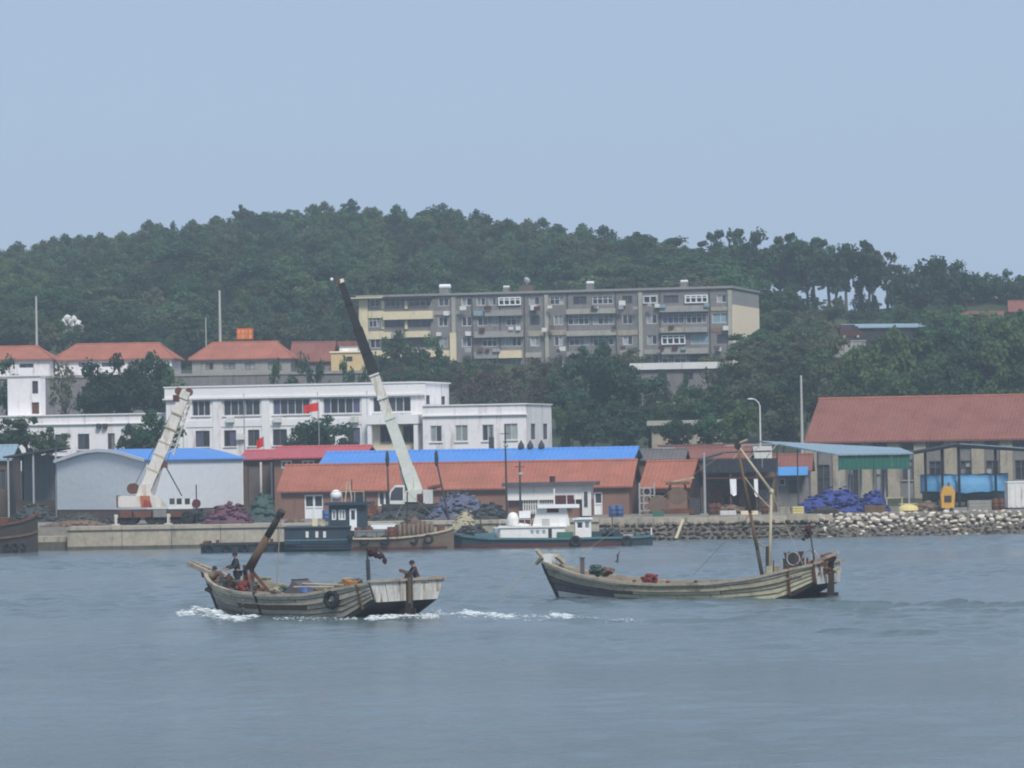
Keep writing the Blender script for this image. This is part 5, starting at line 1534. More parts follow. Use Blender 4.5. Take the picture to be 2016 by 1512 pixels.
gable_roof(hall, W, DEP, ze, ri, 'tileold', wallm='greywall', oh=.5, th=.16, capm='tile')
# --- shed with pale blue roof and green fascia
f = bframe(1652, 328, R(0))
gs = f.empty('green_fascia_shed'); tag(gs, 'open shed with a pale blue roof and deep green fascia', 'shed')
W = f.front(1792, 960)[0]; z0, z1 = f.front(1720, 924)[1], f.front(1720, 896)[1]
for i in range(4): MB().bx(W*i/4+.012, W*(i+1)/4-.012, 0, .06, z0, z1).build('fascia_panel', MT['greensheet'], gs)
xl, xlz = f.front(1502, 874, 5.0)
zr_ = f.front(1720, 881, 7.0)[1]
m = MB()
m.add([(-.15, -.2, z1+.02), (W+.3, -.2, z1+.02), (W+.1, 9, z1+.45), (xl, 9, xlz+.15), (-.15, -.2, z1+.12), (W+.3, -.2, z1+.12), (W+.1, 9, z1+.55), (xl, 9, xlz+.27)],
      [(3, 2, 1, 0), (4, 5, 6, 7), (0, 1, 5, 4), (1, 2, 6, 5), (2, 3, 7, 6), (3, 0, 4, 7)])
m.build('roof', MT['palebluesheet'], gs)
for px in (1653, 1677, 1699, 1724, 1746, 1790):
    u = f.front(px, 970)[0]; yb = -.01 if px in (1653, 1790) else 1.5
    MB().bx(u-.06, u+.06, .07+yb*.9, .19+yb*.9, 0, z1+.02).build('post', MT['greysteel'], gs)
for px in (1530, 1570, 1610):
    u = f.front(px, 900, 8.6)[0]; MB().bx(u-.05, u+.05, 8.6, 8.7, 0, xlz*.96+.05).build('post', MT['greysteel'], gs)
# --- black open canopy
f = bframe(1796, 340, R(0))
cp = f.empty('black_canopy'); tag(cp, 'open black steel canopy on slim posts before the red roofed hall', 'canopy')
q = [f.front(px, py) for px, py in ((1790, 896), (1882, 880), (2060, 890))]
MB().prism([(q[0][0], q[0][1]), (q[1][0], q[1][1]), (q[2][0], q[2][1]), (q[2][0], q[2][1]+.16), (q[1][0], q[1][1]+.22), (q[0][0], q[0][1]+.2)], -.6, 7).build('roof', MT['blacksteel'], cp)
MB().prism([(q[1][0]+.3, q[1][1]+.225), (q[2][0], q[2][1]+.165), (q[2][0], q[2][1]+.25), (q[1][0]+.3, q[1][1]+.3)], -.5, 7).build('roof_sheet', MT['palebluesheet'], cp)
for px in (1822, 1855, 1888, 1960, 2030):
    u = f.front(px, 930)[0]; zz = np.interp(u, [q[0][0], q[1][0], q[2][0]], [q[0][1], q[1][1], q[2][1]])
    MB().bx(u-.1, u+.1, -.1, .1, 0, float(zz)).build('post', MT['blacksteel'], cp)

# ================================================================== poles and lamps
def pole(px, ytop, D, lab, r=0.13, ybase=None, mt_='polec', cat='pole', name='utility_pole', arms=False):
    p = at(px, ytop, D); zb = gz(p.x, D) if ybase is None else ybase
    t = thing(name, lab, cat, (p.x, D, zb-.1))
    h = p.z-zb+.1
    MB().tube((0, 0, 0), (0, 0, h), r, r*.62, 10).build('shaft', MT[mt_], t)
    MB().tube((0, 0, h+.001), (0, 0, h+.08), r*.7, r*.5, 8).build('cap', MT[mt_], t)
    if arms: MB().bx(-.7, .7, -.05, .05, h*.93, h*.93+.09).build('crossarm', MT['darkmetal'], t)
    return t, h
pole(71, 585, 488, 'tall pale concrete pole behind the end house of the terrace', .17, TZ-.5)
pole(432, 573, 488, 'tall pale concrete pole rising behind the roof with the sign', .2, TZ-.5)
pole(405, 626, 492, 'short thin pole beside the roof with the sign', .09, TZ-.5)
pole(1577, 741, 396, 'tall grey concrete pole left of the red roofed hall', .16)
pole(1386, 893, 327, 'grey steel pole at the corner of the dark workshop', .12, GZ, 'greysteel')
t, h = pole(1496, 800, 380, 'pale street lamp with a curved arm beside the light green tree', .1, None, 'offwhite', 'street lamp', 'street_lamp')
pts = [Vector((0, 0, h)), Vector((-.12, 0, h+.35)), Vector((-.4, 0, h+.62)), Vector((-.7, 0, h+.7))]
MB().path(pts, .05).build('arm', MT['offwhite'], t)
MB().ico((-.85, 0, h+.68), (.3, .14, .09), 2).build('lamp_head', MT['offwhite'], t)
t2 = MB().path([Vector((0, 0, 1.6+h*.15)), Vector((.3, 0, 1.9+h*.15)), Vector((.62, 0, 2.0+h*.15))], .05)
t2.build('lower_arm', MT['offwhite'], t)
for px, ytop, D, lean, lab, yb in ((762, 893, 318, -.1, 'thin dark mast with a furled flag beside the pale green crane', 990), (856, 892, 318, -1.0, 'leaning thin mast with a furled flag behind the blue sacks', 975),
                               (994, 836, 316, -.05, 'tall dark mast rising in front of the orange roof by the white hut', 1000), (1023, 908, 312.6, 0, 'slim dark mast in front of the white hut', 1000), (967, 842, 392, 0, 'dark lamp post in front of the white office wing', 890)):
    p = at(px, ytop, D); zb = GZ if D < 390 else gz(p.x, D)
    t = thing('mast_pole', lab, 'mast', (p.x, D, zb))
    h = p.z-zb
    MB().tube((-lean, 0, 0), (0, 0, h), .09, .055, 8).build('shaft', MT['darkmetal'], t)
    if 'furled' in lab:
        MB().lathe((-lean*.12, 0, h*.8), [(.05, 0), (.13, .15), (.16, .6), (.1, 1.1), (.04, 1.25)], 8).build('furled_flag', MT['hullblue'], t)
    elif D < 390:
        MB().bx(-.35, .35, -.05, .05, h*.9, h*.9+.06).build('crossarm', MT['darkmetal'], t)
        MB().ico((.05, 0, h*.78), (.2, .12, .14), 2).build('lamp', MT['greysteel'], t)
    else:
        MB().bx(-.25, .25, -.1, .1, h*.55, h*.8).build('panel', MT['darkmetal'], t)

# ================================================================== truck cranes
def wheel(parent, x, y, z, r=.5, w_=.32):
    wh_ = MB().lathe((x, y, z), [(r*.55, -w_/2), (r*.92, -w_/2), (r, -w_*.35), (r, w_*.35), (r*.92, w_/2), (r*.55, w_/2)], 16, 'y').build('wheel', MT['rubber'], parent)
    MB().lathe((x, y, z), [(.08, -w_*.5), (r*.3, -w_*.42), (r*.54, -w_*.46), (r*.54, w_*.46), (r*.3, w_*.42), (.08, w_*.5)], 12, 'y').build('rim', MT['greysteel'], wh_)
D = 322
o = at(300, 1030, D); o.z = GZ
c1 = thing('truck_crane', 'white and red truck crane with its thick boom raised to the right', 'crane', (o.x, o.y, o.z))
def L1(px, py, dy=0.0):
    p = at(px, py, D+dy); return Vector((p.x-o.x, dy, p.z-o.z))
a, b = L1(228, 1012), L1(392, 1000)
MB().bx(a.x, b.x, -1.1, 1.1, .75, 1.15).build('chassis', MT['darkmetal'], c1)
for px in (245, 262, 300, 320, 350, 372):
    for y in (-1.0, 1.0): wheel(c1, L1(px, 1020).x, y, .5)
for px in (232, 335):
    for s in (-1, 1):
        x = L1(px, 1020).x
        MB().bx(x-.14, x+.14, s*1.0-(.5 if s < 0 else 0), s*1.0+(.5 if s > 0 else 0), .55, .8).bx(x-.1, x+.1, s*1.6-.1, s*1.6+.1, .08, .8).bx(x-.3, x+.3, s*1.6-.3, s*1.6+.3, 0, .08).build('outrigger', MT['cranewhite'], c1)
g1 = L1(235, 998); g2 = L1(282, 976)
MB().bx(g1.x, g2.x, -1.1, 1.1, g1.z, g2.z).build('counterweight', MT['cranewhite'], c1)
MB().bx(g1.x-.12, g1.x-.005, -1.15, 1.15, g1.z-.05, g2.z+.05).build('counterweight_edge', MT['rust'], c1)
p = [L1(280, 999), L1(300, 999), L1(296, 976), L1(278, 976)]
MB().prism([(q.x, q.z) for q in p], -1.12, 1.12).build('stripe_panel', MT['orangered'], c1)
p = [L1(300, 999), L1(330, 998), L1(312, 975), L1(297, 975)]
MB().prism([(q.x, q.z) for q in p], -1.1, -.1).build('operator_cab', MT['cranewhite'], c1)
p = [L1(284, 997), L1(302, 997), L1(298, 986), L1(286, 984)]
MB().prism([(q.x, q.z) for q in p], -1.15, -1.123).build('side_flash', MT['redpaint'], c1)
g1, g2 = L1(334, 1003), L1(392, 975)
MB().bx(g1.x, g2.x-.4, -1.05, 1.05, g1.z, g2.z-.3).build('driver_cab', MT['offwhite'], c1)
for px in (341, 355, 371): MB().bx(L1(px-5, 985).x, L1(px+5, 985).x, -1.08, -1.052, L1(px, 992).z, L1(px, 981).z).build('cab_window', MT['glass'], c1)
t_ = L1(262, 962)
MB().lathe((t_.x, 0, t_.z), [(.42, -.8), (.42, -.7), (.3, -.69), (.3, .69), (.42, .7), (.42, .8)], 14, 'y').build('winch_drum', MT['rust'], c1)
pv, tip = L1(287, 962), L1(362, 782)
p = [L1(268, 978), L1(300, 978), L1(296, 952), L1(276, 955)]
MB().prism([(q.x, q.z) for q in p], -.6, .6).build('turret', MT['cranewhite'], c1)
ax = (tip-pv).normalized()
MB().beam(pv-ax*.5, pv.lerp(tip, .52), (.8, .95), .75, (0, 1, 0)).build('boom_base', MT['cranewhite'], c1)
MB().beam(pv.lerp(tip, .5), tip, .8, .6, (0, 1, 0)).build('boom_section', MT['cranewhite'], c1)
for k_ in (.2, .36, .5, .66, .82): 
    q = pv.lerp(tip, k_); MB().beam(q-ax*.06, q+ax*.06, 1.02, .8, (0, 1, 0)).build('boom_collar', MT['woodpale'], c1)
# folded lattice jib lying along the boom
nrm = Vector((ax.z, 0, -ax.x))
j0, j1 = pv.lerp(tip, .42)+nrm*.72, tip+nrm*.42
m = MB()
cs = [(-.26, -.28), (.26, -.28), (.26, .28), (-.26, .28)]
yv = Vector((0, 1, 0))
for a_, b_ in cs: m.tube(j0+nrm*a_+yv*b_, j1+nrm*a_*.6+yv*b_*.6, .05, .05, 5)
N = 9
for i in range(N):
    for s in range(4):
        a0, b0 = cs[s]; a1, b1 = cs[(s+1) % 4]
        q0, q1 = j0.lerp(j1, i/N), j0.lerp(j1, (i+1)/N)
        m.tube(q0+nrm*a0*.9+yv*b0*.9, q1+nrm*a1*.9+yv*b1*.9, .03, .03, 4)
m.build('lattice_jib', MT['cranewhite'], c1)
for px, py in ((352, 770), (372, 772)):
    q = L1(px, py); sh_ = MB().lathe((q.x, 0, q.z), [(.08, -.3), (.3, -.3), (.22, 0), (.3, .3), (.08, .3)], 14, 'y').build('sheave', MT['rust'], c1)
MB().beam(tip-ax*.1, tip+ax*.5, .7, .8, (0, 1, 0)).build('boom_head', MT['cranewhite'], c1)
q = L1(350, 780); MB().bx(q.x-.35, q.x+.15, -.35, .35, q.z-.4, q.z+.1).build('head_bracket', MT['maroon'], c1)
MB().tube(L1(300, 976), L1(322, 905), .16, .12).build('lift_cylinder', MT['greysteel'], c1)
q = L1(322, 916); MB().bx(q.x-.3, q.x+.3, -.2, .2, q.z-.2, q.z+.25).build('hook_block', MT['rust'], c1)
MB().tube(L1(326, 918), L1(358, 976), .05).build('stay_cable', MT['darkmetal'], c1)
MB().tube(L1(320, 920), L1(313, 962), .03).build('hoist_line', MT['offwhite'], c1)
MB().tube(tip+ax*.3+nrm*.3, L1(330, 905), .025).build('hoist_cable', MT['darkmetal'], c1)
MB().tube(tip+ax*.35-nrm*.25, L1(262, 962), .025).build('hoist_cable', MT['darkmetal'], c1)
for px0, px1, y0 in ((238, 262, 1004), (266, 300, 1006), (304, 330, 1003), (338, 360, 1006)):
    a_, b_ = L1(px0, y0), L1(px1, y0); MB().bx(a_.x, b_.x, -1.35, -1.12, .55, a_.z).build('side_locker', MT['rust' if px0 % 4 else 'greywall'], c1)
# dark board on a post beside the crane
p = at(387, 1005, 321)
t = thing('warning_disc', 'dark round board on a thin post beside the white and red crane', 'sign', (p.x, 321, GZ))
MB().tube((0, 0, 0), (0, 0, 3.0), .05).build('post', MT['darkmetal'], t)
MB().lathe((0, -.08, 1.55), [(.05, -.03), (.34, -.03), (.34, .03), (.05, .03)], 16, 'y').build('disc', MT['maroon'], t)
t.children[1].scale = (1, 1, 1)

D2 = 321
o2 = at(800, 1020, D2); o2.z = GZ
c2 = thing('truck_crane', 'pale green truck crane with a long boom ending in a dark extension', 'crane', (o2.x, o2.y, o2.z))
def L2(px, py, dy=0.0):
    p = at(px, py, D2+dy); return Vector((p.x-o2.x, dy, p.z-o2.z))
a, b = L2(752, 1005), L2(872, 996)
MB().bx(a.x, b.x, -1.1, 1.1, .75, 1.25).build('chassis', MT['darkmetal'], c2)
for px in (762, 782, 822, 842, 862):
    for y in (-1.0, 1.0): wheel(c2, L2(px, 1020).x, y, .5)
p = [L2(766, 992), L2(797, 992), L2(797, 955), L2(778, 955), L2(768, 968)]
cab = MB().prism([(q.x, q.z) for q in p], -1.1, -.05).build('operator_cab', MT['offwhite'], c2)
p = [L2(769, 984), L2(794, 984), L2(794, 959), L2(779, 959), L2(771, 969)]
MB().prism([(q.x, q.z) for q in p], -1.14, -1.103).build('cab_window', MT['glass'], cab)
p = [L2(766, 992), L2(838, 992), L2(838, 970), L2(796, 972)]
MB().prism([(q.x, q.z) for q in p], -.04, 1.1).build('turntable_deck', MT['cranegreen'], c2)
p = [L2(786, 988), L2(826, 988), L2(832, 962), L2(800, 966)]
MB().prism([(q.x, q.z) for q in p], -1.0, -.045).build('machinery_housing', MT['cranegreen'], c2)
g1, g2 = L2(822, 987), L2(832, 972); MB().bx(g1.x, g2.x, -1.05, -1.003, g1.z, g2.z).build('marker_panel', MT['maroon'], c2)
g1, g2 = L2(834, 992), L2(852, 964); MB().bx(g1.x, g2.x, -1, 1, g1.z, g2.z).build('counterweight', MT['offwhite'], c2)
pv, mid, tip = L2(817, 962), L2(737, 738), L2(672, 557)
ax = (tip-pv).normalized()
MB().beam(pv-ax*.7, pv.lerp(tip, .1), (1.1, 1.0), .9, (0, 1, 0)).build('boom_foot', MT['cranegreen'], c2)
MB().beam(pv.lerp(tip, .08), pv.lerp(tip, .36), (.9, .82), .8, (0, 1, 0)).build('boom_base', MT['cranegreen'], c2)
MB().beam(pv.lerp(tip, .34), mid, (.74, .72), .64, (0, 1, 0)).build('boom_section', MT['cranewhite'], c2)
MB().beam(pv.lerp(tip, .545), pv.lerp(tip, .78), (.84, .76), .58, (0, 1, 0)).build('boom_extension', MT['craneblack'], c2)
MB().beam(pv.lerp(tip, .77), tip, (.66, .5), .44, (0, 1, 0)).build('boom_tip_section', MT['craneblack'], c2)
for k_ in (.34, .44, .553, .66, .775, .9):
    q = pv.lerp(tip, k_); wid = 1.04-.42*k_
    MB().beam(q-ax*.07, q+ax*.07, wid, wid+.04, (0, 1, 0)).build('boom_collar', MT['cranegreen' if k_ < .6 else 'craneblack'], c2)
q = tip+ax*.15
MB().beam(q-ax*.15+Vector((-.45, 0, 0)), q+Vector((.25, 0, .05)), .4, .32, (0, 0, 1)).build('boom_head', MT['offwhite'], c2)
q = L2(653, 550); MB().ico((q.x, 0, q.z), (.13, .1, .13), 2).build('anemometer', MT['framewhite'], c2)
MB().lathe((tip.x-.3, 0, tip.z+.1), [(.06, -.22), (.24, -.22), (.18, 0), (.24, .22), (.06, .22)], 14, 'y').build('sheave', MT['rust'], c2)
MB().tube(L2(842, 962), L2(868, 956), .17, .14).build('exhaust', MT['rust'], c2)
MB().tube(L2(800, 968), pv.lerp(tip, .24)+Vector((-.1, 0, -.45)), .15, .12).build('lift_cylinder', MT['greysteel'], c2)

# ================================================================== heaps and gear on the quay
def heap(name, label, cat, px0, px1, ytop, D, depth, mt_, n=40, seed=0, zb=GZ, blob=(.22, .5), group=None, flat=.7, part='bundle', peak=.5):
    """A pile of soft lumps: a low mound core with bundles lying over it."""
    rr = random.Random(seed)
    p0, p1 = at(px0, ytop, D), at(px1, ytop, D)
    cx_, hw, hh = (p0.x+p1.x)/2, (p1.x-p0.x)/2, p0.z-zb
    t = thing(name, label, cat, (cx_, D, zb), 0, group)
    def top(u, v):
        pk_ = peak*2-1; e_ = (u-pk_)/(1-pk_) if u > pk_ else (u-pk_)/(1+pk_)
        return hh*max(0.1, (1-abs(e_)**2.4))*max(0.2, 1-v*v*.7)*(.86+.14*math.sin(u*9+seed)*math.cos(v*5+u*4+seed))
    core = MB(); nx, ny = 12, 6
    vv = [( (i/nx*2-1)*hw, (j/ny*2-1)*depth/2, (top(i/nx*2-1, j/ny*2-1)*.86 if 0 < i < nx and 0 < j < ny else 0) + rr.uniform(0, .05)*hh) for j in range(ny+1) for i in range(nx+1)]
    core.add(vv, [(j*(nx+1)+i, j*(nx+1)+i+1, (j+1)*(nx+1)+i+1, (j+1)*(nx+1)+i) for j in range(ny) for i in range(nx)])
    core.build('mound', mt_, t, smooth=True)
    m = MB()
    for k in range(int(n*3.2)):
        u, v = rr.uniform(-.97, .97), rr.uniform(-.95, .5)
        s = rr.uniform(*blob)*.52
        z = top(u, v)*rr.uniform(.7, 1.0)
        m.ico((u*hw, v*depth/2, max(z-s*.3, s*.3)), (s*rr.uniform(.8, 1.5), s, s*flat*rr.uniform(.5, 1.0)), 1, .3, rr.randint(0, 9999))
    o_ = m.build(part, mt_, t, smooth=True); o_['kind'] = 'stuff'
    return t, hw, hh
heap('net_heap', 'heap of magenta fishing nets on the quay beside the crane', 'fishing net', 400, 498, 985, 320, 3, MT['netmag'], 60, 1)
heap('net_heap', 'mound covered in dark green netting beside the brick building', 'fishing net', 484, 548, 962, 326, 4, MT['netgreen'], 16, 2, blob=(.3, .6), flat=.9)
heap('net_sacks', 'big heap of faded blue net sacks behind the cargo boat', 'net sacks', 838, 966, 962, 320, 4, MT['netgreyblue'], 90, 3, blob=(.2, .42))
heap('net_heap', 'heap of bright blue nets spilling from under the green fascia shed', 'fishing net', 1560, 1700, 955, 325, 4, MT['netblue'], 80, 4, peak=.72)
heap('net_heap', 'rounded stack of bright blue nets between the shed posts', 'fishing net', 1688, 1748, 958, 326, 3.4, MT['netblue'], 40, 5)
heap('scrap_heap', 'heap of brown rope and scrap beside the orange machine', 'scrap heap', 1780, 1856, 985, 324, 3, MT['netbrown'], 50, 6)
heap('scrap_heap', 'low heap of dark gear in front of the pale sheet warehouse', 'scrap heap', 200, 262, 1012, 326, 2.5, MT['netdark'], 30, 7)
heap('scrap_heap', 'low heap of dark gear behind the magenta nets', 'scrap heap', 365, 420, 1000, 323.5, 2, MT['netdark'], 26, 8)
heap('scrap_heap', 'heap of dark gear under the open shed roof', 'scrap heap', 20, 112, 985, 344, 3, MT['netdark'], 40, 9, blob=(.3, .6))
heap('scrap_heap', 'jumble of dark machinery and gear behind the net sacks', 'scrap heap', 930, 1000, 985, 318, 2.4, MT['netdark'], 36, 10)
heap('net_heap', 'brown nets piled at the foot of the workshop', 'fishing net', 1395, 1470, 990, 327, 2, MT['netbrown'], 34, 11)
heap('scrap_heap', 'low pile of grey rubble and rope on the quay edge', 'scrap heap', 80, 215, 1022, 318.4, 2, MT['netbrown'], 40, 12, blob=(.12, .26))
heap('net_heap', 'pile of grey nets beside the cream crates', 'fishing net', 1590, 1655, 996, 322, 2, MT['netdark'], 30, 13)
heap('scrap_heap', 'dark jumble of gear under the pale green crane', 'scrap heap', 720, 850, 1000, 318.6, 2.2, MT['netdark'], 46, 14, blob=(.16, .36))
heap('scrap_heap', 'rusty scrap pile before the window of the orange roofed building', 'scrap heap', 700, 752, 985, 322.5, 2.0, MT['rust'], 30, 15, blob=(.16, .34))
heap('net_heap', 'low brown nets spread on the quay by the white door', 'fishing net', 560, 600, 1018, 318.8, 1.6, MT['netbrown'], 20, 16, blob=(.14, .26))
heap('net_heap', 'grey nets heaped against the plinth of the sheet warehouse', 'fishing net', 110, 200, 1006, 334, 2.0, MT['netdark'], 34, 17, blob=(.16, .34))
def drum(x, y, z, lab, grp, mt_, h=.88, r=.29):
    t = thing('steel_drum', lab, 'drum', (x, y, z), rng.uniform(0, 6), grp)
    MB().lathe((0, 0, 0), [(r*.96, 0), (r, .03), (r*.97, h*.32), (r*1.03, h*.34), (r*.97, h*.36), (r*.97, h*.65), (r*1.03, h*.67), (r*.97, h*.69), (r, h-.03), (r*.94, h)], 14).build('shell', MT[mt_], t, smooth=True)
    MB().tube((r*.5, 0, h), (r*.5, 0, h+.03), .04).build('bung', MT['greysteel'], t)
for px, D_, mt_ in ((642, 320, 'bluedrum'), (655, 320.6, 'bluedrum'), (1206, 320.5, 'bluedrum'), (1220, 321, 'bluedrum')):
    p = at(px, 1010, D_); drum(p.x, D_, GZ, 'blue plastic drum standing before the orange roofed brick building', 'blue drums before the brick building', mt_)
for px, D_ in ((1402, 322), (1412, 322.4), (1960, 323), (1972, 323.3), (1506, 321.6)):
    p = at(px, 1010, D_); drum(p.x, D_, GZ, 'rusty steel drum on the quay ' + ('by the workshop' if px < 1600 else 'beside the white container'), 'rusty drums by the ' + ('workshop' if px < 1600 else 'container'), 'rust')
# rusty machinery beside the short brick shed
p = at(1335, 1012, 324)
t = thing('rusty_winch_rig', 'tall rusty brown net hauling machine beside the brick shed', 'machine', (p.x, 324, GZ))
MB().bx(-1.2, 1.2, -.7, .7, .1, .5).build('base', MT['rust'], t)
for x in (-1, 1): MB().beam((x, 0, .5), (x*.55, 0, 2.4), .16, .16).build('leg', MT['rust'], t)
MB().lathe((0, 0, 1.5), [(.7, -.5), (.7, -.4), (.4, -.38), (.4, .38), (.7, .4), (.7, .5)], 16, 'y').build('drum', MT['netbrown'], t)
MB().bx(-.9, .95, -.4, .4, 2.35, 2.6).build('top_beam', MT['woodbrown'], t)
MB().lathe((-1.5, 0, .8), [(.1, -.35), (.8, -.35), (.8, .35), (.1, .35)], 14, 'y').build('flywheel', MT['netbrown'], t)
MB().bx(.9, 1.7, -.5, .5, 0, 1.3).build('engine_box', MT['darkmetal'], t)
MB().beam((-.4, -.1, 2.6), (1.3, -.1, 2.9), .1, .1).build('jib', MT['woodpale'], t)
# grey frame with arched cut-outs by the building corner
f = bframe(1258, 326, R(0)); t = f.empty('metal_rack'); tag(t, 'tall grey steel rack with rounded openings at the end of the orange roofed building', 'rack')
w = f.front(1290, 980)[0]; zt = f.front(1274, 950)[1]
for u in (0, w-.12): MB().bx(u, u+.12, 0, .12, 0, zt).build('upright', MT['greysteel'], t)
for k in range(4):
    z = zt*(k+.6)/4.3
    MB().bx(.12, w-.12, .02, .1, z-.05, z+.05).build('rail', MT['greysteel'], t)
    if k < 3: MB().torus((w/2, .06, z+zt*.11), .3, .06, 'y').build('ring', MT['greysteel'], t)
def crate(px, py, D, w_, d_, h_, lab, mt_, grp=None, rz=0.0, zb=None):
    p = at(px, py, D); zb = GZ if zb is None else zb
    t = thing('crate', lab, 'crate', (p.x, D, zb), rz, grp)
    m = MB(); m.bx(-w_/2, w_/2, -d_/2, d_/2, 0, .05)
    m.build('floor', MT[mt_], t)
    for s in (-1, 1):
        n = 3
        for k in range(n):
            z0 = .055 + k*(h_-.055)/n
            MB().bx(-w_/2, w_/2, s*d_/2-.02, s*d_/2+.02, z0, z0+(h_-.055)/n*.8).build('slat', MT[mt_], t)
            MB().bx(s*w_/2-.02, s*w_/2+.02, -d_/2+.025, d_/2-.025, z0, z0+(h_-.055)/n*.8).build('slat', MT[mt_], t)
    MB().bx(-w_/2+.03, w_/2-.03, -d_/2+.03, d_/2-.03, .06, h_*.8).build('filling', MT['netbrown'], t)
    return t
crate(1545, 1010, 321, .7, .6, .55, 'dull cream crate beside the workshop', 'creambrick')
crate(1571, 1012, 320.5, .85, .6, .6, 'bright yellow crate in front of the blue nets', 'crate')
crate(1296, 1010, 319.5, .8, .5, .4, 'low green crate beside the steel rack', 'greenpaint')
crate(1433, 1004, 320.5, 1.2, .6, .35, 'flat pale crate in front of the workshop', 'offwhite')
crate(1475, 1008, 320.8, 1.3, .6, .3, 'flat pinkish crate in front of the workshop', 'beige')
# orange-yellow upright machine
p = at(1866, 1012, 322)
t = thing('yellow_machine', 'orange yellow upright engine housing on the rubble bank', 'machine', (p.x, 322, GZ))
p_ = [(-.5, .25), (.45, .25), (.55, 1.4), (.35, 1.9), (-.3, 1.95), (-.55, 1.3)]
MB().prism(p_, -.5, .5).build('housing', MT['yellow'], t)
for x in (-.35, .3): MB().bx(x-.08, x+.08, -.55, .55, 0, .25).build('skid', MT['darkmetal'], t)
MB().bx(-.3, .25, -.54, -.501, .7, 1.2).build('grille', MT['darkmetal'], t)
MB().tube((.1, 0, 1.93), (.1, 0, 2.2), .07).build('exhaust', MT['rust'], t)
p = at(1788, 1000, 321)
t = thing('yellow_dinghy', 'small upturned yellow dinghy lying on the rubble bank', 'dinghy', (p.x, 321, GZ+.1))
m = MB(); n = 9
vv = []
for i in range(n):
    tt = i/(n-1); b_ = .42*math.sin(math.pi*(.08+.84*tt))**.6; hz = .5*math.sin(math.pi*(.1+.8*tt))**.5
    for k in range(7):
        a_ = math.pi*k/6; vv.append((-.75+1.5*tt, -b_*math.cos(a_), hz*math.sin(a_)))
m.add(vv, [(i*7+k, i*7+k+1, (i+1)*7+k+1, (i+1)*7+k) for i in range(n-1) for k in range(6)] + [tuple(range(7)), tuple(range((n-1)*7, n*7))])
m.build('hull', MT['crate'], t, smooth=True)
MB().bx(-.7, .7, -.02, .02, .48, .56).build('keel', MT['woodpale'], t)
# blue tarpaulin-covered boat on trestles
D = 341.6
p0, p1 = at(1812, 955, D), at(1985, 955, D)
t = thing('covered_boat', 'boat on trestles under a bright blue tarpaulin beneath the black canopy', 'boat', ((p0.x+p1.x)/2, D, GZ))
Lh = (p1.x-p0.x)/2
zt, zb = at(1900, 936, D).z-GZ, at(1900, 970, D).z-GZ
m = MB(); n = 13; vv = []
for i in range(n):
    s = i/(n-1)*2-1
    b_ = 1.1*(1-abs(s)**3)*.95+.05
    up = .28*max(0, -s-.6)
    for y, z in ((-b_, zb+.15*abs(s)), (-b_*1.02, (zb+zt)/2+up), (-b_*.55, zt-.05+up*.4), (0, zt+.12), (b_*.55, zt-.05), (b_*1.02, (zb+zt)/2), (b_, zb)):
        vv.append((s*Lh, y, z + .05*math.sin(i*2.3+y*3)))
m.add(vv, [(i*7+k, i*7+k+1, (i+1)*7+k+1, (i+1)*7+k) for i in range(n-1) for k in range(6)] + [tuple(range(7)), tuple(range((n-1)*7, n*7))])
m.build('tarpaulin', MT['tarpboat'], t, smooth=True)
m = MB(); vv = []
for i in range(n):
    s = i/(n-1)*2-1; b_ = 1.0*(1-abs(s)**3)*.9+.04
    for y, z in ((-b_, zb+.12), (-b_*.6, zb-.55), (0, zb-.75), (b_*.6, zb-.55), (b_, zb+.12)): vv.append((s*Lh*.96, y, z))
m.add(vv, [(i*5+k, i*5+k+1, (i+1)*5+k+1, (i+1)*5+k) for i in range(n-1) for k in range(4)] + [tuple(range(5)), tuple(range((n-1)*5, n*5))])
m.build('hull', MT['hullteal'], t, smooth=True)
for x in (-.6, 0.05, .6):
    for s in (-1, 1): MB().beam((x*Lh, s*.9, 0), (x*Lh, s*.25, zb-.5), .12, .12).build('trestle', MT['woodbrown'], t)
# white container at the right edge
f = bframe(1985, 326, R(0)); t = f.empty('white_container'); tag(t, 'white box container standing behind the rubble bank', 'container')
w = 4.0; h = f.front(2000, 950)[1]
MB().bx(0, w, 0, 2.3, .12, h).build('body', MT['offwhite'], t)
for i in range(9): MB().bx(.15+i*.44, .32+i*.44, -.04, -.002, .2, h-.1).build('rib', MT['offwhite'], t)
MB().bx(-.03, w+.03, -.05, 2.35, h+.002, h+.08).build('roof_rail', MT['framewhite'], t)
MB().bx(.02, w-.02, .02, 2.28, 0, .118).build('skid', MT['darkmetal'], t)
# low walls and tables at the right
for px0, px1, yt, D, lab, mt_ in ((1905, 1952, 985, 325, 'low grey block wall beside the orange machine', 'greypanel'), (1700, 1745, 995, 321.5, 'low brown pallet stack under the green fascia shed', 'woodbrown'), (1605, 1650, 1003, 320.4, 'low dark pallet stack in front of the blue nets', 'woodgap')):
    p0, p1 = at(px0, yt, D), at(px1, yt, D)
    t = thing('block_stack', lab, 'stack', ((p0.x+p1.x)/2, D, GZ))
    hw, h = (p1.x-p0.x)/2, p0.z-GZ
    k = max(2, int(h/.2))
    for i in range(k): MB().bx(-hw+rng.uniform(0, .08), hw-rng.uniform(0, .08), -.4, .4, h*i/k+.004, h*(i+1)/k-.01).build('course', MT[mt_], t)
p0 = at(1760, 985, 326); t = thing('work_table', 'pale timber work table beside the shed post', 'table', (p0.x, 326, GZ))
MB().bx(-.7, .7, -.4, .4, 1.0, 1.08).build('table_top', MT['woodpale'], t)
for x in (-.6, .6):
    for y in (-.32, .32): MB().bx(x-.05, x+.05, y-.05, y+.05, 0, .998).build('leg', MT['woodpale'], t)
MB().bx(-.65, .65, -.35, .35, .3, .35).build('shelf', MT['woodpale'], t)
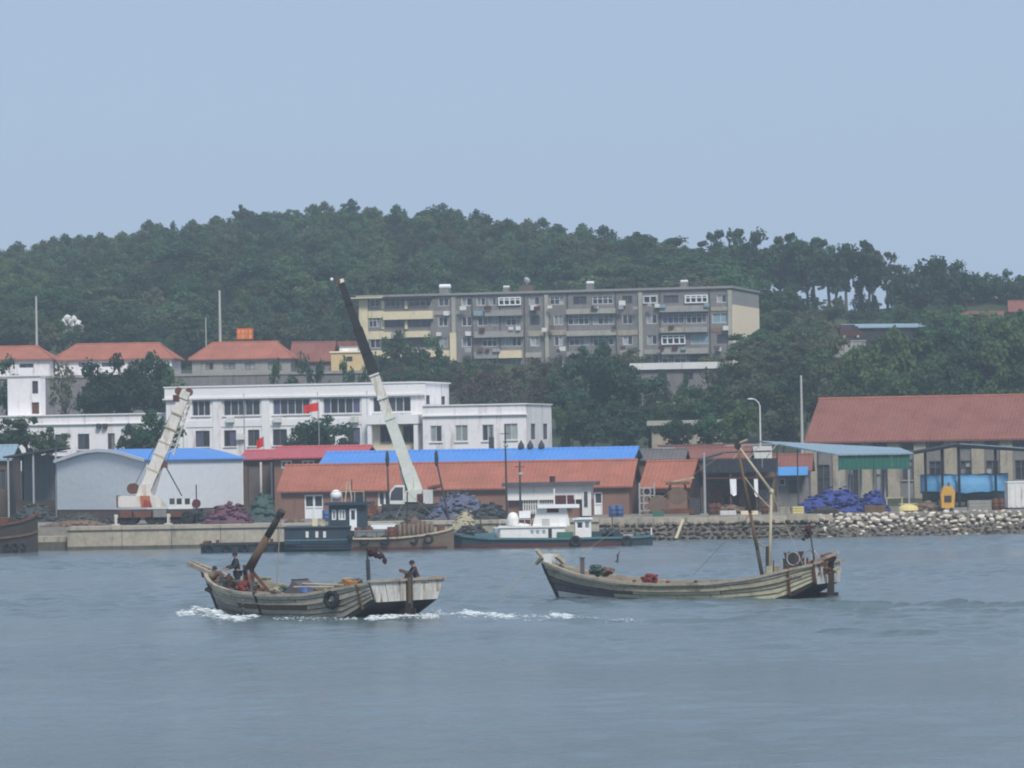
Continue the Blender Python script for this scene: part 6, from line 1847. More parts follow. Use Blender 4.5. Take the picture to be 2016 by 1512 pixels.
# plank ramp leaning on the revetment
a_, b_ = at(1331, 1060, 313.2), at(1346, 1020, 316.2)
t = MB().beam(a_, b_, .22, .06).build('plank_ramp', MT['woodpale']); tag(t, 'pale plank leaning on the dark stone revetment', 'plank')
# ================================================================== people
def skinned(name, verts, edges, rad, m, parent, sub=2, root=0):
    me = bpy.data.meshes.new(name)
    me.from_pydata([tuple(v) for v in verts], edges, [])
    ob = bpy.data.objects.new(name, me)
    COL.objects.link(ob)
    ob.modifiers.new('skin', 'SKIN').use_smooth_shade = True
    for i, r in enumerate(rad):
        rr = r if isinstance(r, tuple) else (r, r)
        me.skin_vertices[0].data[i].radius = rr
        me.skin_vertices[0].data[i].use_root = (i == root)
    s = ob.modifiers.new('sub', 'SUBSURF'); s.levels = sub; s.render_levels = sub
    dg = bpy.context.evaluated_depsgraph_get()
    out = bpy.data.meshes.new_from_object(ob.evaluated_get(dg))
    bpy.data.objects.remove(ob)
    out.materials.clear(); out.materials.append(m)
    out.polygons.foreach_set('use_smooth', [True]*len(out.polygons))
    return link(name, out, parent)
def person(loc, rz, label, J, jacket, trousers='trousers', hat=None):
    t = thing('person', label, 'person', loc, rz)
    V = lambda k: Vector(J[k])
    names, verts, rad, edges = [], [], [], []
    def add(k, p, r, par=None):
        names.append(k); verts.append(p); rad.append(r)
        if par is not None: edges.append((names.index(par), len(names)-1))
    add('pelvis', V('pelvis'), (.14, .11))
    add('waist', V('pelvis').lerp(V('chest'), .45), (.13, .1), 'pelvis')
    add('chest', V('chest'), (.16, .115), 'waist')
    add('neck', V('neck'), .055, 'chest')
    add('jaw', V('neck').lerp(V('head'), .5), .062, 'neck')
    add('head', V('head'), .095, 'jaw')
    add('crown', V('crown'), .07, 'head')
    for s, k in ((1, 'L'), (-1, 'R')):
        add('sh'+k, V('sh'+k), .07, 'chest')
        add('el'+k, V('el'+k), .048, 'sh'+k)
        add('wr'+k, V('wr'+k), .032, 'el'+k)
        d = (V('wr'+k)-V('el'+k)).normalized()
        side = d.cross(Vector((0, 0, 1))); side = side.normalized() if side.length > .05 else Vector((0, 1, 0))
        palm = V('wr'+k)+d*.075
        add('pa'+k, palm, .036, 'wr'+k)
        dn = side.cross(d)
        for i, (off, ln) in enumerate(((-.03, .075), (-.01, .085), (.01, .08), (.03, .062))):
            b0 = palm+d*.02+side*off
            add('f%d%s' % (i, k), b0+d*ln*.5-dn*.012, .0095, 'pa'+k)
            add('g%d%s' % (i, k), b0+d*ln*.85-dn*.035, .008, 'f%d%s' % (i, k))
        add('th'+k, V('wr'+k)+d*.03+side*(-.045*s)-dn*.02, .011, 'wr'+k)
        add('ti'+k, V('wr'+k)+d*.075+side*(-.055*s)-dn*.03, .009, 'th'+k)
        add('hp'+k, V('hp'+k), .095, 'pelvis')
        add('kn'+k, V('kn'+k), .062, 'hp'+k)
        add('an'+k, V('an'+k), .042, 'kn'+k)
        add('to'+k, V('to'+k), .04, 'an'+k)
    b = skinned('body', verts, edges, rad, MT['skin'], t)
    hd, up = V('head'), (V('crown')-V('neck')).normalized()
    fw = Vector((1, 0, 0)); fw = (fw-up*fw.dot(up)).normalized(); sd = up.cross(fw)
    MB().ico(hd-fw*.022+up*.03, (.105, .1, .1), 2, .05, 3).build('hair' if not hat else 'cap', MT['hair' if not hat else hat], t, smooth=True)
    m = MB(); m.ico(hd+fw*.1-up*.01, (.02, .013, .024), 1); m.build('nose', MT['skin'], t, smooth=True)
    for s in (-1, 1):
        MB().ico(hd+fw*.085+sd*s*.034+up*.018, .011, 1).build('eye', MT['hair'], t)
        MB().ico(hd+sd*s*.094, (.02, .012, .03), 1).build('ear', MT['skin'], t)
    # jacket and trousers follow the limbs
    jn, jv, jr, je = [], [], [], []
    def addj(k, p, r, par=None):
        jn.append(k); jv.append(p); jr.append(r)
        if par is not None: je.append((jn.index(par), len(jn)-1))
    addj('pelvis', V('pelvis').lerp(V('chest'), .05), (.165, .135)); addj('waist', V('pelvis').lerp(V('chest'), .5), (.165, .13), 'pelvis'); addj('chest', V('chest'), (.19, .145), 'waist')
    addj('collar', V('chest').lerp(V('neck'), .75), .085, 'chest')
    for k in 'LR':
        addj('sh'+k, V('sh'+k), .09, 'chest'); addj('el'+k, V('el'+k), .066, 'sh'+k); addj('wr'+k, V('el'+k).lerp(V('wr'+k), .92), .048, 'el'+k)
    skinned('jacket', jv, je, jr, MT[jacket], t)
    tn, tv, tr_, te = ['pelvis'], [V('pelvis')], [(.16, .13)], []
    for k in 'LR':
        for q, r in (('hp', .115), ('kn', .082), ('an', .062)):
            tn.append(q+k); tv.append(V(q+k)); tr_.append(r); te.append((0 if q == 'hp' else len(tn)-2, len(tn)-1))
    skinned('trousers', tv, te, tr_, MT[trousers], t)
    for k in 'LR':
        a_, c_ = V('an'+k), V('to'+k)
        MB().ico((a_+c_)/2+Vector((.01, 0, -.015)), (.13, .05, .05), 2).build('boot', MT['rubber'], t, smooth=True)
    t.scale = (1.1, 1.1, 1.06)
    return t
def J_stand(lean=0.0, arm=.25):
    return dict(pelvis=(0, 0, .92), chest=(lean*.5, 0, 1.3), neck=(lean*.8, 0, 1.47), head=(lean*.9+.03, 0, 1.6), crown=(lean*.9+.02, 0, 1.68), shL=(lean*.6, .18, 1.4), shR=(lean*.6, -.18, 1.4),
                elL=(lean*.6+.1, .25, 1.14), elR=(lean*.6+.12, -.25, 1.15), wrL=(lean*.6+.1+arm, .2, 1.05), wrR=(lean*.6+.1+arm, -.2, 1.1), hpL=(0, .1, .87), hpR=(0, -.1, .87), knL=(.04, .12, .47), knR=(.02, -.12, .47),
                anL=(0, .13, .08), anR=(-.03, -.13, .08), toL=(.15, .15, .04), toR=(.13, -.15, .04))
J_SIT = dict(pelvis=(0, 0, .1), chest=(.1, 0, .5), neck=(.17, 0, .66), head=(.22, 0, .77), crown=(.23, 0, .86), shL=(.12, .18, .58), shR=(.12, -.18, .58), elL=(.28, .24, .36), elR=(.28, -.24, .36),
             wrL=(.44, .13, .28), wrR=(.44, -.13, .28), hpL=(.03, .1, .08), hpR=(.03, -.1, .08), knL=(.44, .14, .1), knR=(.44, -.14, .1), anL=(.48, .13, -.32), anR=(.48, -.13, -.32), toL=(.62, .14, -.36), toR=(.62, -.14, -.36))
J_CROUCH = dict(pelvis=(-.1, 0, .42), chest=(.16, 0, .72), neck=(.28, 0, .84), head=(.36, 0, .93), crown=(.4, 0, 1.01), shL=(.2, .18, .78), shR=(.2, -.18, .78), elL=(.38, .22, .56), elR=(.38, -.22, .56),
                wrL=(.56, .14, .44), wrR=(.56, -.14, .42), hpL=(-.06, .1, .4), hpR=(-.06, -.1, .4), knL=(.28, .18, .42), knR=(.26, -.18, .4), anL=(0, .17, .08), anR=(.02, -.17, .08), toL=(.15, .19, .04), toR=(.17, -.19, .04))

# ================================================================== wooden fishing boats
class Boat:
    def __init__(s, name, label, px_corner, py_corner, theta, L, W):
        c = on_z(px_corner, py_corner, 0.0)
        s.rz = math.pi - theta
        s.fw = Vector((math.cos(s.rz), math.sin(s.rz), 0)); s.lf = Vector((-s.fw.y, s.fw.x, 0))
        s.o = c - s.lf*(W/2)
        s.o.z = 0
        s.L, s.W = L, W
        s.t = thing(name, label, 'fishing boat', s.o, s.rz)
    def P(s, px, py, y=0.0):
        d = ray(px, py); p0 = s.o + s.lf*y
        k = (p0-CAM).dot(s.lf)/d.dot(s.lf)
        p = CAM + d*k - s.o
        return Vector((p.dot(s.fw), y, p.z))
    def world(s, v):
        return s.o + s.fw*v[0] + s.lf*v[1] + Vector((0, 0, v[2]))
def wooden_hull(B, sheer, nstr, plank_m, rail_m, transom_m, tb=0.5, rake=1.1, counter=1.2, foot=.55, mid=1.0, deckz=None, special=None, bottom_m='antifoul'):
    L, W, t = B.L, B.W, B.t
    ts_, zs_ = [a for a, b in sheer], [b for a, b in sheer]
    S = lambda u: float(np.interp(u, ts_, zs_))
    def beam_s(u): return W/2*float(np.interp(u, [0, .15, .4, .65, .8, .9, .96, 1], [1, 1.05*mid, 1.1*mid, 1.0*mid, .78, .48, .22, .03]))
    def beam_b(u): return W/2*float(np.interp(u, [0, .1, .3, .6, .8, .92, 1], [.84, .86, .88, .74, .42, .12, .02]))
    def zb(u): return float(np.interp(u, [0, counter/L, .3, 1], [tb, -.25, -.35, -.35]))
    def pt(u, v, sgn, off=0.0):
        """u 0 stern .. 1 bow, v 0 sheer .. 1 bottom edge"""
        z = S(u)*(1-v) + zb(u)*v
        b = beam_b(u) + (beam_s(u)-beam_b(u))*(1-v)**.75
        bowr = float(np.interp(u, [.6, 1], [0, 1]))
        x = L*u - bowr*rake*v
        return Vector((x, sgn*(b+off), z))
    # inner shell and bottom
    n, nv = 26, 5
    m = MB()
    for sgn in (1, -1):
        vv = [pt(i/n, j/nv, sgn, -.06) for i in range(n+1) for j in range(nv+1)]
        m.add(vv, [(i*(nv+1)+j, i*(nv+1)+j+1, (i+1)*(nv+1)+j+1, (i+1)*(nv+1)+j) for i in range(n) for j in range(nv)])
    m.build('inner_planking', MT['wooddeck'], t, fix=False)
    m = MB()
    for sgn in (1, -1):
        vv = [pt(i/n, j/nv, sgn, -.01) for i in range(n+1) for j in range(nv+1)]
        m.add(vv, [(i*(nv+1)+j, i*(nv+1)+j+1, (i+1)*(nv+1)+j+1, (i+1)*(nv+1)+j) for i in range(n) for j in range(nv)])
    m.build('tarred_core', MT['woodgap'], t, fix=False)
    m = MB()
    vv = []
    for i in range(n+1):
        a_, b_ = pt(i/n, 1, 1, -.01), pt(i/n, 1, -1, -.01)
        vv += [a_, (a_+b_)/2 + Vector((0, 0, -.25 if i > 2 else -.08*i)), b_]
    m.add(vv, [(i*3+j, i*3+j+1, (i+1)*3+j+1, (i+1)*3+j) for i in range(n) for j in range(2)])
    m.build('bottom', MT[bottom_m], t)
    # planks, strake by strake, each strake in three lengths
    for sgn in (1, -1):
        for k in range(nstr):
            v0, v1 = k/nstr, (k+1)/nstr
            cuts = [0, rng.uniform(.28, .4), rng.uniform(.62, .74), 1.0]
            for q in range(3):
                u0, u1 = cuts[q]+.0015, cuts[q+1]-.0015
                ns = 9; vv = []
                for i in range(ns+1):
                    u = u0+(u1-u0)*i/ns
                    vv += [pt(u, v0+.015/nstr*2, sgn, .02), pt(u, v0*.5+v1*.5, sgn, .045), pt(u, v1-.05/nstr*2, sgn, .06), pt(u, v1-.05/nstr*2, sgn, -.008)]
                ff = [(i*4+j, i*4+j+1, (i+1)*4+j+1, (i+1)*4+j) for i in range(ns) for j in range(3)] + [(0, 1, 2, 3), (ns*4+3, ns*4+2, ns*4+1, ns*4)]
                mm = plank_m
                if special: mm = special(k, q, nstr) or plank_m
                MB().add(vv, ff).build('plank', MT[mm], t)
    # rails
    for sgn in (1, -1):
        m = MB()
        for i in range(n):
            p, q = pt(i/n, 0, sgn, .02), pt((i+1)/n, 0, sgn, .02)
            m.beam(p, q+(q-p)*.02, .17, .12)
        m.build('gunwale', MT[rail_m], t)
        m = MB()
        for i in range(1, n-1):
            p, q = pt(i/n, .3, sgn, .06), pt((i+1)/n, .3, sgn, .06)
            m.beam(p, q+(q-p)*.02, .08, .09)
        m.build('rubbing_strake', MT[rail_m], t)
    # stem
    m = MB(); pr = [pt(1, v, 0) for v in (0, .25, .5, .75, 1)]
    for i in range(4): m.beam(pr[i]+Vector((.04, 0, .14 if i == 0 else 0)), pr[i+1]+Vector((.04, 0, -.03)), .2, .22, (0, 1, 0))
    m.build('stem', MT['woodgap'], t)
    # transom: vertical boards between the two sides
    nb = 10
    a0, a1 = pt(0, 0, -1), pt(0, 0, 1); b0, b1 = pt(0, 1, -1), pt(0, 1, 1)
    for i in range(nb):
        f0, f1 = i/nb+.004, (i+1)/nb-.004
        tp0, tp1 = a0.lerp(a1, f0), a0.lerp(a1, f1); bt0, bt1 = b0.lerp(b1, f0), b0.lerp(b1, f1)
        dx = Vector((-.05-.012*(i % 2), 0, 0)); dz = Vector((0, 0, .04))
        MB().add([tp0+dx+dz, tp1+dx+dz, bt1+dx, bt0+dx, tp0+dz, tp1+dz, bt1, bt0], [(0, 1, 2, 3), (7, 6, 5, 4), (0, 4, 5, 1), (1, 5, 6, 2), (2, 6, 7, 3), (3, 7, 4, 0)]).build('transom_board', MT[transom_m], t)
    MB().beam(a0+Vector((-.05, -.1, .08)), a1+Vector((-.05, .1, .08)), .22, .1).build('transom_rail', MT[rail_m], t)
    # deck
    dz_ = deckz or (lambda u: min(S(u)-.28, .62 if u < .62 else .62+(u-.62)*1.0))
    m = MB(); nd = 20; vv = []
    for i in range(nd+1):
        u = .01+.96*i/nd; z = dz_(u); v = (S(u)-z)/(S(u)-zb(u)); p = pt(u, v, 1, -.07)
        vv += [(p.x, p.y, z), (p.x, -p.y, z)]
    m.add(vv, [(2*i, 2*i+1, 2*i+3, 2*i+2) for i in range(nd)])
    m.build('deck', MT['wooddeck'], t, fix=False)
    return pt, S, dz_
def bulwark_post(B, px, py_top, py_bot, y, mt_='woodrail', w_=.18, name='bitt'):
    a_, b_ = B.P(px, py_bot, y), B.P(px, py_top, y)
    m = MB().bx(b_.x-w_/2, b_.x+w_/2, y-w_/2, y+w_/2, a_.z-.3, b_.z-.06).bx(b_.x-w_*.65, b_.x+w_*.65, y-w_*.65, y+w_*.65, b_.z-.058, b_.z)
    return m.build(name, MT[mt_], B.t)

# --- left boat, under way, seen from its port quarter
TH = R(39)
B = Boat('fishing_boat', 'weathered grey wooden fishing boat under way with three people aboard', 727, 1216, TH, 11.4, 4.75)
def sp_left(k, q, n):
    if k == n-1: return 'woodgap'
    if k == 2 and q == 1: return 'woodbrown'
    return None
sheer = [(0, 1.42), (.12, 1.22), (.3, .92), (.5, .88), (.7, 1.02), (.85, 1.3), (1, 1.72)]
pt, S, dz_ = wooden_hull(B, sheer, 6, 'woodgrey', 'woodrail', 'transom', tb=.62, rake=1.0, counter=1.5, special=sp_left,
                         deckz=lambda u: float(np.interp(u, [0, .12, .25, .6, .7, 1], [.9, .85, .5, .5, .86, 1.25])))
# white quarter patch and name board marks on the side
p0 = pt(.085, .08, 1, .07); 
for u, v0, v1, mt_ in ((.62, .2, .8, 'offwhite'),):
    a_, b_, c_, d_ = pt(u, v0, 1, .075), pt(u+.012, v0, 1, .075), pt(u+.075, v1, 1, .075), pt(u+.062, v1, 1, .075)
    off = Vector((0, .02, 0))
    MB().add([a_, b_, c_, d_, a_-off*2, b_-off*2, c_-off*2, d_-off*2], [(0, 1, 2, 3), (7, 6, 5, 4), (0, 4, 5, 1), (1, 5, 6, 2), (2, 6, 7, 3), (3, 7, 4, 0)]).build('hanging_rope', MT[mt_], B.t)
MB().beam(pt(.55, .0, 1, .09)+Vector((0, 0, .12)), pt(.55, 1, 1, .09), .16, .1, (1, 0, 0)).build('side_timber', MT['woodgap'], B.t)
MB().beam(pt(.05, .0, 1, .07)+Vector((0, 0, .05)), pt(.05, .95, 1, .07), .14, .1, (1, 0, 0)).build('side_timber', MT['woodbrown'], B.t)
# bow beams
for y in (-.28, .28):
    MB().beam(pt(.9, 0, 0)+Vector((0, y, .05)), pt(1, 0, 0)+Vector((.95, y*.7, .42)), .16, .18).build('bow_beam', MT['woodrail'], B.t)
MB().beam(B.P(402, 1136), B.P(396, 1116), .12, .14).build('bow_post', MT['bowgrey'], B.t)
# rudder
MB().beam((-.16, 0, 1.85), (-.16, 0, -.35), .16, .3, (1, 0, 0)).build('rudder_stock', MT['woodgap'], B.t)
MB().beam((-.27, .1, 1.6), (-.27, .1, .5), .06, .12, (1, 0, 0)).build('rudder_batten', MT['woodbrown'], B.t)
MB().bx(-.5, .4, -.05, .05, -.6, .3).build('rudder_blade', MT['antifoul'], B.t)
MB().beam((-.12, .5, 1.9), (-.12, -.1, 1.75), .12, .12).build('tiller', MT['woodbrown'], B.t)
# derrick post and boom over the foredeck
pb, ptop = B.P(491, 1160), B.P(489, 1112)
MB().beam((pb.x, 0, .7), (ptop.x, 0, ptop.z), .34, .34, (1, 0, 0)).build('derrick_post', MT['rust'], B.t)
for s in (-1, 1): MB().beam((pb.x-.7, s*.6, .8), (ptop.x, s*.08, ptop.z-.15), .13, .13).build('post_brace', MT['rust'], B.t)
d0, d1, d2 = B.P(486, 1128), B.P(527, 1055), B.P(553, 1010)
MB().tube(d0, d1, .21, .15, 10).build('boom', MT['woodbrown'], B.t, smooth=True)
MB().tube(d1, d2, .155, .13, 10).build('boom_tip', MT['woodgap'], B.t, smooth=True)
MB().tube(d2-(d2-d1).normalized()*.15, d2+(d2-d1).normalized()*.12, .17, .17, 10).build('boom_cap', MT['woodgap'], B.t)
MB().tube(d2, (ptop.x-1.6, 0, 1.0), .02).build('boom_stay', MT['rope'], B.t)
MB().tube((ptop.x-.1, .1, ptop.z-.1), (ptop.x-.5, .5, .9), .03).build('fall_line', MT['tarpblue'], B.t)
MB().lathe((pb.x+.55, 0, 1.2), [(.12, -.5), (.3, -.5), (.2, -.42), (.2, .42), (.3, .5), (.12, .5)], 12, 'y').build('windlass', MT['rust'], B.t)
# bitts
bulwark_post(B, 524, 1136, 1155, -1.9, 'woodgreen', .3); bulwark_post(B, 665, 1150, 1170, 2.05, 'woodgreen', .26); bulwark_post(B, 858, 1134, 1150, -2.0, 'woodrail', .2)
# violet tarpaulin tent amidships
u0, u1 = B.P(572, 1165).x, B.P(630, 1165).x
z0 = .5
ridge0, ridge1 = B.P(588, 1142), B.P(640, 1166)
t = thing('tarpaulin_cover', 'violet grey tarpaulin propped over the hold of the moving boat', 'tarpaulin', B.world((0, 0, 0)), B.rz)
m = MB()
m.add([(u0+.1, .55, z0+.05), (u0+.1, -.7, z0+.05), (ridge0.x, .4, ridge0.z), (ridge0.x, -.55, ridge0.z), (ridge1.x+.1, .6, .82), (ridge1.x+.1, -.8, .82), (ridge1.x+.05, .65, z0), (ridge1.x+.05, -.85, z0)],
      [(0, 2, 3, 1), (2, 4, 5, 3), (4, 6, 7, 5), (0, 6, 4, 2), (1, 3, 5, 7), (0, 1, 7, 6)])
m.build('sheet', MT['tarpviolet'], t)
MB().beam((ridge0.x, -.6, ridge0.z+.02), (ridge0.x, .45, ridge0.z+.02), .06, .06).build('ridge_pole', MT['woodgap'], t)
# floats at the bow
t = thing('float_bundle', 'bundle of orange net floats heaped on the bow', 'floats', B.world((10.2, .0, dz_(.88)+.1)), 0)
rr = random.Random(5)
for i in range(11):
    a_ = rr.uniform(0, 6.28); r_ = rr.uniform(0, .28)
    MB().ico((math.cos(a_)*r_, math.sin(a_)*r_, .12+.11*(i % 3)), (.12, .12, .105), 2, .05, i).build('float', MT['orange'], t, smooth=True)
# clutter round the derrick post
# stern gear
def soft(name, lab, cat, B, px, py, y, r, mt_, n=6, seed=0, zmin=None):
    q = B.P(px, py, y); t = thing(name, lab, cat, B.world((q.x, y, q.z-r[2]*.6)), B.rz)
    rr = random.Random(seed)
    for i in range(n):
        m = MB()
        cx_, cy_, cz_ = rr.uniform(-.6, .6)*r[0], rr.uniform(-.6, .6)*r[1], rr.uniform(-.3, .5)*r[2]
        for k in range(7):
            s_ = rr.uniform(.14, .32)
            m.ico((cx_+rr.uniform(-.3, .3)*r[0], cy_+rr.uniform(-.3, .3)*r[1], cz_+rr.uniform(-.3, .3)*r[2]), (r[0]*s_*1.3, r[1]*s_, r[2]*s_), 1, .35, rr.randint(0, 9999))
        m.build('bundle', MT[mt_], t)
    return t
soft('rope_pile', 'tall dark net pile between the standing person and the derrick post', 'gear', B, 452, 1138, .3, (.5, .5, .6), 'netdark', 8, 110)
soft('cloth_bundle', 'dull red gear bundle before the derrick post', 'gear', B, 474, 1145, .9, (.35, .35, .4), 'tarpred', 6, 112)
soft('rope_pile', 'brown rope pile against the bow bulwark', 'rope', B, 428, 1146, .5, (.4, .4, .35), 'netbrown', 6, 114)
soft('net_bundle', 'olive net heap along the far bulwark of the moving boat', 'fishing net', B, 560, 1156, -1.5, (.9, .4, .35), 'netgreen', 8, 90)
soft('rope_pile', 'tan rope heap amidships behind the tarpaulin', 'rope', B, 640, 1158, .2, (.6, .5, .3), 'rope', 7, 92)
for i, (x, y) in enumerate(((4.6, 1.2), (5.4, -1.6), (2.9, 1.3))):
    o_ = B.world((x, y, .5)); drum(o_.x, o_.y, .5, 'small dark drum standing in the waist of the moving boat', 'drums in the moving boat', 'rust' if i else 'bluedrum', .7, .24)
for y, z1 in ((1.0, .35), (.3, .6)):
    MB().tube((1.2, y, 1.2), (5.6, y*.8, 1.0+z1*.5), .05, .04, 6).build('sweep_oar', MT['woodpale'], B.t)
soft('rope_pile', 'dark heap of nets and rope at the foot of the derrick post', 'gear', B, 478, 1150, .55, (.7, .6, .5), 'netdark', 8, 80)
soft('cloth_bundle', 'rust brown bundle beside the crouching person', 'gear', B, 508, 1150, -.5, (.5, .5, .45), 'rust', 6, 85)
soft('rope_pile', 'pale rope coil on the bulwark forward of the tarpaulin', 'rope', B, 543, 1158, 1.9, (.4, .3, .2), 'rope', 5, 88)
q = B.P(687, 1147, .9)
t = thing('fish_box', 'amber box with a slanted lid near the stern of the moving boat', 'box', B.world((q.x, .9, .92)), B.rz)
t.scale = (.62, .8, .8)
MB().prism([(-.4, 0), (.4, 0), (.4, .5), (.1, .78), (-.4, .62)], -.35, .35).build('body', MT['amber'], t)
MB().beam((.42, 0, .52), (.1, 0, .82), .76, .05, (1, 0, 1)).build('lid', MT['woodpale'], t)
MB().bx(-.42, .42, -.37, .37, -.12, -.003).build('base', MT['woodgap'], t)
soft('rope_pile', 'pile of olive brown rope and nets at the stern mast of the moving boat', 'rope', B, 704, 1144, .2, (.7, .7, .5), 'netbrown', 9, 20)
soft('rope_pile', 'dark heap of gear over the quarter of the moving boat', 'gear', B, 722, 1150, 1.3, (.55, .4, .35), 'netdark', 7, 30)
soft('cloth_bundle', 'dull red cloth bundle along the transom rail', 'cloth', B, 775, 1150, -.6, (.35, .5, .22), 'tarpred', 5, 40)
soft('rope_pile', 'dark rope bundle beside the rudder head', 'rope', B, 795, 1141, -.25, (.3, .3, .35), 'woodgap', 5, 50)
# stern mast with dan flag
m0, m1, m2 = B.P(727, 1150, .4), B.P(724, 1102, .4), B.P(722, 1080, .4)
MB().tube((m0.x, .4, .7), (m1.x, .4, m1.z), .09, .085).tube((m1.x, .4, m1.z), (m2.x, .4, m2.z), .04).build('stern_mast', MT['darkmetal'], B.t)
MB().beam((m2.x-.45*1, .1, m2.z+.02), (m2.x+.35, .8, m2.z+.05), .07, .09).build('mast_crossbar', MT['woodgap'], B.t)
MB().ico((m2.x-.2, .25, m2.z-.2), (.24, .12, .16), 2, .3, 4).ico((m2.x-.5, .15, m2.z-.34), (.26, .12, .12), 2, .3, 5).ico((m2.x-.72, .1, m2.z-.52), (.1, .09, .14), 2, .3, 6).build('furled_flag', MT['flagdark'], B.t, smooth=True)
MB().tube((m2.x-.35, .2, m2.z), (m2.x-.7, .1, m2.z-.3), .03).build('flag_line', MT['woodgap'], B.t)
# tyre fender
q = B.P(656, 1180, 2.42)
w_ = B.world((q.x, 2.52, q.z)); t = thing('tyre_fender', 'black tyre hung over the side of the moving boat', 'tyre', (w_.x, w_.y, w_.z), B.rz)
MB().torus((0, 0, 0), .3, .12, 'y').build('tyre', MT['rubber'], t, smooth=True)
MB().tube((0, -.05, .35), (0, -.25, .85), .025).build('lanyard', MT['rope'], t)
# people
def on_boat(B, px, py_feet_like, y, z):
    q = B.P(px, py_feet_like, y); return B.world((q.x, y, z))
q = B.P(468, 1120, .35)
person(B.world((q.x, .35, q.z + (1120-1092)/45.0 - 1.72)), math.pi+.3, 'person in a charcoal jacket standing by the boom on the moving boat', J_stand(.1, .3), 'jacketgrey')
q = B.P(440, 1130, .1)
person(B.world((q.x, .1, q.z + (1130-1118)/45.0 - 1.04)), math.pi-.2, 'person in a brown jacket crouching at the bow of the moving boat', J_CROUCH, 'jacketbrown')
q = B.P(822, 1146, -1.0)
person(B.world((q.x, -1.0, q.z-.02)), math.pi+.25, 'person in a plum jacket sitting on the transom of the moving boat', J_SIT, 'jacket')
MB().bx(-.05, .75, -1.45, -.55, 1.3, B.P(822, 1146, -1.0).z-.02).build('stern_seat', MT['woodrail'], B.t)
BL = B

# --- right boat, at anchor
TH = R(23)
B = Boat('fishing_boat', 'long empty wooden fishing boat with green tinted planks and a tall derrick', 1602, 1178, TH, 13.9, 3.9)
def sp_right(k, q, n):
    if k == n-1: return 'woodgap'
    if k == n-2 and q == 2: return 'offwhite'
    if k in (n-3, n-4) and q == 2: return 'bowgrey'
    if k == 0 and q != 1: return 'woodgrey'
    return None
sheer = [(0, 1.5), (.08, 1.3), (.2, .92), (.35, .68), (.55, .64), (.7, .76), (.85, 1.1), (1, 1.66)]
pt, S, dz_ = wooden_hull(B, sheer, 6, 'woodgreen', 'woodrail', 'transom', tb=.62, rake=1.0, counter=1.7, special=sp_right,
                         deckz=lambda u: float(np.interp(u, [0, .18, .26, .7, .78, 1], [.9, .8, .3, .3, .8, 1.35])))
# bow horns
a_ = pt(1, 0, 0)
MB().beam(a_+Vector((-.1, -.2, .0)), a_+Vector((.2, .3, .55)), .14, .16).build('bow_horn', MT['woodpale'], B.t)
MB().beam(a_+Vector((-.1, .2, .25)), a_+Vector((.45, -.25, -.1)), .13, .14).build('bow_horn', MT['woodpale'], B.t)
MB().bx(a_.x-.5, a_.x-.1, -.2, .2, a_.z-.1, a_.z+.35).build('bow_bitt', MT['offwhite'], B.t)
MB().beam(a_+Vector((-.9, -.3, -.05)), a_+Vector((-.75, .25, .28)), .2, .16).build('chock', MT['woodpale'], B.t)
bulwark_post(B, 1146, 1097, 1122, .6, 'bowgrey', .16)
MB().tube(a_+Vector((.2, .2, .1)), (a_.x+1.6, 1.6, -.05), .02).build('anchor_line', MT['rope'], B.t)
# timber heads along the gunwale
for u in (.5, .62, .4): 
    p = pt(u, 0, 1); MB().bx(p.x-.06, p.x+.06, p.y-.1, p.y+.02, p.z, p.z+.16).build('timber_head', MT['rust'], B.t)
# stern quarter timbers
for u in (.0, .085):
    MB().beam(pt(u, 0, 1, .06)+Vector((0, 0, .22)), pt(u, .9, 1, .06), .16, .12, (1, 0, 0)).build('quarter_timber', MT['rust'], B.t)
MB().beam((-.15, 0, 1.9), (-.15, 0, -.3), .15, .3, (1, 0, 0)).build('rudder_stock', MT['woodgap'], B.t)
MB().bx(-.5, .5, -.05, .05, -.7, .2).build('rudder_blade', MT['antifoul'], B.t)
MB().ico((-.1, .1, 1.75), (.35, .3, .25), 2, .2, 3).build('rudder_head', MT['rust'], B.t, smooth=True)
# mast, derrick pole and stay
mb_, mt_ = B.P(1514, 1140), B.P(1519, 968)
MB().tube((mb_.x, 0, .6), (mt_.x, 0, mt_.z), .08, .06, 10).build('mast', MT['woodpale'], B.t, smooth=True)
MB().tube((mb_.x+.05, 0, .6), (mb_.x+.03, 0, 2.3), .11, .1, 10).build('mast_step', MT['woodgap'], B.t)
pb, pm, pk = B.P(1503, 1142, .3), B.P(1477, 1010, .2), B.P(1451, 874, .1)
MB().tube((pb.x, .3, .7), pb.lerp(pm, .45), .095, .09, 8).build('derrick_pole_foot', MT['woodgap'], B.t, smooth=True)
MB().tube(pb.lerp(pm, .45), pm, .09, .08, 8).build('derrick_pole', MT['woodbrown'], B.t, smooth=True)
MB().tube(pm, pk, .08, .065, 8).build('derrick_pole_top', MT['woodbrown'], B.t, smooth=True)
MB().tube(pk, mt_, .04, .075, 8).build('gaff', MT['woodpale'], B.t, smooth=True)
MB().beam(pk+Vector((-.05, 0, -.2)), pk+Vector((0, 0, .2)), .2, .24, (1, 0, 0)).build('head_block', MT['woodgap'], B.t)
MB().tube(pk, pk+Vector((-.5, 0, .18)), .05).build('head_spur', MT['woodpale'], B.t)
MB().path([pk.lerp(pm, .45), B.P(1492, 975), B.P(1508, 992), B.P(1517, 1000)], .035).build('stay_rope', MT['rope'], B.t)
MB().tube(pm.lerp(pk, -.4), B.P(1512, 1080), .03).build('fall_line', MT['rope'], B.t)
MB().tube(mt_, (mt_.x+4.5, -1.7, .95), .014).build('shroud', MT['rope'], B.t)
MB().ico(mt_, (.11, .1, .15), 2, .1, 3).build('mast_cap', MT['woodpale'], B.t)
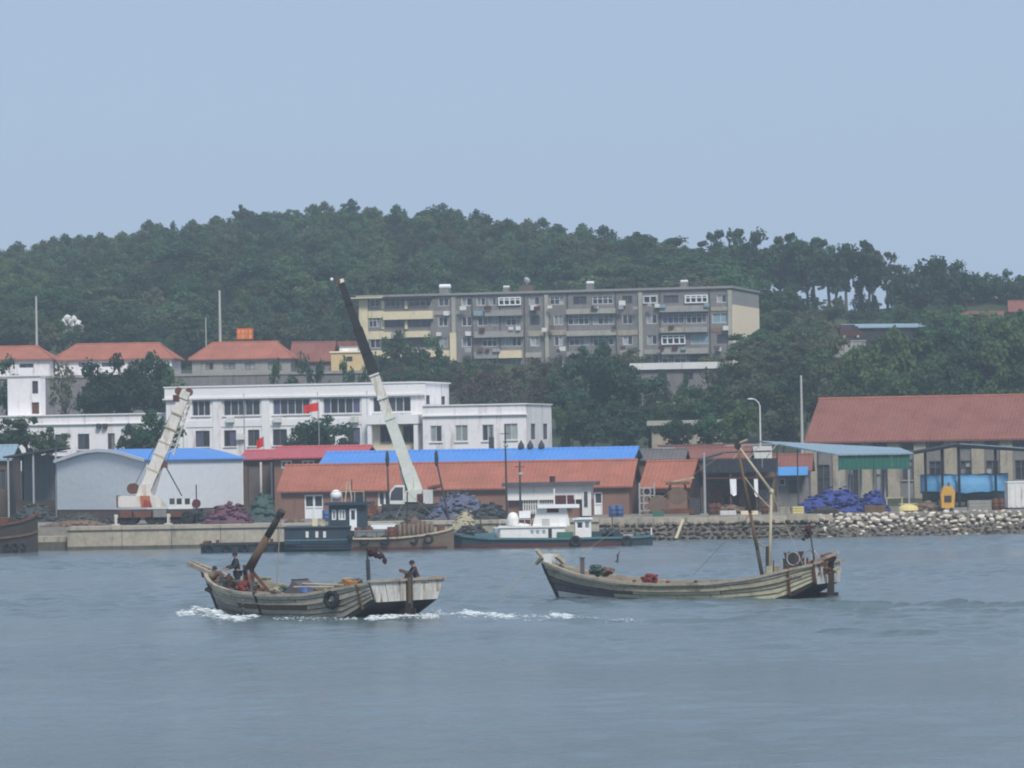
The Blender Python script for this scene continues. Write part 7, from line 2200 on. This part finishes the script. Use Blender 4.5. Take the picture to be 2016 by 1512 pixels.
# engine and wheel abaft the mast
q = B.P(1566, 1120)
en = MB().bx(q.x-.45, q.x+.45, -.5, .4, .9, 1.75).bx(q.x-.3, q.x+.25, -.35, .3, 1.75, 2.05).build('engine', MT['darkmetal'], B.t)
MB().torus((q.x-.75, .1, 1.75), .36, .035, 'y').build('flywheel', MT['greysteel'], B.t)
MB().tube((q.x+.35, 0, 1.6), (q.x+.5, 0, 2.0), .07).build('exhaust', MT['rust'], B.t)
MB().bx(B.P(1520, 1130).x-.25, B.P(1520, 1130).x+.1, -.3, .5, .8, 1.4).build('winch_box', MT['woodgreen'], B.t)
MB().beam((q.x-.3, .3, 1.3), (q.x-2.2, .4, 2.0), .14, .14).build('brace_rail', MT['woodrail'], B.t)
MB().beam((q.x-.7, 1.3, 1.2), (q.x-2.0, 1.4, 1.6), .12, .16).build('wash_board', MT['rust'], B.t)
for i, (px, py) in enumerate(((1620, 1104), (1636, 1100), (1655, 1104))):
    p = B.P(px, py, .5-i*.5); MB().tube((p.x, p.y, 1.4), p, .04).build('stanchion', MT['greysteel'], B.t)
# dan flag mast at the stern
p0, p1 = B.P(1606, 1106, .3), B.P(1594, 1042, .3)
MB().tube((p0.x, .3, 1.2), p1, .045, .035).build('stern_mast', MT['darkmetal'], B.t)
MB().ico(p1+Vector((.05, 0, -.05)), (.16, .12, .24), 2, .25, 8).ico(p1+Vector((.12, 0, -.3)), (.12, .1, .14), 2, .25, 9).build('furled_flag', MT['flagdark'], B.t, smooth=True)
MB().beam(p1+Vector((-.35, 0, .12)), p1+Vector((.1, 0, .1)), .04, .05).build('mast_crossbar', MT['woodgap'], B.t)
MB().ico(p1+Vector((.3, 0, -.45)), (.1, .08, .07), 2).tube(p1+Vector((.05, 0, -.2)), p1+Vector((.3, 0, -.42)), .015).build('dan_float', MT['rubber'], B.t)
# stern clutter and more rigging
MB().tube(mt_, (.6, 1.5, 1.4), .014).build('backstay', MT['rope'], B.t)
MB().tube(mt_, (.6, -1.5, 1.4), .014).build('backstay', MT['rope'], B.t)
MB().tube(pk, (12.6, 0, 1.6), .012).build('forestay', MT['rope'], B.t)
for i, (x, y, h_) in enumerate(((.5, 1.6, .45), (1.0, 1.7, .6), (1.6, 1.7, .4), (.4, -1.4, .55), (1.2, -1.6, .5), (2.0, 1.65, .35))):
    MB().tube((x, y, 1.1), (x+rng.uniform(-.15, .15), y, 1.35+h_), .045, .035, 6).build('stanchion', MT['rust' if i % 2 else 'woodgrey'], B.t)
MB().torus((1.3, .9, 1.75), .3, .03, 'y').build('hoop', MT['greysteel'], B.t)
MB().torus((.7, -.4, 1.8), .26, .03, 'x').build('hoop', MT['greysteel'], B.t)
soft('rope_pile', 'dark tangle of gear round the engine of the empty boat', 'gear', B, 1578, 1118, .5, (.6, .5, .5), 'netdark', 8, 75)
soft('rope_pile', 'rusty tangle of gear at the stern of the empty boat', 'gear', B, 1612, 1110, .6, (.55, .5, .35), 'rust', 7, 77)
soft('net_bundle', 'pale net bundle beside the rudder of the empty boat', 'fishing net', B, 1636, 1110, -.4, (.4, .5, .35), 'netpale', 6, 79)
soft('rope_pile', 'black bundle of hoses piled over the engine of the empty boat', 'gear', B, 1566, 1108, .2, (.5, .45, .4), 'rubber', 7, 120)
soft('rope_pile', 'brown gear heaped on the quarter rail of the empty boat', 'gear', B, 1596, 1120, 1.2, (.5, .4, .3), 'woodbrown', 7, 122)
# cargo on its foredeck
soft('net_bundle', 'small green net bundle on the foredeck of the empty boat', 'fishing net', B, 1180, 1113, .4, (.5, .5, .42), 'netgreen', 6, 60)
soft('rope_pile', 'brown coil heap on the foredeck edge of the empty boat', 'rope', B, 1197, 1120, .8, (.45, .4, .25), 'woodbrown', 5, 65)
soft('cloth_bundle', 'red cloth bundle on the gunwale of the empty boat', 'cloth', B, 1276, 1133, 1.0, (.42, .35, .35), 'tarpred', 6, 70)
# marker stake in the water beyond the boat
p = on_z(1214, 1106, 0)
t = thing('marker_stake', 'short dark stake float standing in the water beyond the empty boat', 'marker', (p.x, p.y, -.15))
MB().tube((0, 0, -.6), (.08, 0, .62), .05, .06).build('stake', MT['woodgap'], t)
MB().beam((.08, 0, .62), (.25, 0, .76), .05, .05).build('hook', MT['woodgap'], t)
MB().ico((0, 0, .12), (.14, .14, .1), 2).build('float', MT['rubber'], t)

# ================================================================== moored boats along the quay
def hull_mesh(st, zb=-.6, flare=.8, nv=4):
    """Closed hull from stations (x, half beam, sheer z); returns the side/bottom surface between x0 and x1."""
    m = MB(); cols = 2*(nv+1)
    vv = []
    for x, b, zs in st:
        for j in range(nv+1):
            v = j/nv; vv.append((x, -b*(flare+(1-flare)*(1-v)**.7), zs*(1-v)+zb*v))
        for j in range(nv, -1, -1):
            v = j/nv; vv.append((x, b*(flare+(1-flare)*(1-v)**.7), zs*(1-v)+zb*v))
    n = len(st)
    m.add(vv, [(i*cols+j, i*cols+j+1, (i+1)*cols+j+1, (i+1)*cols+j) for i in range(n-1) for j in range(cols-1)] + [tuple(range(cols)), tuple(range((n-1)*cols, n*cols))])
    # deck
    m.add([p for x, b, zs in st for p in ((x, -b, zs-.12), (x, b, zs-.12))], [(2*i, 2*i+1, 2*i+3, 2*i+2) for i in range(n-1)])
    return m
def LX(D, o):
    return lambda px, py, dy=0.0: Vector((at(px, py, D+dy).x-o.x, dy, at(px, py, D+dy).z-o.z))
def rail(mb_pts, m_, parent, name='bulwark_rail', w_=.16, h=.12):
    m = MB()
    for a_, b_ in zip(mb_pts[:-1], mb_pts[1:]): m.beam(a_, b_, w_, h)
    return m.build(name, MT[m_], parent)
# --- dark pontoon
D = 299
o = at(400, 1088, D); o.z = 0
pn = thing('pontoon', 'low dark pontoon barge lying astern of the blue cargo boat', 'barge', (o.x, D, 0))
l = LX(D, o)
x1, zt = l(566, 1080).x, l(480, 1069).z
hull_mesh([(0, 2.2, zt), (.5, 2.5, zt), (x1-.5, 2.5, zt), (x1, 2.5, zt)], -.5, .94).build('hull', MT['hullblue'], pn)
rail([Vector((-.05, -2.5, zt)), Vector((x1*.5, -2.5, zt)), Vector((x1, -2.5, zt))], 'woodgap', pn, 'edge_rail')
for i in range(5): MB().torus((.6+i*1.25, -2.58, zt-.32), .26, .1, 'y', 14, 6).build('tyre', MT['rubber'], pn, smooth=True)
MB().bx(.1, .5, -1.6, 1.6, zt-.1, zt+.18).build('end_fender', MT['rust'], pn)
for x in (1.2, x1-1): MB().tube((x, -2.1, zt-.1), (x, -2.1, zt+.3), .12).build('bollard', MT['rust'], pn)
# --- blue and tan cargo boat, bow to the right
D = 297
o = at(560, 1088, D); o.z = 0
cb = thing('cargo_boat', 'cargo boat with dark blue stern house and rusty tan bow', 'cargo boat', (o.x, D, 0))
l = LX(D, o)
ends = [(562, 1.9, 1066), (600, 2.5, 1066), (650, 2.75, 1066), (694, 2.8, 1066)]
st = [(l(px, y).x, b, l(px, y).z) for px, b, y in ends]
hull_mesh(st, -.6, .82).build('hull_stern', MT['hullteal'], cb)
bow = [(694, 2.8, 1060), (740, 2.8, 1060), (790, 2.6, 1058), (830, 2.1, 1054), (860, 1.3, 1049), (880, .6, 1045), (893, .08, 1040)]
sb = [(l(px, y).x, b, l(px, y).z) for px, b, y in bow]
hull_mesh([(x+.01, b, z) for x, b, z in sb], -.6, .75).build('hull_bow', MT['hulltan'], cb)
rail([Vector((x, -b-.03, z+.04)) for x, b, z in sb], 'woodpale', cb)
rail([Vector((x, b+.03, z+.04)) for x, b, z in sb], 'woodpale', cb)
for k, (zz, nm) in enumerate(((.35, 'rubbing_strake'), (.62, 'rubbing_strake'))):
    rail([Vector((x, -b*.985-.05, z*zz)) for x, b, z in st], 'hullblue', cb, nm, .1, .1)
rail([Vector((x, -b*.9-.03, .1)) for x, b, z in sb[:-1]], 'maroon', cb, 'boot_top', .08, .22)
zr = l(620, 1038).z; zd = l(620, 1066).z
MB().bx(l(563, 1050).x, l(692, 1050).x, -2.4, 2.3, zd-.13, zr).build('deckhouse', MT['hullblue'], cb)
MB().bx(l(561, 1050).x, l(694, 1050).x, -2.55, 2.45, zr+.002, zr+.1).build('deckhouse_roof', MT['hullteal'], cb)
MB().bx(l(563, 1050).x+.05, l(692, 1050).x-.05, -2.44, -2.402, zd+.1, zd+.2).build('trim_band', MT['tealpaint'], cb)
for px in (608, 627, 642):
    q = l(px, 1051); MB().bx(q.x-.1, q.x+.1, -2.44, -2.403, q.z-.22, q.z+.22).build('white_mark', MT['offwhite'], cb)
# things on deckhouse roof
for px0, px1, y0, mt_ in ((616, 627, 1021, 'cream'), (633, 642, 1022, 'cream'), (645, 652, 1026, 'offwhite')):
    a_, b_ = l(px0, y0), l(px1, y0); MB().bx(a_.x, b_.x, -1.0, -.3, zr+.1, a_.z).build('locker', MT[mt_], cb)
a_, b_ = l(650, 1040), l(722, 993)
wz0 = zr+.102
wh = MB(); hx0, hx1 = a_.x, b_.x
wins = []
for px0, px1 in ((655, 664), (668, 682), (700, 707)):
    wins.append((l(px0, 1010).x, l(px1, 1010).x, l(px0, 1023).z, l(px0, 1003).z))
dr_ = (l(690, 1020).x, l(704, 1020).x, l(690, 1044).z, l(690, 1001).z)
skin(wh, F_front(-1.6), hx0, hx1, 1.0, b_.z, [wins[0], wins[1]], .12)
wh.quad((hx0, -1.6, 1), (hx0, 1.6, 1), (hx0, 1.6, b_.z), (hx0, -1.6, b_.z)); wh.quad((hx1, -1.6, 1), (hx1, 1.6, 1), (hx1, 1.6, b_.z), (hx1, -1.6, b_.z)); wh.quad((hx0, 1.6, 1), (hx1, 1.6, 1), (hx1, 1.6, b_.z), (hx0, 1.6, b_.z)); wh.quad((hx0, -1.6, b_.z), (hx1, -1.6, b_.z), (hx1, 1.6, b_.z), (hx0, 1.6, b_.z))
w_ = wh.build('wheelhouse', MT['hullblue'], cb)
for r in wins[:2]: window(w_, F_front(-1.6), r, nx=2 if r[1]-r[0] > .4 else 1, fm='framewhite', gm='curtain', ft=.08, d=.12)
MB().bx(dr_[0], dr_[1], -1.66, -1.603, dr_[2], dr_[3]).build('door', MT['framewhite'], w_)
MB().bx(dr_[0]+.12, dr_[1]-.12, -1.69, -1.663, dr_[3]-.75, dr_[3]-.12).build('door_pane', MT['glass'], w_)
MB().bx(hx0-.3, hx1+.35, -2.0, 2.0, b_.z+.002, b_.z+.2).build('wheelhouse_roof', MT['hullblue'], cb)
zz = b_.z+.2
MB().ico((l(662, 975).x, -.6, zz+.5), (.42, .42, .4), 2).build('radar_dome', MT['framewhite'], cb, smooth=True)
for dx in (-.25, .25): MB().beam((l(686, 970).x+dx, 0, zz), (l(686, 970).x+dx*.3, 0, l(686, 948).z), .09, .09).build('mast_leg', MT['woodpale'], cb)
MB().tube((l(692, 940).x, .1, zz), (l(692, 940).x, .1, l(692, 943).z), .04).build('antenna', MT['rust'], cb)
for px in (655, 675, 700, 718): MB().tube((l(px, 980).x, -1.8, zz), (l(px, 980).x, -1.8, zz+.75), .03).build('rail_post', MT['woodpale'], cb)
MB().beam((l(655, 980).x, -1.8, zz+.75), (l(718, 980).x, -1.8, zz+.75), .05, .05).build('handrail', MT['woodpale'], cb)
MB().bx(l(695, 983).x, l(722, 983).x, -1.7, -1.0, zz+.01, zz+.42).build('roof_locker', MT['hullblue'], cb)
MB().ico((l(692, 1055).x, -2.95, l(692, 1055).z), (.22, .14, .3), 2).build('fender', MT['rubber'], cb)
a_ = l(700, 1048)
MB().bx(a_.x, l(760, 1048).x, -2.3, 2.3, 1.0, l(720, 1043).z).build('hatch_coaming', MT['shed'], cb)
q = l(755, 1034)
t = thing('skiff', 'small white skiff laid across the hatch of the cargo boat', 'skiff', (o.x+q.x, D-1.2, l(755, 1041).z))
MB().prism([(-.8, .02), (.7, .0), (.95, .36), (-.85, .36)], -.35, .35).build('hull', MT['framewhite'], t)
MB().bx(-.82, .9, -.38, .38, .362, .4).build('gunwale', MT['offwhite'], t)
# ribbed tan hose coils on the foredeck
q0, q1 = l(788, 1048), l(850, 1040)
t = thing('hose_coils', 'row of ribbed tan hose coils stacked on the foredeck of the cargo boat', 'hose', (o.x+(q0.x+q1.x)/2, D-.6, q0.z-.5))
Lh = (q1.x-q0.x)/2
for i in range(8):
    s = i/7*2-1; rr_ = .62+.12*math.sin(i*1.7)
    MB().torus((s*Lh, 0, .5+.05*s), rr_*.8, .16, 'x', 16, 7).build('coil', MT['netbrown' if i % 3 else 'hulltan'], t, smooth=True)
MB().bx(-Lh-.3, -Lh-.05, -.5, .5, .1, .8).build('end_drum', MT['rust'], t)
heap('net_heap', 'grey brown nets draped over the hatch behind the hose coils', 'fishing net', 770, 850, 1010, D+1.4, 2.2, MT['netbrown'], 40, 31, zb=q0.z-.45, blob=(.15, .35))
heap('net_heap', 'straw coloured net heap on the bow of the cargo boat', 'fishing net', 886, 940, 997, 303, 2.0, MT['netpale'], 34, 32, zb=.9, blob=(.15, .34))
heap('net_heap', 'dark tangled net heap between the cargo boat and the white launch', 'fishing net', 884, 968, 1027, 299.5, 2.2, MT['netdark'], 60, 33, zb=.5, blob=(.16, .4))
for px, yy in ((706, -1.5), (716, -1.2), (728, -1.6), (772, -1.7), (868, -.5)):
    drum(o.x+l(px, 1045).x, D+yy, l(740, 1060).z-.05, 'rusty drum on the deck of the cargo boat', 'drums on the cargo boat', 'rust')
MB().tube((l(800, 1040).x, .3, 1.0), (l(800, 1040).x+.1, .3, l(800, 968).z), .07, .045).build('cargo_mast', MT['woodgap'], cb)
for px, yb in ((765, 1050), (884, 1044)): MB().tube((l(800, 968).x+.1, .3, l(800, 970).z), (l(px, yb).x, 0, l(px, yb).z), .015).build('mast_stay', MT['rope'], cb)
MB().tube((l(800, 1020).x, .3, l(800, 1025).z), (l(836, 990).x, .1, l(836, 990).z), .05, .04).build('cargo_boom', MT['woodbrown'], cb)
for px in (720, 760, 815, 845): MB().torus((l(px, 1070).x, -2.75 if px < 800 else -2.2, .75), .27, .1, 'y', 14, 6).build('tyre', MT['rubber'], cb, smooth=True)
for px in (704, 724, 744, 764, 784):
    MB().tube((l(px, 1060).x, -2.75, l(px, 1060).z), (l(px, 1060).x, -2.75, l(px, 1046).z), .03).build('rail_post', MT['rust'], cb)
MB().tube((l(704, 1046).x, -2.75, l(704, 1046).z), (l(784, 1046).x, -2.75, l(784, 1046).z), .025).build('guard_rail', MT['rust'], cb)
# --- teal work boat with white superstructure
D = 299
o = at(884, 1078, D); o.z = 0
wb = thing('work_boat', 'long low teal work boat with a white cabin superstructure', 'work boat', (o.x, D, 0))
l = LX(D, o)
ss = [(884, .5, 1048), (910, 1.6, 1055), (960, 2.3, 1060), (1040, 2.6, 1060), (1120, 2.6, 1060), (1180, 2.5, 1058), (1230, 2.2, 1058), (1262, 1.6, 1057), (1284, .9, 1055)]
st = [(l(px, y).x, b, l(px, y).z) for px, b, y in ss]
hull_mesh(st, -.5, .9).build('hull', MT['hullteal'], wb)
rail([Vector((x, -b-.02, z+.03)) for x, b, z in st], 'tealpaint', wb, 'bulwark_rail', .18, .14)
rail([Vector((x, b+.02, z+.03)) for x, b, z in st], 'tealpaint', wb, 'bulwark_rail', .18, .14)
rail([Vector((x, -b*.95-.05, .12)) for x, b, z in st[:-2]], 'maroon', wb, 'boot_top', .1, .3)
a_ = l(935, 1058); MB().bx(a_.x, l(975, 1058).x, -1.9, 1.9, .5, l(950, 1050).z).build('fore_hatch', MT['tealpaint'], wb)
zd = st[3][2]-.12
# lower cabin with rounded fore end
c0, c1, zc = l(976, 1058).x, l(1112, 1058).x, l(1040, 1038).z
cab_w = [(l(px-4, 1048).x, l(px+4, 1048).x, l(px, 1052).z, l(px, 1043).z) for px in (1047, 1058, 1070)]
cm = MB()
skin(cm, F_front(-1.9), c0+.35, c1, zd, zc, cab_w, .1)
cm.add([(c0+.35, -1.9, zd), (c0, -1.3, zd), (c0-.1, 0, zd), (c0, 1.3, zd), (c0+.35, 1.9, zd), (c0+.35, -1.9, zc), (c0-.05, -1.3, zc), (c0-.2, 0, zc), (c0-.05, 1.3, zc), (c0+.35, 1.9, zc)], [(0, 1, 6, 5), (1, 2, 7, 6), (2, 3, 8, 7), (3, 4, 9, 8)])
cm.quad((c0+.35, 1.9, zd), (c1, 1.9, zd), (c1, 1.9, zc), (c0+.35, 1.9, zc)); cm.quad((c1, -1.9, zd), (c1, 1.9, zd), (c1, 1.9, zc), (c1, -1.9, zc))
cm.add([(c0+.35, -1.9, zc), (c1, -1.9, zc), (c1, 1.9, zc), (c0+.35, 1.9, zc), (c0-.05, 1.3, zc), (c0-.2, 0, zc), (c0-.05, -1.3, zc)], [(0, 1, 2, 3, 4, 5, 6)])
ca = cm.build('cabin', MT['yachtwhite'], wb)
for r in cab_w: window(ca, F_front(-1.9), r, nx=1, fm='framewhite', gm='glassblue', ft=.05, d=.1)
r = (l(1079, 1045).x, l(1086, 1045).x, zd+.05, l(1080, 1040).z); MB().bx(r[0], r[1], -1.93, -1.903, r[2], r[3]).build('doorway', MT['dark'], ca)
MB().bx(c0+.2, c1+.1, -2.0, 2.0, zc+.002, zc+.09).build('cabin_roof', MT['yachtwhite'], wb)
g0, g1 = l(1096, 1058), l(1128, 1046); MB().bx(g0.x, g1.x, -2.0, -1.91, zd+.01, g1.z).build('green_dodger', MT['greenpaint'], wb)
u0, u1, zu = l(1048, 1030).x, l(1118, 1030).x, l(1080, 1000).z
mu = MB().prism([(u0, zc+.095), (u1+.15, zc+.095), (u1-.1, zu), (u0+.35, zu)], -1.5, 1.5).build('upper_cabin', MT['yachtwhite'], wb)
q = l(1088, 1004); MB().bx(q.x-.42, q.x+.42, -1.54, -1.503, q.z-.16, q.z+.14).build('upper_window', MT['maroon'], mu)
q = l(1108, 1028); MB().bx(q.x-.3, q.x+.25, -1.54, -1.503, q.z-.3, q.z+.3).build('side_window', MT['framewhite'], mu)
q = l(1075, 1026); MB().bx(q.x-.3, q.x+.25, -1.54, -1.503, q.z-.25, q.z+.2).build('side_window', MT['frame'], mu)
MB().bx(l(1058, 996).x, l(1140, 996).x, -1.9, 1.9, zu+.002, zu+.22).build('canopy', MT['framewhite'], wb)
for px in (1060, 1090, 1115, 1132):
    q = l(px, 985); MB().tube((q.x, -1.4, zu+.22), (q.x, -1.4, zu+.95), .03).build('rail_post', MT['offwhite'], wb)
q = l(1091, 975); MB().tube((q.x, 0, zu+.22), (q.x, 0, l(1091, 962).z), .05).build('flag_mast', MT['offwhite'], wb)
a_, b_ = l(1132, 1056), l(1163, 1022)
wh2 = MB(); ww = (l(1150, 1040).x, l(1160, 1040).x, l(1150, 1040).z, l(1150, 1026).z); wv_ = (l(1135, 1040).x, l(1147, 1040).x, l(1140, 1040).z, l(1140, 1027).z)
skin(wh2, F_front(-1.5), a_.x, b_.x, zd, b_.z, [ww, wv_], .1)
wh2.quad((a_.x, -1.5, zd), (a_.x, 1.5, zd), (a_.x, 1.5, b_.z), (a_.x, -1.5, b_.z)); wh2.quad((b_.x, -1.5, zd), (b_.x, 1.5, zd), (b_.x, 1.5, b_.z), (b_.x, -1.5, b_.z)); wh2.quad((a_.x, 1.5, zd), (b_.x, 1.5, zd), (b_.x, 1.5, b_.z), (a_.x, 1.5, b_.z)); wh2.quad((a_.x, -1.5, b_.z), (b_.x, -1.5, b_.z), (b_.x, 1.5, b_.z), (a_.x, 1.5, b_.z))
wo = wh2.build('wheelhouse', MT['yachtwhite'], wb)
window(wo, F_front(-1.5), ww, nx=1, fm='framewhite', gm='curtain', ft=.05, d=.1); window(wo, F_front(-1.5), wv_, nx=1, fm='framewhite', gm='glass', ft=.05, d=.1)
MB().bx(a_.x-.2, b_.x+.1, -1.65, 1.65, b_.z+.002, b_.z+.1).build('wheelhouse_roof', MT['framewhite'], wb)
q = l(1010, 1036); qt = l(1010, 1008)
MB().lathe((q.x, -.8, zc+.09), [(.35, 0), (.42, .15), (.42, qt.z-zc-.5), (.3, qt.z-zc-.2), (.1, qt.z-zc-.09)], 14).build('life_raft_drum', MT['yachtwhite'], wb, smooth=True)
a_, b_ = l(1022, 1020), l(1044, 1006); MB().bx(a_.x, b_.x, -.9, .5, a_.z, b_.z).build('white_locker', MT['framewhite'], wb)
MB().bx(a_.x+.05, u0-.02, -.85, .45, zc+.092, a_.z-.003).build('red_locker', MT['maroon'], wb)
MB().lathe((l(1025, 1035).x, -1.2, zc+.09), [(.75, 0), (.7, .12), (.4, .2), (.05, .24)], 14).build('vent_cowl', MT['yachtwhite'], wb, smooth=True)
for px, top in ((945, 985), (1205, 1000), (1250, 1030)):
    q = l(px, top); MB().tube((q.x, 0, zd), q, .05, .035).build('signal_mast', MT['darkmetal'], wb)
for px in range(985, 1046, 12):
    q = l(px, 1038); MB().tube((q.x, -1.85, zc+.09), (q.x, -1.85, zc+.6), .02).build('rail_post', MT['offwhite'], wb)
MB().tube((l(985, 1038).x, -1.85, zc+.6), (l(1045, 1038).x, -1.85, zc+.6), .02).build('handrail', MT['offwhite'], wb)
# after deck clutter
for px, y0, w2, mt_ in ((1180, 1046, 1.2, 'hullteal'), (1205, 1043, .9, 'hullblue'), (1195, 1050, .8, 'tealpaint'), (1236, 1052, .7, 'greysteel')):
    q = l(px, y0); MB().bx(q.x-w2/2, q.x+w2/2, -1.4, .6, zd, q.z).build('deck_box', MT[mt_], wb)
MB().prism([(l(1165, 1055).x, zd), (l(1225, 1055).x, zd), (l(1218, 1040).x, l(1218, 1042).z), (l(1200, 1040).x, l(1200, 1040).z)], -.5, 1.0).build('stowed_net', MT['netdark'], wb)
for px in (1132, 1232): MB().torus((l(px, 1062).x, -2.75, l(px, 1064).z), .3, .12, 'y', 14, 7).build('tyre', MT['rubber'], wb, smooth=True)
MB().tube((l(1282, 1050).x, -.3, zd), (l(1282, 1050).x, -.3, zd+.75), .06).build('stern_post', MT['offwhite'], wb)
# --- rusty boat cut by the left edge, lying at the landing
D = 309
o = at(-60, 1085, D); o.z = 0
rb_ = thing('rusty_boat', 'rust brown wooden boat moored at the landing step beside the quay', 'boat', (o.x, D, 0))
l = LX(D, o)
ss = [(-130, 2.2, 1032), (-40, 2.4, 1034), (10, 2.2, 1034), (45, 1.5, 1027), (64, .7, 1020), (74, .06, 1012)]
st = [(l(px, y).x, b, l(px, y).z) for px, b, y in ss]
hull_mesh(st, -.5, .8).build('hull', MT['woodgap'], rb_)
rail([Vector((x, -b-.02, z+.03)) for x, b, z in st], 'rust', rb_, 'bulwark_rail', .2, .16)
rail([Vector((x, b+.02, z+.03)) for x, b, z in st], 'rust', rb_, 'bulwark_rail', .2, .16)
rail([Vector((x, -b*.97-.04, z*.55)) for x, b, z in st], 'woodbrown', rb_, 'rubbing_strake', .12, .14)
MB().bx(l(-100, 1030).x, l(22, 1030).x, -1.6, 1.6, .9, l(0, 1019).z).build('deckhouse', MT['rust'], rb_)
MB().tube((l(68, 1010).x, 0, 1.0), (l(68, 1010).x, 0, l(68, 1006).z), .1).build('bow_bitt', MT['woodgap'], rb_)
for i in range(3): MB().torus((l(20+i*14, 1060).x, -2.0+i*.35, .45), .22, .08, 'y', 12, 6).build('tyre', MT['rubber'], rb_, smooth=True)

# ================================================================== foam of the moving boat
def foam(name, lab, segs, seed):
    rr = random.Random(seed); m = MB()
    for (px0, py0, px1, py1, n, s0, s1, hgt) in segs:
        for i in range(int(n*5)):
            k = rr.random()
            p = on_z(px0+(px1-px0)*k+rr.gauss(0, 4), py0+(py1-py0)*k+rr.gauss(0, 2.0), 0)
            s = rr.uniform(s0, s1)*(.2+.38*rr.random()**1.5)
            m.ico((p.x, p.y, hgt*rr.random()**2*.8), (s*rr.uniform(1.0, 2.6), s*rr.uniform(.7, 1.3), s*rr.uniform(.2, .4)), 1, .3, rr.randint(0, 9999))
    o_ = m.build(name, MT['foam'], smooth=True)
    tag(o_, lab, 'foam', kind='stuff')
foam('bow_wave', 'white foam of the bow wave pushed up by the moving boat',
     [(356, 1209, 400, 1206, 60, .07, .2, .1), (385, 1204, 432, 1215, 150, .08, .24, .3), (395, 1208, 470, 1221, 120, .06, .2, .12), (470, 1219, 505, 1213, 50, .05, .15, .08), (540, 1218, 700, 1219, 45, .03, .09, .04)], 1)
foam('stern_wash', 'white wash trailing from the stern of the moving boat',
     [(725, 1218, 800, 1211, 110, .05, .16, .08), (795, 1208, 815, 1199, 45, .07, .2, .35), (800, 1212, 860, 1214, 80, .05, .15, .08), (850, 1205, 915, 1213, 40, .03, .1, .04), (912, 1208, 940, 1209, 90, .06, .18, .1),
      (930, 1209, 1010, 1215, 110, .05, .16, .08), (1000, 1214, 1085, 1218, 50, .03, .1, .05), (1086, 1211, 1122, 1215, 60, .05, .15, .07), (1120, 1217, 1280, 1222, 40, .02, .07, .03)], 2)

# ================================================================== hazy air over the harbour
hz = MB().bx(-420, 420, -60, 1150, -4, 78)
hm = bpy.data.materials.new('hazy_air'); hm.use_nodes = True
hn = hm.node_tree; hn.nodes.clear()
pv_ = hn.nodes.new('ShaderNodeVolumePrincipled'); pv_.inputs['Color'].default_value = (0.74, 0.88, 1.0, 1); pv_.inputs['Density'].default_value = 0.00033; pv_.inputs['Anisotropy'].default_value = 0.0
ho = hn.nodes.new('ShaderNodeOutputMaterial'); hn.links.new(pv_.outputs[0], ho.inputs['Volume'])
tag(hz.build('haze', hm), kind='stuff')
